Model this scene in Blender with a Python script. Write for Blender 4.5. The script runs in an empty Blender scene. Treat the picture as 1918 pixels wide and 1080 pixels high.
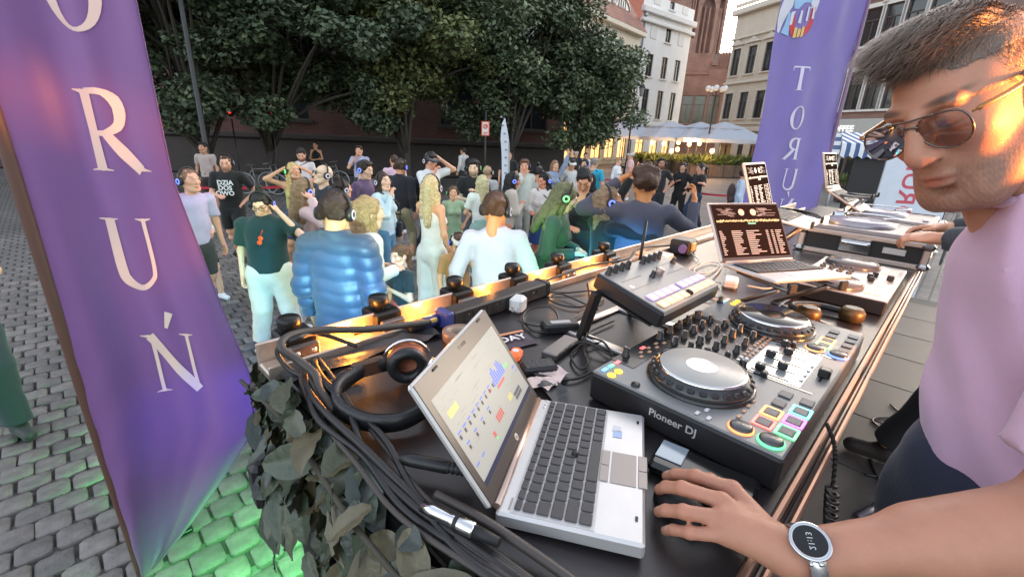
import bpy, math, random
import numpy as np
from mathutils import Matrix, Vector, Euler
random.seed(7); np.random.seed(7)
PI = math.pi
SC = bpy.context.scene
COL = SC.collection

# ------------------------------------------------------------------ camera
FPX, PITCH, ROLL, HC = 836.0, 0.3317, 0.042, 2.25
cam_data = bpy.data.cameras.new('camera')
cam_data.sensor_width = 36.0
cam_data.lens = FPX / 1918.0 * 36.0
cam_data.clip_start = 0.02
cam_data.clip_end = 2000.0
camera = bpy.data.objects.new('camera', cam_data)
COL.objects.link(camera)
camera.matrix_world = Matrix.Translation((0, 0, HC)) @ Matrix.Rotation(PI/2 - PITCH, 4, 'X') @ Matrix.Rotation(ROLL, 4, 'Z')
SC.camera = camera

# ------------------------------------------------------------------ sky, sun, exposure
SUN_EL, SUN_AZ = math.radians(9.0), math.radians(38.0)       # low dusk sun behind the church, to the right of the view
world = bpy.data.worlds.new('World'); SC.world = world
world.use_nodes = True
wn = world.node_tree
bg = wn.nodes['Background']
sky = wn.nodes.new('ShaderNodeTexSky')
sky.sky_type = 'NISHITA'; sky.sun_disc = False
sky.sun_elevation = SUN_EL; sky.sun_rotation = SUN_AZ
sky.air_density = 1.0; sky.dust_density = 3.0; sky.ozone_density = 2.0
hs = wn.nodes.new('ShaderNodeHueSaturation'); hs.inputs['Saturation'].default_value = 0.5     # thin high cloud greys the dusk sky
wmx = wn.nodes.new('ShaderNodeMix'); wmx.data_type = 'RGBA'; wmx.blend_type = 'MULTIPLY'; wmx.inputs[0].default_value = 1; wmx.inputs[7].default_value = (1.06, 1.0, 0.95, 1)
wn.links.new(sky.outputs[0], hs.inputs['Color']); wn.links.new(hs.outputs[0], wmx.inputs[6]); wn.links.new(wmx.outputs[2], bg.inputs[0])
bg.inputs[1].default_value = 0.15
sun_data = bpy.data.lights.new('sun', 'SUN')
sun_data.energy = 0.5; sun_data.angle = math.radians(14); sun_data.color = (1.0, 0.86, 0.72)
sun = bpy.data.objects.new('sun', sun_data); COL.objects.link(sun)
sd = Vector((math.sin(SUN_AZ)*math.cos(SUN_EL), math.cos(SUN_AZ)*math.cos(SUN_EL), math.sin(SUN_EL)))
sun.rotation_euler = sd.to_track_quat('Z', 'Y').to_euler()
sun.location = sd*100
SC.view_settings.view_transform = 'Standard'
SC.view_settings.look = 'None'
SC.view_settings.exposure = 2.7
SC.view_settings.gamma = 1.0
SC.view_settings.use_curve_mapping = False
SC.render.engine = 'CYCLES'
SC.cycles.use_denoising = True
SC.cycles.max_bounces = 6
SC.cycles.diffuse_bounces = 3
SC.cycles.glossy_bounces = 3
SC.cycles.transparent_max_bounces = 8
SC.cycles.sample_clamp_indirect = 4.0
SC.cycles.caustics_reflective = False
SC.cycles.caustics_refractive = False

# ------------------------------------------------------------------ placing helpers
def ray(px, py):
    x = (px-959)/FPX; y = -(py-540)/FPX
    c, s = math.cos(ROLL), math.sin(ROLL); x, y = c*x-s*y, s*x+c*y
    cp, sp = math.cos(PITCH), math.sin(PITCH)
    return Vector((x, cp+y*sp, -sp+y*cp))
def G(px, py, z=0.0):
    r = ray(px, py); k = (z-HC)/r.z
    return Vector((r.x*k, r.y*k, z))
def DP(px, py, d):
    r = ray(px, py); k = d/r.y
    return Vector((r.x*k, d, HC+r.z*k))
TA = math.radians(45.5)                       # the stage and table run along this direction
UX, UY = math.cos(TA), math.sin(TA)
def ST(s, t, z=0.0): return Vector((s*UX-t*UY, s*UY+t*UX, z))
TABLE_Z, STAGE_Z = 1.712, 0.75

# ------------------------------------------------------------------ materials
MATS = {}
def mat(name, col, rough=0.6, metal=0.0, spec=0.5, var=0.0, vscale=8.0, bump=0.0, bscale=60.0, emit=None, estr=0.0,
        alpha=1.0, trans=0.0, coat=0.0, sheen=0.0, attr=None, island=0.0, sss=0.0):
    if name in MATS: return MATS[name]
    m = bpy.data.materials.new(name); m.use_nodes = True
    nt = m.node_tree; b = nt.nodes['Principled BSDF']
    b.inputs['Base Color'].default_value = (*col, 1)
    b.inputs['Roughness'].default_value = rough
    b.inputs['Metallic'].default_value = metal
    b.inputs['Specular IOR Level'].default_value = spec
    b.inputs['Alpha'].default_value = alpha
    b.inputs['Transmission Weight'].default_value = trans
    b.inputs['Coat Weight'].default_value = coat
    b.inputs['Sheen Weight'].default_value = sheen
    if sss:
        b.inputs['Subsurface Weight'].default_value = sss
        b.inputs['Subsurface Radius'].default_value = (0.012, 0.005, 0.003)
        b.inputs['Subsurface Scale'].default_value = 0.6
    if emit:
        b.inputs['Emission Color'].default_value = (*emit, 1)
        b.inputs['Emission Strength'].default_value = estr*0.3
    src = None
    if attr:
        a = nt.nodes.new('ShaderNodeAttribute'); a.attribute_name = attr; src = a.outputs['Color']
    if var or bump:
        tc = nt.nodes.new('ShaderNodeTexCoord')
    if var:
        n = nt.nodes.new('ShaderNodeTexNoise'); n.inputs['Scale'].default_value = vscale
        n.inputs['Detail'].default_value = 5; n.inputs['Roughness'].default_value = 0.65
        nt.links.new(tc.outputs['Object'], n.inputs['Vector'])
        mr = nt.nodes.new('ShaderNodeMapRange')
        mr.inputs['From Min'].default_value = 0.25; mr.inputs['From Max'].default_value = 0.75
        mr.inputs['To Min'].default_value = 1-var; mr.inputs['To Max'].default_value = 1+var
        nt.links.new(n.outputs['Fac'], mr.inputs['Value'])
        mx = nt.nodes.new('ShaderNodeMix'); mx.data_type = 'RGBA'; mx.blend_type = 'MULTIPLY'
        mx.inputs[0].default_value = 1
        if src: nt.links.new(src, mx.inputs[6])
        else: mx.inputs[6].default_value = (*col, 1)
        nt.links.new(mr.outputs[0], mx.inputs[7]); src = mx.outputs[2]
        rr = nt.nodes.new('ShaderNodeMapRange')
        rr.inputs['To Min'].default_value = max(0.02, rough*(1-0.35*min(1, var*2))); rr.inputs['To Max'].default_value = min(1, rough*(1+0.35*min(1, var*2)))
        nt.links.new(n.outputs['Fac'], rr.inputs['Value']); nt.links.new(rr.outputs[0], b.inputs['Roughness'])
    if island:
        g = nt.nodes.new('ShaderNodeNewGeometry')
        mr = nt.nodes.new('ShaderNodeMapRange')
        mr.inputs['To Min'].default_value = 1-island; mr.inputs['To Max'].default_value = 1+island
        nt.links.new(g.outputs['Random Per Island'], mr.inputs['Value'])
        mx = nt.nodes.new('ShaderNodeMix'); mx.data_type = 'RGBA'; mx.blend_type = 'MULTIPLY'
        mx.inputs[0].default_value = 1
        if src: nt.links.new(src, mx.inputs[6])
        else: mx.inputs[6].default_value = (*col, 1)
        nt.links.new(mr.outputs[0], mx.inputs[7]); src = mx.outputs[2]
    if src: nt.links.new(src, b.inputs['Base Color'])
    if bump:
        n2 = nt.nodes.new('ShaderNodeTexNoise'); n2.inputs['Scale'].default_value = bscale
        n2.inputs['Detail'].default_value = 4
        nt.links.new(tc.outputs['Object'], n2.inputs['Vector'])
        bp = nt.nodes.new('ShaderNodeBump'); bp.inputs['Strength'].default_value = bump
        bp.inputs['Distance'].default_value = 0.01
        nt.links.new(n2.outputs['Fac'], bp.inputs['Height']); nt.links.new(bp.outputs[0], b.inputs['Normal'])
    MATS[name] = m
    return m

def brick_mat(name, c1, c2, mortar, scale=1.0, bw=0.27, bh=0.08, rough=0.85, rot=(PI/2, 0, 0), ms=0.012, axis=None):
    if name in MATS: return MATS[name]
    m = mat(name, c1, rough)
    nt = m.node_tree; b = nt.nodes['Principled BSDF']
    tc = nt.nodes.new('ShaderNodeTexCoord'); mp = nt.nodes.new('ShaderNodeMapping')
    mp.inputs['Rotation'].default_value = rot
    nt.links.new(tc.outputs['Object'], mp.inputs[0])
    br = nt.nodes.new('ShaderNodeTexBrick')
    br.inputs['Color1'].default_value = (*c1, 1); br.inputs['Color2'].default_value = (*c2, 1); br.inputs['Mortar'].default_value = (*mortar, 1)
    br.inputs['Scale'].default_value = scale; br.inputs['Mortar Size'].default_value = ms
    br.inputs['Brick Width'].default_value = bw; br.inputs['Row Height'].default_value = bh
    br.inputs['Mortar Smooth'].default_value = 0.3; br.inputs['Bias'].default_value = 0.0
    nt.links.new(mp.outputs[0], br.inputs[0])
    n = nt.nodes.new('ShaderNodeTexNoise'); n.inputs['Scale'].default_value = 0.6; n.inputs['Detail'].default_value = 6
    nt.links.new(tc.outputs['Object'], n.inputs[0])
    mr = nt.nodes.new('ShaderNodeMapRange'); mr.inputs['From Min'].default_value = 0.3; mr.inputs['From Max'].default_value = 0.7
    mr.inputs['To Min'].default_value = 0.72; mr.inputs['To Max'].default_value = 1.25
    nt.links.new(n.outputs['Fac'], mr.inputs[0])
    mx = nt.nodes.new('ShaderNodeMix'); mx.data_type = 'RGBA'; mx.blend_type = 'MULTIPLY'; mx.inputs[0].default_value = 1
    nt.links.new(br.outputs['Color'], mx.inputs[6]); nt.links.new(mr.outputs[0], mx.inputs[7])
    nt.links.new(mx.outputs[2], b.inputs['Base Color'])
    bp = nt.nodes.new('ShaderNodeBump'); bp.inputs['Strength'].default_value = 0.5; bp.inputs['Distance'].default_value = 0.02; bp.invert = True
    nt.links.new(br.outputs['Fac'], bp.inputs['Height']); nt.links.new(bp.outputs[0], b.inputs['Normal'])
    return m

# ------------------------------------------------------------------ objects
def link_mesh(name, me, mats, parent=None, loc=None, rot=None):
    o = bpy.data.objects.new(name, me); COL.objects.link(o)
    if mats is not None and not len(me.materials):
        for m in (mats if isinstance(mats, (list, tuple)) else [mats]): me.materials.append(m)
    if parent: o.parent = parent
    if loc is not None: o.location = loc
    if rot is not None: o.rotation_euler = rot
    return o
def tag(o, label=None, cat=None, group=None, kind=None):
    if label: o['label'] = label
    if cat: o['category'] = cat
    if group: o['group'] = group
    if kind: o['kind'] = kind
    return o
def thing(name, label, cat, loc=(0, 0, 0), rz=0.0, group=None, parent=None):
    o = bpy.data.objects.new(name, None); COL.objects.link(o)
    o.empty_display_size = 0.1
    o.location = loc; o.rotation_euler = (0, 0, rz)
    if parent: o.parent = parent
    return tag(o, label, cat, group)
def copy_tree(o, parent=None):
    c = o.copy(); COL.objects.link(c); c.parent = parent
    for ch in list(o.children): copy_tree(ch, c)
    return c

class MB:
    """collects shapes into one mesh"""
    def __init__(self): self.v = []; self.f = []; self.m = []; self.M = Matrix.Identity(4); self.mi = 0; self.smooth = []
    def add(self, vs, fs, smooth=False):
        n = len(self.v)
        self.v += [tuple(self.M @ Vector(p)) for p in vs]
        for f in fs:
            self.f.append(tuple(i+n for i in f)); self.m.append(self.mi); self.smooth.append(smooth)
        return self
    def box(self, c, s, ch=0.0, rot=None):
        x, y, z = s[0]/2, s[1]/2, s[2]/2
        R = Euler(rot).to_matrix() if rot else None
        if ch <= 0:
            vs = [(a*x, b*y, d*z) for d in (-1, 1) for a, b in ((-1, -1), (1, -1), (1, 1), (-1, 1))]
            fs = [(3, 2, 1, 0), (4, 5, 6, 7), (0, 1, 5, 4), (1, 2, 6, 5), (2, 3, 7, 6), (3, 0, 4, 7)]
        else:
            ch = min(ch, x*0.95, y*0.95, z*0.95)
            def ring(hx, hy, zz, k):
                return [(-hx+k, -hy, zz), (hx-k, -hy, zz), (hx, -hy+k, zz), (hx, hy-k, zz), (hx-k, hy, zz), (-hx+k, hy, zz), (-hx, hy-k, zz), (-hx, -hy+k, zz)]
            vs = ring(x-ch, y-ch, -z, ch*0.4)+ring(x, y, -z+ch, ch)+ring(x, y, z-ch, ch)+ring(x-ch, y-ch, z, ch*0.4)
            fs = [tuple(range(7, -1, -1)), tuple(range(24, 32))]
            for r in range(3):
                for i in range(8):
                    j = (i+1) % 8; fs.append((r*8+i, r*8+j, r*8+8+j, r*8+8+i))
        c = Vector(c)
        vs = [(R @ Vector(p) if R else Vector(p))+c for p in vs]
        return self.add(vs, fs)
    def cyl(self, a, b, r0, r1=None, n=12, caps=True, smooth=True):
        a = Vector(a); b = Vector(b); r1 = r0 if r1 is None else r1
        d = (b-a); L = d.length
        if L < 1e-9: return self
        q = d.to_track_quat('Z', 'Y')
        vs = []
        for p, r in ((a, r0), (b, r1)):
            for i in range(n):
                t = 2*PI*i/n; vs.append(p+q @ Vector((r*math.cos(t), r*math.sin(t), 0)))
        fs = [(i, (i+1) % n, n+(i+1) % n, n+i) for i in range(n)]
        self.add(vs, fs, smooth)
        if caps:
            k = len(self.v)-2*n
            self.f += [tuple(k+i for i in range(n-1, -1, -1)), tuple(k+n+i for i in range(n))]
            self.m += [self.mi]*2; self.smooth += [False]*2
        return self
    def tube(self, path, r, n=8, closed=False):
        P = [Vector(p) for p in path]; N = len(P)
        vs = []; up = None
        for i, p in enumerate(P):
            if closed: t = (P[(i+1) % N]-P[i-1])
            else: t = P[min(i+1, N-1)]-P[max(i-1, 0)]
            t.normalize()
            if up is None:
                up = Vector((0, 0, 1)) if abs(t.z) < 0.9 else Vector((1, 0, 0))
            x = t.cross(up); x.normalize(); up = x.cross(t); up.normalize()
            rr = r[i] if isinstance(r, (list, tuple)) else r
            for k in range(n):
                a = 2*PI*k/n; vs.append(p+x*(rr*math.cos(a))+up*(rr*math.sin(a)))
        fs = []
        for i in range(N if closed else N-1):
            j = (i+1) % N
            for k in range(n):
                l = (k+1) % n; fs.append((i*n+k, i*n+l, j*n+l, j*n+k))
        if not closed: fs += [tuple(range(n-1, -1, -1)), tuple((N-1)*n+k for k in range(n))]
        return self.add(vs, fs, True)
    def lathe(self, prof, n=24, c=(0, 0, 0), ax='Z', smooth=True):
        vs = []; c = Vector(c)
        for r, z in prof:
            for i in range(n):
                t = 2*PI*i/n; p = (r*math.cos(t), r*math.sin(t), z)
                if ax == 'Y': p = (p[0], p[2], p[1])
                if ax == 'X': p = (p[2], p[0], p[1])
                vs.append(Vector(p)+c)
        fs = []
        for k in range(len(prof)-1):
            for i in range(n):
                j = (i+1) % n; f = (k*n+i, k*n+j, k*n+n+j, k*n+n+i)
                fs.append(f if ax != 'Y' else f[::-1])
        self.add(vs, fs, smooth)
        return self
    def prism(self, poly, z0, z1):
        n = len(poly)
        vs = [(p[0], p[1], z0) for p in poly]+[(p[0], p[1], z1) for p in poly]
        fs = [tuple(range(n-1, -1, -1)), tuple(range(n, 2*n))]+[(i, (i+1) % n, n+(i+1) % n, n+i) for i in range(n)]
        return self.add(vs, fs)
    def mesh(self, name):
        me = bpy.data.meshes.new(name)
        me.from_pydata(self.v, [], self.f)
        if any(self.m): me.polygons.foreach_set('material_index', self.m)
        me.polygons.foreach_set('use_smooth', self.smooth)
        me.update()
        return me
    def build(self, name, mats, parent=None, loc=None, rot=None):
        return link_mesh(name, self.mesh(name), mats, parent, loc, rot)

def bez(pts, n=24):
    """smooth (Catmull-Rom) path through the points"""
    P = [Vector(p) for p in pts]; P = [P[0]*2-P[1]]+P+[P[-1]*2-P[-2]]
    out = []; seg = len(P)-3; per = max(2, n//seg)
    for i in range(seg):
        a, b, c, d = P[i:i+4]
        for k in range(per):
            t = k/per
            out.append(0.5*((2*b)+(c-a)*t+(2*a-5*b+4*c-d)*t*t+(3*b-a-3*c+d)*t**3))
    out.append(P[-2])
    return out

def text_mesh(txt, size, bold=0.0):
    cu = bpy.data.curves.new('lettering', 'FONT'); cu.body = txt; cu.size = size; cu.align_x = 'CENTER'; cu.align_y = 'CENTER'
    cu.offset = bold; cu.resolution_u = 3
    o = bpy.data.objects.new('lettering', cu); COL.objects.link(o)
    dg = bpy.context.evaluated_depsgraph_get()
    me = bpy.data.meshes.new_from_object(o.evaluated_get(dg))
    bpy.data.objects.remove(o); bpy.data.curves.remove(cu)
    return me
def text(name, txt, size, m, parent, M, bold=0.0):
    me = text_mesh(txt, size, bold); me.materials.clear(); me.materials.append(m)
    o = bpy.data.objects.new(name, me); COL.objects.link(o); o.parent = parent; o.matrix_local = M
    return o

# ------------------------------------------------------------------ signed-distance modelling (organic shapes)
def np3(p): return np.array(p, dtype=np.float32)
def cap(a, b, ra, rb=None, sy=1.0, fa=False, fb=False, k=None, neg=False, sx=1.0):
    return dict(t='c', a=np3(a), b=np3(b), ra=ra, rb=ra if rb is None else rb, sy=sy, sx=sx, fa=fa, fb=fb, k=k, neg=neg)
def ell(c, r, rot=None, k=None, neg=False):
    R = np.array(Euler(rot).to_matrix(), dtype=np.float32).T if rot else None
    return dict(t='e', c=np3(c), r=np3(r), R=R, k=k, neg=neg)
def sdf_mesh(prims, h, k=0.02, disp=None):
    lo = np.array([1e9]*3); hi = -lo
    for p in prims:
        if p['neg']: continue
        if p['t'] == 'c':
            R = max(p['ra'], p['rb']); pts = np.stack([p['a'], p['b']])
        else: R = float(p['r'].max()); pts = p['c'][None]
        lo = np.minimum(lo, pts.min(0)-R); hi = np.maximum(hi, pts.max(0)+R)
    mg = 0.02+2*h
    lo -= mg; hi += mg
    n = np.ceil((hi-lo)/h).astype(int)+1
    ax = [(lo[i]+h*np.arange(n[i])).astype(np.float32) for i in range(3)]
    F = np.full(n, 0.15, dtype=np.float32)
    for p in prims:
        kk = p['k'] if p['k'] is not None else k
        if p['t'] == 'c': R = max(p['ra'], p['rb']); l = np.minimum(p['a'], p['b'])-R; u = np.maximum(p['a'], p['b'])+R
        else: R = float(p['r'].max()); l = p['c']-R; u = p['c']+R
        m = kk+0.035+2*h
        i0 = np.clip(np.floor((l-m-lo)/h).astype(int), 0, n-1); i1 = np.clip(np.ceil((u+m-lo)/h).astype(int)+1, 1, n)
        if (i1 <= i0).any(): continue
        X = ax[0][i0[0]:i1[0]][:, None, None]; Y = ax[1][i0[1]:i1[1]][None, :, None]; Z = ax[2][i0[2]:i1[2]][None, None, :]
        if p['t'] == 'c':
            a, b = p['a'], p['b']; d = b-a; L2 = float(d@d)+1e-12
            x, y, z = X-a[0], Y-a[1], Z-a[2]
            tt = (x*d[0]+y*d[1]+z*d[2])/L2
            t = np.clip(tt, 0, 1)
            q = np.sqrt(((x-t*d[0])*p['sx'])**2+((y-t*d[1])*p['sy'])**2+(z-t*d[2])**2)
            D = (q-(p['ra']+t*(p['rb']-p['ra'])))/max(1.0, 0.5*(1+max(p['sy'], p['sx'])))
            L = math.sqrt(L2)
            if p['fa']: D = np.maximum(D, -tt*L)
            if p['fb']: D = np.maximum(D, (tt-1)*L)
        else:
            x, y, z = X-p['c'][0], Y-p['c'][1], Z-p['c'][2]
            if p['R'] is not None:
                R_ = p['R']; x, y, z = (R_[0, 0]*x+R_[0, 1]*y+R_[0, 2]*z, R_[1, 0]*x+R_[1, 1]*y+R_[1, 2]*z, R_[2, 0]*x+R_[2, 1]*y+R_[2, 2]*z)
            r = p['r']
            k0 = np.sqrt((x/r[0])**2+(y/r[1])**2+(z/r[2])**2); k1 = np.sqrt((x/r[0]**2)**2+(y/r[1]**2)**2+(z/r[2]**2)**2)+1e-9
            D = k0*(k0-1)/k1
        sl = tuple(slice(i0[i], i1[i]) for i in range(3)); S = F[sl]
        if p['neg']:
            D = -D; hh = np.clip(0.5-0.5*(D-S)/max(kk, 1e-5), 0, 1)*1.0
            hh = np.clip(0.5+0.5*(D-S)/max(kk, 1e-5), 0, 1)
            F[sl] = S*(1-hh)+D*hh+kk*hh*(1-hh)
        elif kk <= 0: F[sl] = np.minimum(S, D)
        else:
            hh = np.clip(0.5+0.5*(S-D)/kk, 0, 1); F[sl] = S*(1-hh)+D*hh-kk*hh*(1-hh)
    if disp is not None:
        F = F+disp(ax[0][:, None, None], ax[1][None, :, None], ax[2][None, None, :]).astype(np.float32)
    return surf_net(F, lo, h)
CORN = [(i, j, k) for i in (0, 1) for j in (0, 1) for k in (0, 1)]
def surf_net(F, lo, h):
    S = F < 0
    n = F.shape
    c = np.zeros((n[0]-1, n[1]-1, n[2]-1), dtype=np.int8)
    for i, j, k in CORN: c += S[i:n[0]-1+i, j:n[1]-1+j, k:n[2]-1+k]
    act = np.argwhere((c > 0) & (c < 8))
    if not len(act): return np.zeros((0, 3)), np.zeros((0, 4), int)
    idx = np.full(c.shape, -1, dtype=np.int64); idx[tuple(act.T)] = np.arange(len(act))
    V = {o: F[act[:, 0]+o[0], act[:, 1]+o[1], act[:, 2]+o[2]] for o in CORN}
    acc = np.zeros((len(act), 3)); cnt = np.zeros(len(act))
    for o in CORN:
        for a in range(3):
            if o[a]: continue
            o2 = list(o); o2[a] = 1; o2 = tuple(o2)
            f0, f1 = V[o], V[o2]; x = (f0 < 0) != (f1 < 0)
            t = np.where(x, f0/np.where(x, f0-f1, 1), 0)
            P = np.tile(np.array(o, float), (len(act), 1)); P[:, a] = t
            acc += P*x[:, None]; cnt += x
    verts = lo+h*(act+acc/cnt[:, None])
    faces = []
    for a in range(3):
        b, d = (a+1) % 3, (a+2) % 3
        s0 = [slice(None)]*3; s1 = [slice(None)]*3
        s0[a] = slice(0, n[a]-1); s1[a] = slice(1, n[a])
        E0, E1 = S[tuple(s0)], S[tuple(s1)]
        e = np.argwhere(E0 != E1)
        e = e[(e[:, b] > 0) & (e[:, d] > 0) & (e[:, b] < n[b]-1) & (e[:, d] < n[d]-1)]
        if not len(e): continue
        ins = E0[tuple(e.T)]
        q = []
        for ob, od in ((-1, -1), (0, -1), (0, 0), (-1, 0)):
            x = e.copy(); x[:, b] += ob; x[:, d] += od; q.append(idx[tuple(x.T)])
        q = np.stack(q, 1)
        q[~ins] = q[~ins][:, ::-1]
        faces.append(q)
    return verts, np.concatenate(faces)
def np_mesh(name, V, Q, smooth=True, col=None, mi=None):
    me = bpy.data.meshes.new(name)
    V = np.asarray(V, dtype=np.float32); Q = np.asarray(Q, dtype=np.int32)
    nv, nf, k = len(V), len(Q), Q.shape[1] if len(Q) else 4
    me.vertices.add(nv); me.vertices.foreach_set('co', V.ravel())
    me.loops.add(nf*k); me.loops.foreach_set('vertex_index', Q.ravel())
    me.polygons.add(nf); me.polygons.foreach_set('loop_start', np.arange(0, nf*k, k, dtype=np.int32))
    me.polygons.foreach_set('loop_total', np.full(nf, k, dtype=np.int32))
    if smooth: me.polygons.foreach_set('use_smooth', np.ones(nf, dtype=bool))
    if mi is not None: me.polygons.foreach_set('material_index', np.asarray(mi, dtype=np.int32))
    if col is not None:
        a = me.color_attributes.new('Col', 'FLOAT_COLOR', 'POINT')
        c = np.ones((nv, 4), dtype=np.float32); c[:, :3] = col; a.data.foreach_set('color', c.ravel())
    me.update(calc_edges=True)
    me.validate()
    return me
def wrinkle(amp, seed=0, f=(9, 14, 23), dirs=None):
    rs = np.random.RandomState(seed)
    W = [(rs.normal(size=3)*np.array([1, 1, 0.8]), fr, rs.rand()*6.28, a) for fr, a in zip(f, (1, 0.7, 0.45)) for _ in range(3)]
    def fn(X, Y, Z):
        s = 0
        for d, fr, ph, a in W:
            d = d/np.linalg.norm(d); s = s+a*np.sin(fr*(d[0]*X+d[1]*Y+d[2]*Z)+ph+1.3*np.sin(fr*0.6*(d[1]*X-d[0]*Y+d[2]*Z)+ph*2))
        return amp*s*0.35
    return fn
# ================================================================== the setting
# ------------------------------------------------------------------ ground and cobbles
SW, SH = 0.168, 0.172                           # cobble pitch along the rows (u) and across them (v)
def cobble_ground_mat():
    m = brick_mat('plaza_paving', (0.2, 0.188, 0.18), (0.145, 0.136, 0.13), (0.06, 0.055, 0.05), 1.0, SW, SH, 0.7, (0, 0, -TA), 0.018)
    return m
mb = MB(); mb.add([(-250, -250, -0.03), (250, -250, -0.03), (250, 250, -0.03), (-250, 250, -0.03)], [(0, 1, 2, 3)])
ground = tag(mb.build('ground', cobble_ground_mat()), kind='structure')
ms = [mat('cobble_%d' % i, c, 0.6, var=0.38, vscale=9, bump=0.6, bscale=55) for i, c in enumerate([(0.165, 0.152, 0.142), (0.13, 0.12, 0.114), (0.195, 0.18, 0.165), (0.15, 0.138, 0.13)])]
def cobble_shape(rs):
    hx, hy = SW/2-0.0055-rs.rand()*0.005, SH/2-0.0055-rs.rand()*0.005
    def ring(k, z, jit):
        pts = []
        for cx, cy in ((-1, -0.72), (-0.76, -1), (0.76, -1), (1, -0.72), (1, 0.72), (0.76, 1), (-0.76, 1), (-1, 0.72)):
            pts.append((cx*hx*k*(1+rs.normal()*jit), cy*hy*k*(1+rs.normal()*jit), z+rs.normal()*0.002))
        return pts
    vs = ring(1.0, -0.035, 0.02)+ring(1.0, -0.006, 0.012)+ring(0.94, 0.0, 0.012)+ring(0.45, 0.004, 0.02)
    fs = [(r*8+i, r*8+(i+1) % 8, r*8+8+(i+1) % 8, r*8+8+i) for r in range(3) for i in range(8)]+[tuple(range(24, 32))]
    return vs, fs
rs = np.random.RandomState(3)
hxs = 0
shapes = [cobble_shape(rs) for _ in range(7)]
stones = []
CAMV = Vector((0, 0, HC)); inv = camera.matrix_world.inverted()
def in_view(p, mx=1.06, my=1.08):
    q = inv @ Vector(p)
    if q.z > -0.05: return False
    x, y = q.x/-q.z*FPX/959, q.y/-q.z*FPX/540
    return abs(x) < mx and abs(y) < my
for r in range(-14, 80):
    for c in range(-90, 80):
        s = (c+(0.5 if r % 2 else 0))*SW+rs.normal()*0.004; t = r*SH+rs.normal()*0.004
        p = ST(s, t)
        d2 = p.x**2+p.y**2
        if d2 > 9.5**2: continue
        if t < 1.12 and s > 0.1: continue
        if not in_view(p): continue
        stones.append((d2, s, t, rs.randint(7), rs.randint(2), rs.randint(4), rs.normal()*0.003, rs.normal()*0.012, rs.normal()*0.012))
stones.sort()
smesh = {}
for a in range(7):
    for b in range(4):
        mb = MB(); mb.add(*shapes[a], True); me = mb.mesh('cobblestone'); me.materials.append(ms[b]); smesh[a, b] = me
for d2, s, t, a, fl, b, dz, rx, ry in stones[:300]:
    o = bpy.data.objects.new('cobblestone', smesh[a, b]); COL.objects.link(o); o.parent = ground
    o.location = ST(s, t, dz); o.rotation_euler = (rx, ry, TA+PI*fl)
V = []; Q = []; MI = []; n0 = 0; NG = []
mb = MB()
for d2, s, t, a, fl, b, dz, rx, ry in stones[300:]:
    mb.M = Matrix.Translation(ST(s, t, dz)) @ Euler((rx, ry, TA+PI*fl)).to_matrix().to_4x4(); mb.mi = b
    mb.add(*shapes[a], True)
tag(mb.build('cobblestones', ms, ground), kind='stuff')

# ------------------------------------------------------------------ stage deck with floor tiles
M_STAGE = mat('stage_body', (0.03, 0.03, 0.032), 0.7, var=0.2)
M_TILE = mat('stage_tile', (0.058, 0.045, 0.039), 0.6, var=0.22, vscale=5, bump=0.08)
mb = MB(); mb.M = Matrix.Rotation(TA, 4, 'Z')
mb.box((3.25, -1.4, STAGE_Z/2-0.006), (6.3, 5.0, STAGE_Z-0.012))
stage = tag(mb.build('stage', M_STAGE), kind='structure')
tl = MB(); tl.box((0, 0, -0.006), (0.592, 0.592, 0.012), 0.003); tl = tl.mesh('floor_tile'); tl.materials.append(M_TILE)
for i in range(10):
    for j in range(8):
        o = bpy.data.objects.new('floor_tile', tl); COL.objects.link(o); o.parent = stage
        o.location = ST(0.42+i*0.6, 0.75-j*0.6, STAGE_Z); o.rotation_euler = (0, 0, TA)

# ------------------------------------------------------------------ buildings
M_GLASS = mat('window_glass', (0.025, 0.03, 0.035), 0.06, spec=0.8)
M_WFRAME = mat('window_frame_dark', (0.09, 0.075, 0.065), 0.6)
M_WWHITE = mat('window_frame_white', (0.7, 0.7, 0.68), 0.6)
def wall_with_holes(mb, W, H, holes, y=0.0, rev=0.22):
    xs = sorted({0, W}|{h[0] for h in holes}|{h[1] for h in holes}); zs = sorted({0, H}|{h[2] for h in holes}|{h[3] for h in holes})
    for i in range(len(xs)-1):
        for j in range(len(zs)-1):
            cx, cz = (xs[i]+xs[i+1])/2, (zs[j]+zs[j+1])/2
            if any(h[0] < cx < h[1] and h[2] < cz < h[3] for h in holes): continue
            mb.add([(xs[i], y, zs[j]), (xs[i+1], y, zs[j]), (xs[i+1], y, zs[j+1]), (xs[i], y, zs[j+1])], [(0, 1, 2, 3)])
    for x0, x1, z0, z1 in [h[:4] for h in holes]:
        c = [(x0, z0), (x1, z0), (x1, z1), (x0, z1)]
        for k in range(4):
            a, b = c[k], c[(k+1) % 4]
            mb.add([(a[0], y, a[1]), (b[0], y, b[1]), (b[0], y+rev, b[1]), (a[0], y+rev, a[1])], [(3, 2, 1, 0)])
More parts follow.
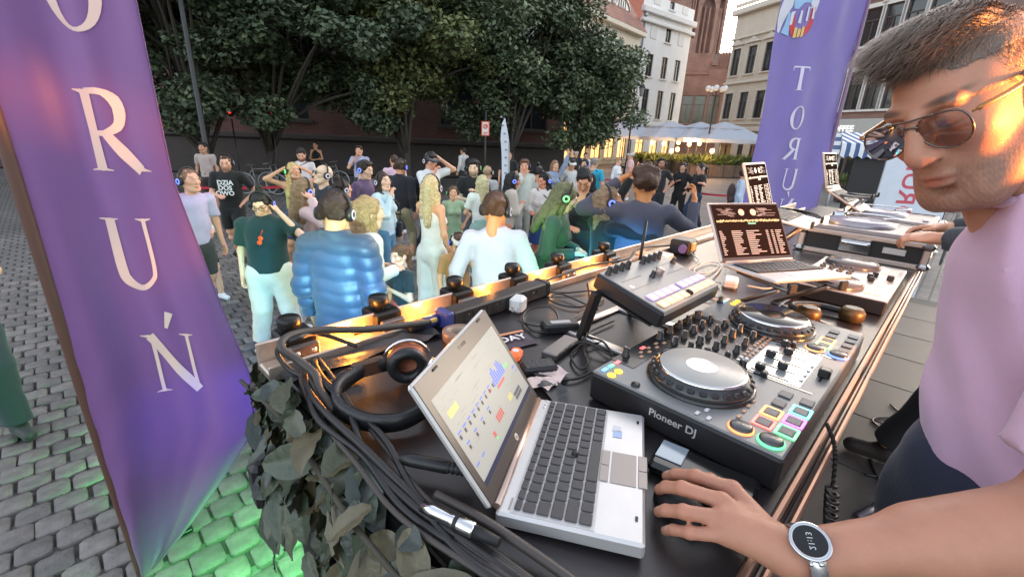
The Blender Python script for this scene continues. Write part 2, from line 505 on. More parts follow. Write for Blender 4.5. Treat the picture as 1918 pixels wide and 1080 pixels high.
def window(parent, x0, x1, z0, z1, y=0.12, fm=M_WFRAME, style='cross', sill=None, surround=None, gl=M_GLASS):
    b = MB(); w = 0.07; yc = y
    for cx, cz, sx, sz in ((x0+w/2, (z0+z1)/2, w, z1-z0), (x1-w/2, (z0+z1)/2, w, z1-z0), ((x0+x1)/2, z0+w/2, x1-x0-2*w, w), ((x0+x1)/2, z1-w/2, x1-x0-2*w, w)):
        b.box((cx, yc, cz), (sx, 0.08, sz))
    if style in ('cross', 'tee'):
        zt = z0+(z1-z0)*0.68
        b.box(((x0+x1)/2, yc-0.005, zt), (x1-x0-2*w, 0.06, w*0.9)); b.box(((x0+x1)/2, yc-0.002, (z0+zt)/2), (w*0.8, 0.06, zt-z0-2*w))
    if style == 'cross': b.box(((x0+x1)/2, yc-0.002, (z1+zt)/2), (w*0.8, 0.06, z1-zt-2*w))
    o = b.build('window', fm, parent)
    g = MB(); g.add([(x0, y+0.03, z0), (x1, y+0.03, z0), (x1, y+0.03, z1), (x0, y+0.03, z1)], [(0, 1, 2, 3)])
    g.build('pane', gl, o)
    if sill:
        s = MB(); s.box(((x0+x1)/2, -0.06, z0-0.06), (x1-x0+0.3, 0.2, 0.12)); s.build('sill', sill, o)
    if surround:
        s = MB()
        for cx, cz, sx, sz in ((x0-0.09, (z0+z1)/2, 0.18, z1-z0), (x1+0.09, (z0+z1)/2, 0.18, z1-z0), ((x0+x1)/2, z1+0.12, x1-x0+0.36, 0.24)):
            s.box((cx, -0.025, cz), (sx, 0.06, sz))
        s.build('surround', surround, o)
    return o
def building(name, label, A, B, H, depth, wm, holes, top=True, cat='building'):
    A = Vector((A[0], A[1], 0)); B = Vector((B[0], B[1], 0)); d = B-A; W = d.length
    e = thing(name, label, cat, A, math.atan2(d.y, d.x))
    b = MB(); hs = [tuple(h[:4]) for h in holes]
    wall_with_holes(b, W, H, hs)
    b.add([(0, 0, 0), (0, depth, 0), (0, depth, H), (0, 0, H), (W, 0, 0), (W, depth, 0), (W, depth, H), (W, 0, H)], [(0, 3, 2, 1), (4, 5, 6, 7), (1, 2, 6, 5)]+([(3, 7, 6, 2)] if top else []))
    b.add([(0.05, 0.9, 0.02), (W-0.05, 0.9, 0.02), (W-0.05, 0.9, H-0.02), (0.05, 0.9, H-0.02)], [(0, 1, 2, 3)])
    b.build('wall', wm, e)
    return e, W
def band(e, W, z, h, out, m, name='cornice', x0=0.0, x1=None):
    b = MB(); x1 = W if x1 is None else x1
    b.box(((x0+x1)/2, -out/2+0.02, z), (x1-x0+2*out*0.6, out+0.04, h), min(0.05, h*0.3)); return b.build(name, m, e)

# --- the brick town hall behind the trees
M_BR = brick_mat('town_hall_brick', (0.17, 0.062, 0.05), (0.12, 0.045, 0.038), (0.12, 0.095, 0.085))
M_BRD = mat('dark_plinth_stone', (0.06, 0.048, 0.046), 0.8, var=0.25, vscale=2, bump=0.2, bscale=12)
A1, B1 = (-40.0, 15.9), (2.4, 25.27)
W1 = math.hypot(B1[0]-A1[0], B1[1]-A1[1])
h1 = []
x = 1.6
while x+2.4 < W1:
    h1 += [(x+0.2, x+1.9, 2.5, 4.3), (x+0.25, x+1.85, 6.6, 10.6), (x+0.25, x+1.85, 12.4, 15.2)]
    x += 3.9
e1, _ = building('brick_town_hall', 'long dark red brick town hall behind the row of trees', A1, B1, 17.5, 9, M_BR, h1)
for i, h in enumerate(h1):
    if h[0] < W1*0.34: continue
    window(e1, *h, fm=M_WWHITE if h[2] > 5 else M_WFRAME, style='cross', sill=M_BRD)
band(e1, W1, 0.8, 1.6, 0.16, M_BRD, 'plinth'); band(e1, W1, 1.75, 0.26, 0.3, M_BRD, 'ledge'); band(e1, W1, 5.4, 0.5, 0.3, M_BRD, 'cornice'); band(e1, W1, 11.5, 0.4, 0.3, M_BRD, 'cornice')
pl = MB(); pl.box((0, -0.12, 8.6), (0.7, 0.3, 5.6), 0.04); pl = pl.mesh('pilaster'); pl.materials.append(M_BR)
xx = 0.6
while xx < W1:
    if xx > W1*0.3: link_mesh('pilaster', pl, None, e1, (xx, 0, 0))
    xx += 3.9
rf = MB(); rf.add([(-0.4, -0.6, 17.5), (W1+0.4, -0.6, 17.5), (W1+0.4, 4.5, 21), (-0.4, 4.5, 21), (-0.4, 9.6, 17.5), (W1+0.4, 9.6, 17.5)], [(0, 1, 2, 3), (3, 2, 5, 4), (0, 3, 4), (1, 5, 2)])
M_TILES = brick_mat('red_roof_tiles', (0.27, 0.105, 0.075), (0.2, 0.08, 0.062), (0.1, 0.05, 0.04), 1.0, 0.22, 0.3, 0.8, (0, 0, 0), 0.02)
rf.build('roof', M_TILES, e1)

# --- cream house with eyebrow dormers, restaurant on the ground floor
M_CREAM = mat('cream_render', (0.58, 0.54, 0.45), 0.85, var=0.12, vscale=1.2, bump=0.15, bscale=20)
A2 = DP(1052, 150, 37); B2 = DP(1190, 150, 46.5)
W2 = (Vector((B2.x, B2.y))-Vector((A2.x, A2.y))).length
h2 = []
nx = 5
for i in range(nx):
    cx = W2*(i+0.5)/nx
    h2 += [(cx-0.85, cx+0.85, 0.5, 3.2), (cx-0.55, cx+0.55, 4.9, 6.9), (cx-0.55, cx+0.55, 8.0, 10.0)]
e2, _ = building('cream_house', 'cream rendered house with red roof and eyebrow dormers', A2, B2, 11.2, 11, M_CREAM, h2)
M_WARM = mat('lit_restaurant_glass', (0.3, 0.16, 0.06), 0.4, emit=(1.0, 0.5, 0.17), estr=1.1, var=0.5, vscale=1.5)
for h in h2: window(e2, *h, sill=M_CREAM, surround=None if h[2] < 1 else M_CREAM, gl=M_WARM if h[2] < 1 else M_GLASS)
band(e2, W2, 11.3, 0.4, 0.5, M_CREAM); band(e2, W2, 4.1, 0.3, 0.25, M_CREAM)
rf = MB(); rf.add([(-0.3, -0.5, 11.5), (W2+0.3, -0.5, 11.5), (W2+0.3, 5.5, 19), (-0.3, 5.5, 19), (-0.3, 11.5, 11.5), (W2+0.3, 11.5, 11.5)], [(0, 1, 2, 3), (3, 2, 5, 4), (0, 3, 4), (1, 5, 2)])
roof2 = rf.build('roof', M_TILES, e2)
for cx, cz in ((W2*0.28, 13.0), (W2*0.52, 13.0), (W2*0.78, 13.0), (W2*0.40, 15.6)):
    yy = -0.5+(cz-11.5)*0.8
    d = MB()                                     # eyebrow dormer: a shallow arch pushed out of the roof
    n = 12
    fr = [(cx+1.5*math.cos(PI-PI*i/n), yy, cz+0.85*max(0, math.sin(PI*i/n))**1.3) for i in range(n+1)]
    bk = [(cx+1.5*math.cos(PI-PI*i/n)*0.9, yy+0.8*(p[2]-cz)+0.35, p[2]+0.05) for i, p in enumerate(fr)]
    vs = fr+bk; fs = [(i, i+1, n+2+i, n+1+i) for i in range(n)]
    d.add(vs, fs, True); dm = d.build('dormer', M_TILES, roof2)
    g = MB(); ip = [(cx+1.25*math.cos(PI-PI*i/n), yy+0.02, cz+0.02+0.66*max(0, math.sin(PI*i/n))**1.3) for i in range(n+1)]
    g.add(ip, [tuple(range(n+1))]); g.build('dormer_pane', M_GLASS, roof2)
    g = MB(); g.tube(fr, 0.09, 6)
    for kx in (-0.6, -0.2, 0.2, 0.6): g.box((cx+kx, yy-0.01, cz+0.3), (0.07, 0.06, 0.6))
    g.build('dormer_frame', M_WWHITE, roof2)
ch = MB(); ch.box((W2*0.9, 5, 17.5), (1.2, 2.6, 6.5), 0.05); ch.build('chimney', brick_mat('chimney_brick', (0.33, 0.2, 0.14), (0.28, 0.16, 0.11), (0.3, 0.26, 0.22)), roof2)

# --- white house
M_WHITE = mat('white_render', (0.72, 0.72, 0.71), 0.85, var=0.08, vscale=0.9, bump=0.12, bscale=18)
M_WHITE2 = mat('white_trim', (0.64, 0.63, 0.61), 0.8, var=0.08)
A3 = DP(1189, 150, 47.5); B3 = DP(1282, 150, 53); H3 = DP(1199, 36, 47.5).z
W3 = (Vector((B3.x, B3.y))-Vector((A3.x, A3.y))).length
cols = [W3*0.24, W3*0.53, W3*0.80]
zr = [(DP(1180, 243, 48).z*0+0.4, 2.9), (4.35, 7.1), (8.2, 10.2), (11.5, 12.8), (14.35, 15.05)]
h3 = [(c-0.5, c+0.5, *zr[1]) for c in cols]+[(c-0.5, c+0.5, *zr[2]) for c in cols]+[(cols[1]-0.45, cols[1]+0.45, *zr[3]), (cols[1]-0.4, cols[1]+0.4, *zr[4])]+[(c-0.7, c+0.7, 0.3, 2.7) for c in cols]
e3, _ = building('white_house', 'tall white house with three columns of dark windows', A3, B3, H3, 10, M_WHITE, h3)
for h in h3: window(e3, *h, style='cross' if h[3]-h[2] > 1 else 'plain', sill=M_WHITE2, gl=M_WARM if h[2] < 1 else M_GLASS)
for c in (cols[0], cols[2]):
    for z0, z1 in (zr[3], zr[4]):
        s = MB(); s.box((c, -0.01, (z0+z1)/2), (1.0, 0.09, z1-z0), 0.02); s.build('blind_panel', M_WHITE2, e3)
band(e3, W3, 13.7, 0.5, 0.4, M_WHITE2); band(e3, W3, H3, 0.3, 0.35, M_WHITE2, 'parapet_coping'); band(e3, W3, 3.75, 0.3, 0.25, M_WHITE2)
dp = MB(); dp.cyl((0.35, -0.12, 0.2), (0.35, -0.12, 13.2), 0.09, n=8); dp.box((0.35, -0.16, 13.3), (0.4, 0.25, 0.35), 0.04); dp.build('downpipe', mat('zinc_pipe', (0.3, 0.31, 0.33), 0.5, 0.4), e3)

# --- church: nave roof, tower and annex
M_CH = brick_mat('church_brick', (0.36, 0.19, 0.14), (0.3, 0.15, 0.11), (0.33, 0.26, 0.22))
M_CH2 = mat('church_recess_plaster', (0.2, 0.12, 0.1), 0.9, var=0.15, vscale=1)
A4 = DP(1232, 150, 78); B4 = DP(1338, 150, 80)
W4 = (Vector((B4.x, B4.y))-Vector((A4.x, A4.y))).length
e4 = thing('church_tower', 'massive brick gothic church tower with tall pointed niches', 'church', (A4.x, A4.y, 0), math.atan2(B4.y-A4.y, B4.x-A4.x))
b = MB(); HT = 42
niches = [(W4*0.58, W4*0.82, 11.0, 23.5), (W4*0.40, W4*0.52, 17.5, 24.6), (W4*0.88, W4*0.97, 13.0, 23.5)]
wall_with_holes(b, W4, HT, niches, rev=0.8)
b.add([(0, 0, 0), (0, W4, 0), (0, W4, HT), (0, 0, HT), (W4, 0, 0), (W4, W4, 0), (W4, W4, HT), (W4, 0, HT)], [(0, 3, 2, 1), (4, 5, 6, 7), (1, 2, 6, 5), (3, 7, 6, 2)])
b.build('wall', M_CH, e4)
for x0, x1, z0, z1 in niches:
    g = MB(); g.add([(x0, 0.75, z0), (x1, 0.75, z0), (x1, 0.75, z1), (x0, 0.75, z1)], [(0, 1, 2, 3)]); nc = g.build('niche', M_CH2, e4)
    # pointed spandrels
    g = MB(); w = (x1-x0)/2; cx = (x0+x1)/2; n = 10
    for s in (-1, 1):
        arc = [(cx+s*(w-w*1.0*(1-math.cos(i/n*PI/3))*2), z1-w*1.73+w*2*math.sin(i/n*PI/3)) for i in range(n+1)]
        poly = [(p[0], 0.0, p[1]) for p in arc]+[(cx+s*w, 0.0, z1)]
        poly = [(px, -0.003, min(pz, z1)) for px, _, pz in poly]
        g.add(poly, [tuple(range(len(poly))) if s < 0 else tuple(range(len(poly)))[::-1]])
    g.build('arch_spandrel', M_CH, nc)
    g = MB(); k = 5 if x1-x0 > 3 else 2
    for i in range(k):
        xx = x0+(x1-x0)*(i+1)/(k+1); g.box((xx, 0.45, (z0+z1-1.5)/2), (0.22, 0.5, z1-z0-1.5))
    g.build('niche_piers', M_CH, nc)
for z, h, o in ((26.2, 0.7, 0.5), (10.3, 0.6, 0.35), (28.5, 0.4, 0.3)): band(e4, W4, z, h, o, M_CH)
b = MB()
for i in range(24): b.box((W4*(i+0.5)/24, -0.1, 27.3), (0.3, 0.4, 0.9))
b.build('corbel_frieze', M_CH, e4)
b = MB(); b.box((W4+0.15, 3, 12), (0.8, 5, 24), 0.1); b.box((W4+0.1, 3, 25), (0.5, 4.6, 3), 0.1); b.build('buttress', M_CH, e4)
# nave
A5 = DP(1120, 100, 70); nv = thing('church_nave', 'church nave under a steep red tiled roof left of the tower', 'church', (A5.x, A5.y, 0), 0.05)
b = MB(); b.box((3.2, 8, 9), (14, 14, 18)); b.build('wall', M_CH, nv)
b = MB(); b.add([(-4, 0.5, 17), (10.5, 0.5, 17), (10.5, 8, 30), (-4, 8, 30), (-4, 15.5, 17), (10.5, 15.5, 17)], [(0, 1, 2, 3), (3, 2, 5, 4), (0, 3, 4), (1, 5, 2)]); b.build('roof', mat('bright_red_roof', (0.36, 0.12, 0.075), 0.8, var=0.2, vscale=2, bump=0.4, bscale=8), nv)
# annex
M_AN = brick_mat('annex_brick', (0.25, 0.125, 0.1), (0.2, 0.1, 0.08), (0.22, 0.17, 0.15))
A6 = DP(1262, 180, 60); B6 = DP(1366, 180, 58); H6 = DP(1330, 132, 60).z
W6 = (Vector((B6.x, B6.y))-Vector((A6.x, A6.y))).length
h6 = [(W6*f-0.65, W6*f+0.65, 4.4, 7.6) for f in (0.27, 0.5, 0.75)]+[(W6*0.62, W6*0.68, 11.0, 12.2)]
e6, _ = building('brick_annex', 'brick church annex with battlements between white and beige houses', A6, B6, H6, 8, M_AN, h6)
for h in h6: window(e6, *h, style='tee' if h[3]-h[2] > 2 else 'plain', sill=M_AN)
band(e6, W6, 3.7, 0.4, 0.25, M_AN); band(e6, W6, 10.0, 0.3, 0.2, M_AN, 'string_course', 0, W6*0.55)
b = MB()
for i in range(9): b.box((W6*0.55+W6*0.45*(i+0.5)/9, 0.3, H6+0.4+i*0.12), (W6*0.45/9*0.55, 0.6, 0.9+i*0.24))
b.box((W6*0.55/2, 1.0, H6+0.5), (W6*0.55, 1.6, 1.0)); b.build('battlements', M_AN, e6)

# --- beige tenement behind the far flag
M_BE = mat('beige_render', (0.58, 0.515, 0.42), 0.85, var=0.1, vscale=1, bump=0.15, bscale=14)
M_BE2 = mat('beige_trim', (0.62, 0.56, 0.47), 0.8, var=0.08)
A7 = DP(1364, 130, 50); B7 = DP(1572, 130, 38); H7 = DP(1379, 24, 50).z
W7 = (Vector((B7.x, B7.y))-Vector((A7.x, A7.y))).length
h7 = []
for i in range(6):
    c = W7*(i+0.42)/6
    h7 += [(c-0.55, c+0.55, 4.6, 7.0), (c-0.55, c+0.55, 8.6, 11.0), (c-0.55, c+0.55, 12.3, 14.3), (c-0.45, c+0.45, 15.3, 16.4)]
h7 += [(W7*0.05, W7*0.2, 0.3, 3.0), (W7*0.27, W7*0.33, 0.1, 3.0), (W7*0.4, W7*0.6, 0.3, 3.0), (W7*0.7, W7*0.9, 0.3, 3.0)]
h7 = [h for h in h7 if h[3] < H7-0.3]
e7, _ = building('beige_tenement', 'beige stuccoed tenement with pedimented windows beside the far flag', A7, B7, H7, 10, M_BE, h7)
for h in h7:
    w = window(e7, *h, style='tee', sill=M_BE2 if h[2] > 4 else None, surround=M_BE2 if h[2] > 4 else None)
    if 8 < h[2] < 9:
        c = (h[0]+h[1])/2; p = MB(); p.prism([(c-0.95, 0), (c+0.95, 0), (c, 0.5)], 0, 0.2); p.M = Matrix.Identity(4)
        p.v = [(v[0], -0.08-v[2]+0.05, h[3]+0.28+v[1]) for v in p.v]; p.f = [f[::-1] for f in p.f]; p.build('pediment', M_BE2, w)
for z, hh, o in ((3.6, 0.4, 0.3), (4.1, 0.12, 0.2), (7.9, 0.25, 0.22), (11.9, 0.2, 0.2), (14.8, 0.3, 0.3), (H7-0.1, 0.5, 0.5)): band(e7, W7, z, hh, o, M_BE2)

# --- brick house with white arches and a coffee shop on the right
M_RB = brick_mat('coffee_house_brick', (0.24, 0.135, 0.11), (0.2, 0.11, 0.09), (0.22, 0.18, 0.16))
M_PALE = mat('pale_shop_front', (0.42, 0.45, 0.43), 0.7, var=0.06)
A8 = DP(1562, 150, 33); B8 = DP(1800, 150, 26)
W8 = (Vector((B8.x, B8.y))-Vector((A8.x, A8.y))).length
h8 = []
for i in range(6):
    c = W8*(i+0.3)/6
    h8 += [(c-0.5, c+0.5, 4.6, 6.9), (c-0.5, c+0.5, 8.3, 10.4)]
    h8 += [(c-0.6, c+0.6, 0.5, 2.5)]
e8, _ = building('brick_coffee_house', 'brick house with white arched windows above the coffee shop', A8, B8, 11.6, 9, M_RB, h8)
for h in h8:
    w = window(e8, *h, style='tee', surround=M_WWHITE if h[2] > 4 else None, sill=M_WWHITE if h[2] > 4 else None)
    if h[2] > 8:
        c = (h[0]+h[1])/2; g = MB(); g.tube([(c+0.68*math.cos(a), -0.06, h[3]+0.15+0.55*math.sin(a)) for a in np.linspace(0, PI, 13)], 0.12, 6); g.build('arch', M_WWHITE, w)
b = MB(); b.box((W8/2, -0.1, 3.4), (W8+0.2, 0.26, 1.3), 0.04); fas = b.build('shop_fascia', M_PALE, e8)
b = MB(); b.box((W8/2, -0.05, 0.2), (W8, 0.2, 0.4)); b.build('shop_base', M_PALE, e8)
text('lettering', 'COFFEE', 0.52, mat('sign_white', (0.8, 0.8, 0.8), 0.5, emit=(1, 1, 1), estr=0.5), e8, Matrix.Translation((1.55, -0.245, 3.45)) @ Matrix.Rotation(PI/2, 4, 'X'), 0.012)
band(e8, W8, 7.7, 0.3, 0.25, M_RB); band(e8, W8, 11.5, 0.6, 0.5, M_WWHITE)
rf = MB(); rf.add([(-0.4, -0.6, 11.75), (W8+0.4, -0.6, 11.75), (W8+0.4, 4.5, 16), (-0.4, 4.5, 16), (-0.4, 9.6, 11.75), (W8+0.4, 9.6, 11.75)], [(0, 1, 2, 3), (3, 2, 5, 4), (0, 3, 4), (1, 5, 2)]); rf.build('roof', M_TILES, e8)

# ------------------------------------------------------------------ trees
M_BARK = mat('bark', (0.05, 0.042, 0.035), 0.9, var=0.3, vscale=10, bump=0.8, bscale=18)
def leaf_mat(n, c, c2):
    m = mat(n, c, 0.5, spec=0.35)
    nt = m.node_tree; b = nt.nodes['Principled BSDF']
    g = nt.nodes.new('ShaderNodeNewGeometry'); r = nt.nodes.new('ShaderNodeValToRGB')
    r.color_ramp.elements[0].color = (*c, 1); r.color_ramp.elements[1].color = (*c2, 1)
    nt.links.new(g.outputs['Random Per Island'], r.inputs[0]); nt.links.new(r.outputs[0], b.inputs['Base Color'])
    return m
def tree(label, px, d, H, R, z0, seed, nleaf, lm, trunk_px=None):
    p = DP(px, 200, d); base = Vector((p.x, p.y, 0))
    tx = (DP(trunk_px, 260, d).x-base.x) if trunk_px else 0.0
    e = thing('linden_tree', label, 'tree', base, 0, 'trees in front of the town hall')
    rs = np.random.RandomState(seed)
    mb = MB(); fork = z0+0.35
    tp = bez([(tx, 0, -0.1), (tx*0.95+0.04, 0.03, z0*0.5), (tx*0.7, 0.02, fork), (tx*0.3, 0.1, fork+(H-fork)*0.35), (0.1, 0, H*0.86)], 16)
    mb.tube(tp, [0.19*(1-0.9*i/(len(tp)-1))+(0.1 if i == 0 else 0) for i in range(len(tp))], 9)
    cl = []
    zc = (z0+H)/2+0.2; rz = (H-z0)/2
    while len(cl) < 90:
        q = rs.normal(size=3); q /= np.linalg.norm(q); q *= rs.uniform(0.45, 1.0)
        c = np.array([q[0]*R*rs.uniform(0.85, 1.1), q[1]*R*0.85, zc+q[2]*rz])
        if c[2] < z0-0.1: continue
        cl.append((c, rs.uniform(0.55, 1.15)))
    for c, r in cl[::2]:
        k = rs.randint(len(tp)//3, len(tp)-2); a = tp[k]
        mid = (np.array(a)*0.5+c*0.5)+np.array([0, 0, 0.25])
        pth = bez([a, mid, c], 8); mb.tube(pth, [0.07*(1-0.8*i/(len(pth)-1))+0.01 for i in range(len(pth))], 5)
    mb.build('trunk', M_BARK, e)
    per = int(nleaf*2.0)//len(cl); VV = []; 
    for c, r in cl:
        n = int(per*r*1.2)
        q = rs.normal(size=(n, 3)); q /= np.linalg.norm(q, axis=1)[:, None]; q *= (rs.rand(n, 1)**0.45)*r
        q[:, 2] *= 0.62; ctr = q+c
        # layered sprays: leaves hang in tilted plates
        nrm = rs.normal(size=(n, 3))*0.55+np.array([0, 0, 1.0])+q/np.maximum(r, 0.1)*0.6; nrm /= np.linalg.norm(nrm, axis=1)[:, None]
        t1 = np.cross(nrm, rs.normal(size=(n, 3))); t1 /= np.linalg.norm(t1, axis=1)[:, None]; t2 = np.cross(nrm, t1)
        L = rs.uniform(0.055, 0.115, (n, 1)); Wd = L*rs.uniform(0.55, 0.8, (n, 1))
        VV.append(np.stack([ctr-t1*L, ctr+t2*Wd-nrm*L*0.2, ctr+t1*L, ctr-t2*Wd-nrm*L*0.2], 1).reshape(-1, 3))
    VV = np.concatenate(VV); Q = np.arange(len(VV)).reshape(-1, 4)
    link_mesh('crown', np_mesh('crown', VV, Q, False), lm, e)
    return e
LM1 = leaf_mat('linden_leaf_dark', (0.052, 0.078, 0.048), (0.11, 0.145, 0.08))
LM2 = leaf_mat('linden_leaf_mid', (0.065, 0.09, 0.04), (0.2, 0.21, 0.08))
LM3 = leaf_mat('linden_leaf_fresh', (0.07, 0.1, 0.058), (0.165, 0.205, 0.11))
tree('dark leafy tree next to the near purple flag', 320, 15.0, 10.0, 4.2, 1.8, 1, 26000, LM1, 388)
tree('wide dark tree with trunk above the parked bicycles', 565, 16.5, 10.5, 4.9, 1.7, 2, 36000, LM1, 492)
tree('rounded tree with yellowish leaves, trunk left of the red sign', 775, 17.5, 9.8, 3.3, 1.7, 3, 27000, LM2, 757)
tree('tall airy tree behind the white feather flag', 925, 19.5, 9.8, 3.2, 1.8, 4, 26000, LM3, 962)
tree('lowest, rightmost tree beside the twin street lantern', 1078, 21.5, 6.5, 2.9, 1.8, 5, 22000, LM3, 1086)
# ================================================================== things standing on the square
M_STEEL = mat('dark_painted_steel', (0.03, 0.032, 0.034), 0.45, 0.3)
M_GALV = mat('galvanised_steel', (0.35, 0.36, 0.37), 0.4, 0.8, var=0.1)
M_BULB = mat('warm_bulb', (1, 0.6, 0.25), 0.4, emit=(1.0, 0.5, 0.15), estr=5.0)
M_CANVAS = mat('parasol_canvas', (0.4, 0.43, 0.48), 0.85, var=0.06, vscale=3)
M_WOODP = mat('planter_wood', (0.11, 0.075, 0.055), 0.75, var=0.3, vscale=6, bump=0.3)
M_DARKP = mat('planter_dark', (0.022, 0.022, 0.024), 0.6)

def parasol(label, px, d, rot):
    p = DP(px, 260, d); e = thing('cafe_parasol', label, 'parasol', (p.x, p.y, 0), rot, 'large parasols over the restaurant terrace')
    b = MB(); b.cyl((0, 0, 0), (0, 0, 3.55), 0.05, n=10); b.build('pole', M_GALV, e)
    b = MB(); b.box((0, 0, 0.06), (0.9, 0.9, 0.12), 0.03); b.build('base', M_DARKP, e)
    b = MB(); R = 2.35; n = 8
    ring = []
    for i in range(n*2):
        a = PI/4+2*PI*i/(2*n); k = 1/max(abs(math.cos(a)), abs(math.sin(a)))
        ring.append((R*k*math.cos(a), R*k*math.sin(a)))
    prof = [(0.38, 3.32), (0.6, 3.05), (0.8, 2.75), (1.0, 2.5)]
    vs = []
    for j, (k, z) in enumerate(prof):
        for i, (x, y) in enumerate(ring):
            sag = -0.06*math.sin(k*PI)*(1 if i % 2 else 0); vs.append((x*k, y*k, z+sag))
    for i, (x, y) in enumerate(ring): vs.append((x*1.0, y*1.0, 2.24+(0.06 if i % 2 else 0)))
    m = len(ring); fs = [(j*m+i, j*m+(i+1) % m, j*m+m+(i+1) % m, j*m+m+i) for j in range(4) for i in range(m)]
    b.add([(v[0], v[1], v[2]) for v in vs], [f[::-1] for f in fs]); b.build('canopy', M_CANVAS, e)
    b = MB(); vs = [(x*0.46, y*0.46, 3.3) for x, y in ring]+[(0, 0, 3.72)]+[(x*0.46, y*0.46, 3.2) for x, y in ring]
    b.add(vs, [(i, (i+1) % m, m) for i in range(m)]+[(m+1+i, m+1+(i+1) % m, (i+1) % m, i) for i in range(m)]); b.build('vent_cap', M_CANVAS, e)
    b = MB()
    for x, y in ring[::2]: b.cyl((0, 0, 3.3), (x*0.98, y*0.98, 2.46), 0.018, n=5)
    b.build('rib_frame', M_GALV, e)
    return e
for lb, px, d, r in (('leftmost terrace parasol, half behind the twin street lantern', 1168, 39, 0.2), ('tallest-looking terrace parasol in front of the white house', 1252, 37, 0.15),
                     ('terrace parasol in front of the brick annex', 1308, 36.2, 0.12), ('rightmost terrace parasol in front of the beige tenement', 1352, 34.5, 0.1)):
    parasol(lb, px, d, r)
def lamp_string(label, px, py, d):
    p = DP(px, py, d)
    e = thing('terrace_lamp', label, 'lamp', (p.x, p.y, 0), 0, 'small warm lamps on the terrace')
    b = MB(); b.cyl((0, 0, 0), (0, 0, p.z-0.1), 0.02, n=6); b.build('stand', M_STEEL, e)
    b = MB(); b.lathe([(0.0, -0.16), (0.1, -0.12), (0.15, 0), (0.12, 0.12), (0.0, 0.17)], 10, (0, 0, p.z)); b.build('bulb', M_BULB, e)
names = ['restaurant door', 'leftmost parasol', 'second parasol', 'brick annex window', 'white house door', 'planter corner', 'rightmost parasol', 'cream house entrance', 'tree trunk', 'menu board', 'long hedge', 'terrace gate']
for i, (px, py, d) in enumerate(((1088, 268, 34), (1072, 256, 35), (1116, 258, 36), (1124, 262, 36), (1222, 268, 35), (1244, 269, 35), (1271, 267, 35), (1291, 270, 34), (1310, 269, 34), (1258, 283, 33), (1269, 280, 33), (1334, 283, 31))):
    lamp_string('warm glowing terrace lamp nearest to the %s' % names[i], px, py, d)
    if i in (1, 4, 7, 11):
        l = bpy.data.lights.new('terrace_glow', 'POINT'); l.energy = 45; l.color = (1.0, 0.55, 0.22); l.shadow_soft_size = 0.2
        o = bpy.data.objects.new('terrace_glow', l); COL.objects.link(o); o.location = DP(px, py, d-0.5)
# planters with hedge plants
M_PLANT = leaf_mat('terrace_plant_leaf', (0.05, 0.085, 0.025), (0.16, 0.19, 0.06))
def planter(label, px, py, rot, w, m, tall, seed, group):
    p = G(px, py); e = thing('planter', label, 'planter', p, rot, group)
    b = MB(); b.box((0, 0, 0.42), (w, 0.45, 0.84), 0.02); b.build('box', m, e)
    b = MB()
    for i in range(5): b.box((-w/2+w*(i+0.5)/5, -0.235, 0.42), (w/5-0.03, 0.02, 0.8))
    b.build('board_front', m, e)
    rs = np.random.RandomState(seed); n = 260
    base = np.stack([rs.uniform(-w/2, w/2, n), rs.uniform(-0.2, 0.2, n), np.full(n, 0.82)], 1)
    L = rs.uniform(0.3, tall, (n, 1)); d = rs.normal(size=(n, 3))*0.4+np.array([0, 0, 1]); d /= np.linalg.norm(d, axis=1)[:, None]
    sd_ = np.cross(d, rs.normal(size=(n, 3))); sd_ /= np.linalg.norm(sd_, axis=1)[:, None]; wd = 0.03+0.03*rs.rand(n, 1)
    mid = base+d*L*0.55; tip = base+d*L+np.array([0, 0, -1])*L*0.12+rs.normal(size=(n, 3))*0.05
    VV = np.stack([base, mid+sd_*wd, tip, mid-sd_*wd], 1).reshape(-1, 3)
    link_mesh('foliage', np_mesh('foliage', VV, np.arange(n*4).reshape(-1, 4), False), M_PLANT, e)
for i in range(6):
    planter('brown wooden planter, %s from the right end of the terrace row' % ['first', 'second', 'third', 'fourth', 'fifth', 'sixth'][i], 1398-i*20, 333-i*0.4, 0.05, 0.78, M_WOODP, 1.0, 10+i, 'brown planters of tall grass')
for i in range(5):
    planter('black planter, %s from the left end of the terrace row' % ['first', 'second', 'third', 'fourth', 'fifth'][i], 1192+i*20, 318+i*1.6, 0.1, 1.05, M_DARKP, 0.75, 30+i, 'black terrace planters')

# street lamps
def lantern_post(label, px, d, H, arms, globes, gm):
    p = DP(px, 240, d); e = thing('street_lamp', label, 'street lamp', (p.x, p.y, 0), 0.3)
    b = MB(); b.lathe([(0.16, 0), (0.16, 0.4), (0.1, 0.6), (0.08, 1.0), (0.06, 1.1), (0.045, H-0.6), (0.06, H-0.5), (0.02, H-0.1)], 12); b.build('post', M_STEEL, e)
    for i in range(arms):
        a = 2*PI*i/arms+0.2; c, s = math.cos(a), math.sin(a); R = 0.55
        b = MB(); b.tube(bez([(0, 0, H-0.8), (c*R*0.6, s*R*0.6, H-0.62), (c*R, s*R, H-0.5)], 10), 0.02, 6); b.build('arm', M_STEEL, e)
        if globes:
            b = MB(); b.lathe([(0.0, 0.2), (0.13, 0.14), (0.19, 0), (0.13, -0.14), (0.05, -0.19)], 12, (c*R, s*R, H-0.3)); g = b.build('globe', gm, e)
        else:
            b = MB(); b.lathe([(0.1, -0.05), (0.19, 0.4), (0.19, 0.42)], 6, (c*R, s*R, H-0.45), smooth=False); g = b.build('lantern_glass', gm, e)
            b = MB(); b.lathe([(0.23, 0.0), (0.12, 0.2), (0.03, 0.28), (0.0, 0.42)], 6, (c*R, s*R, H-0.03), smooth=False); b.build('lantern_hood', M_STEEL, g)
    return e
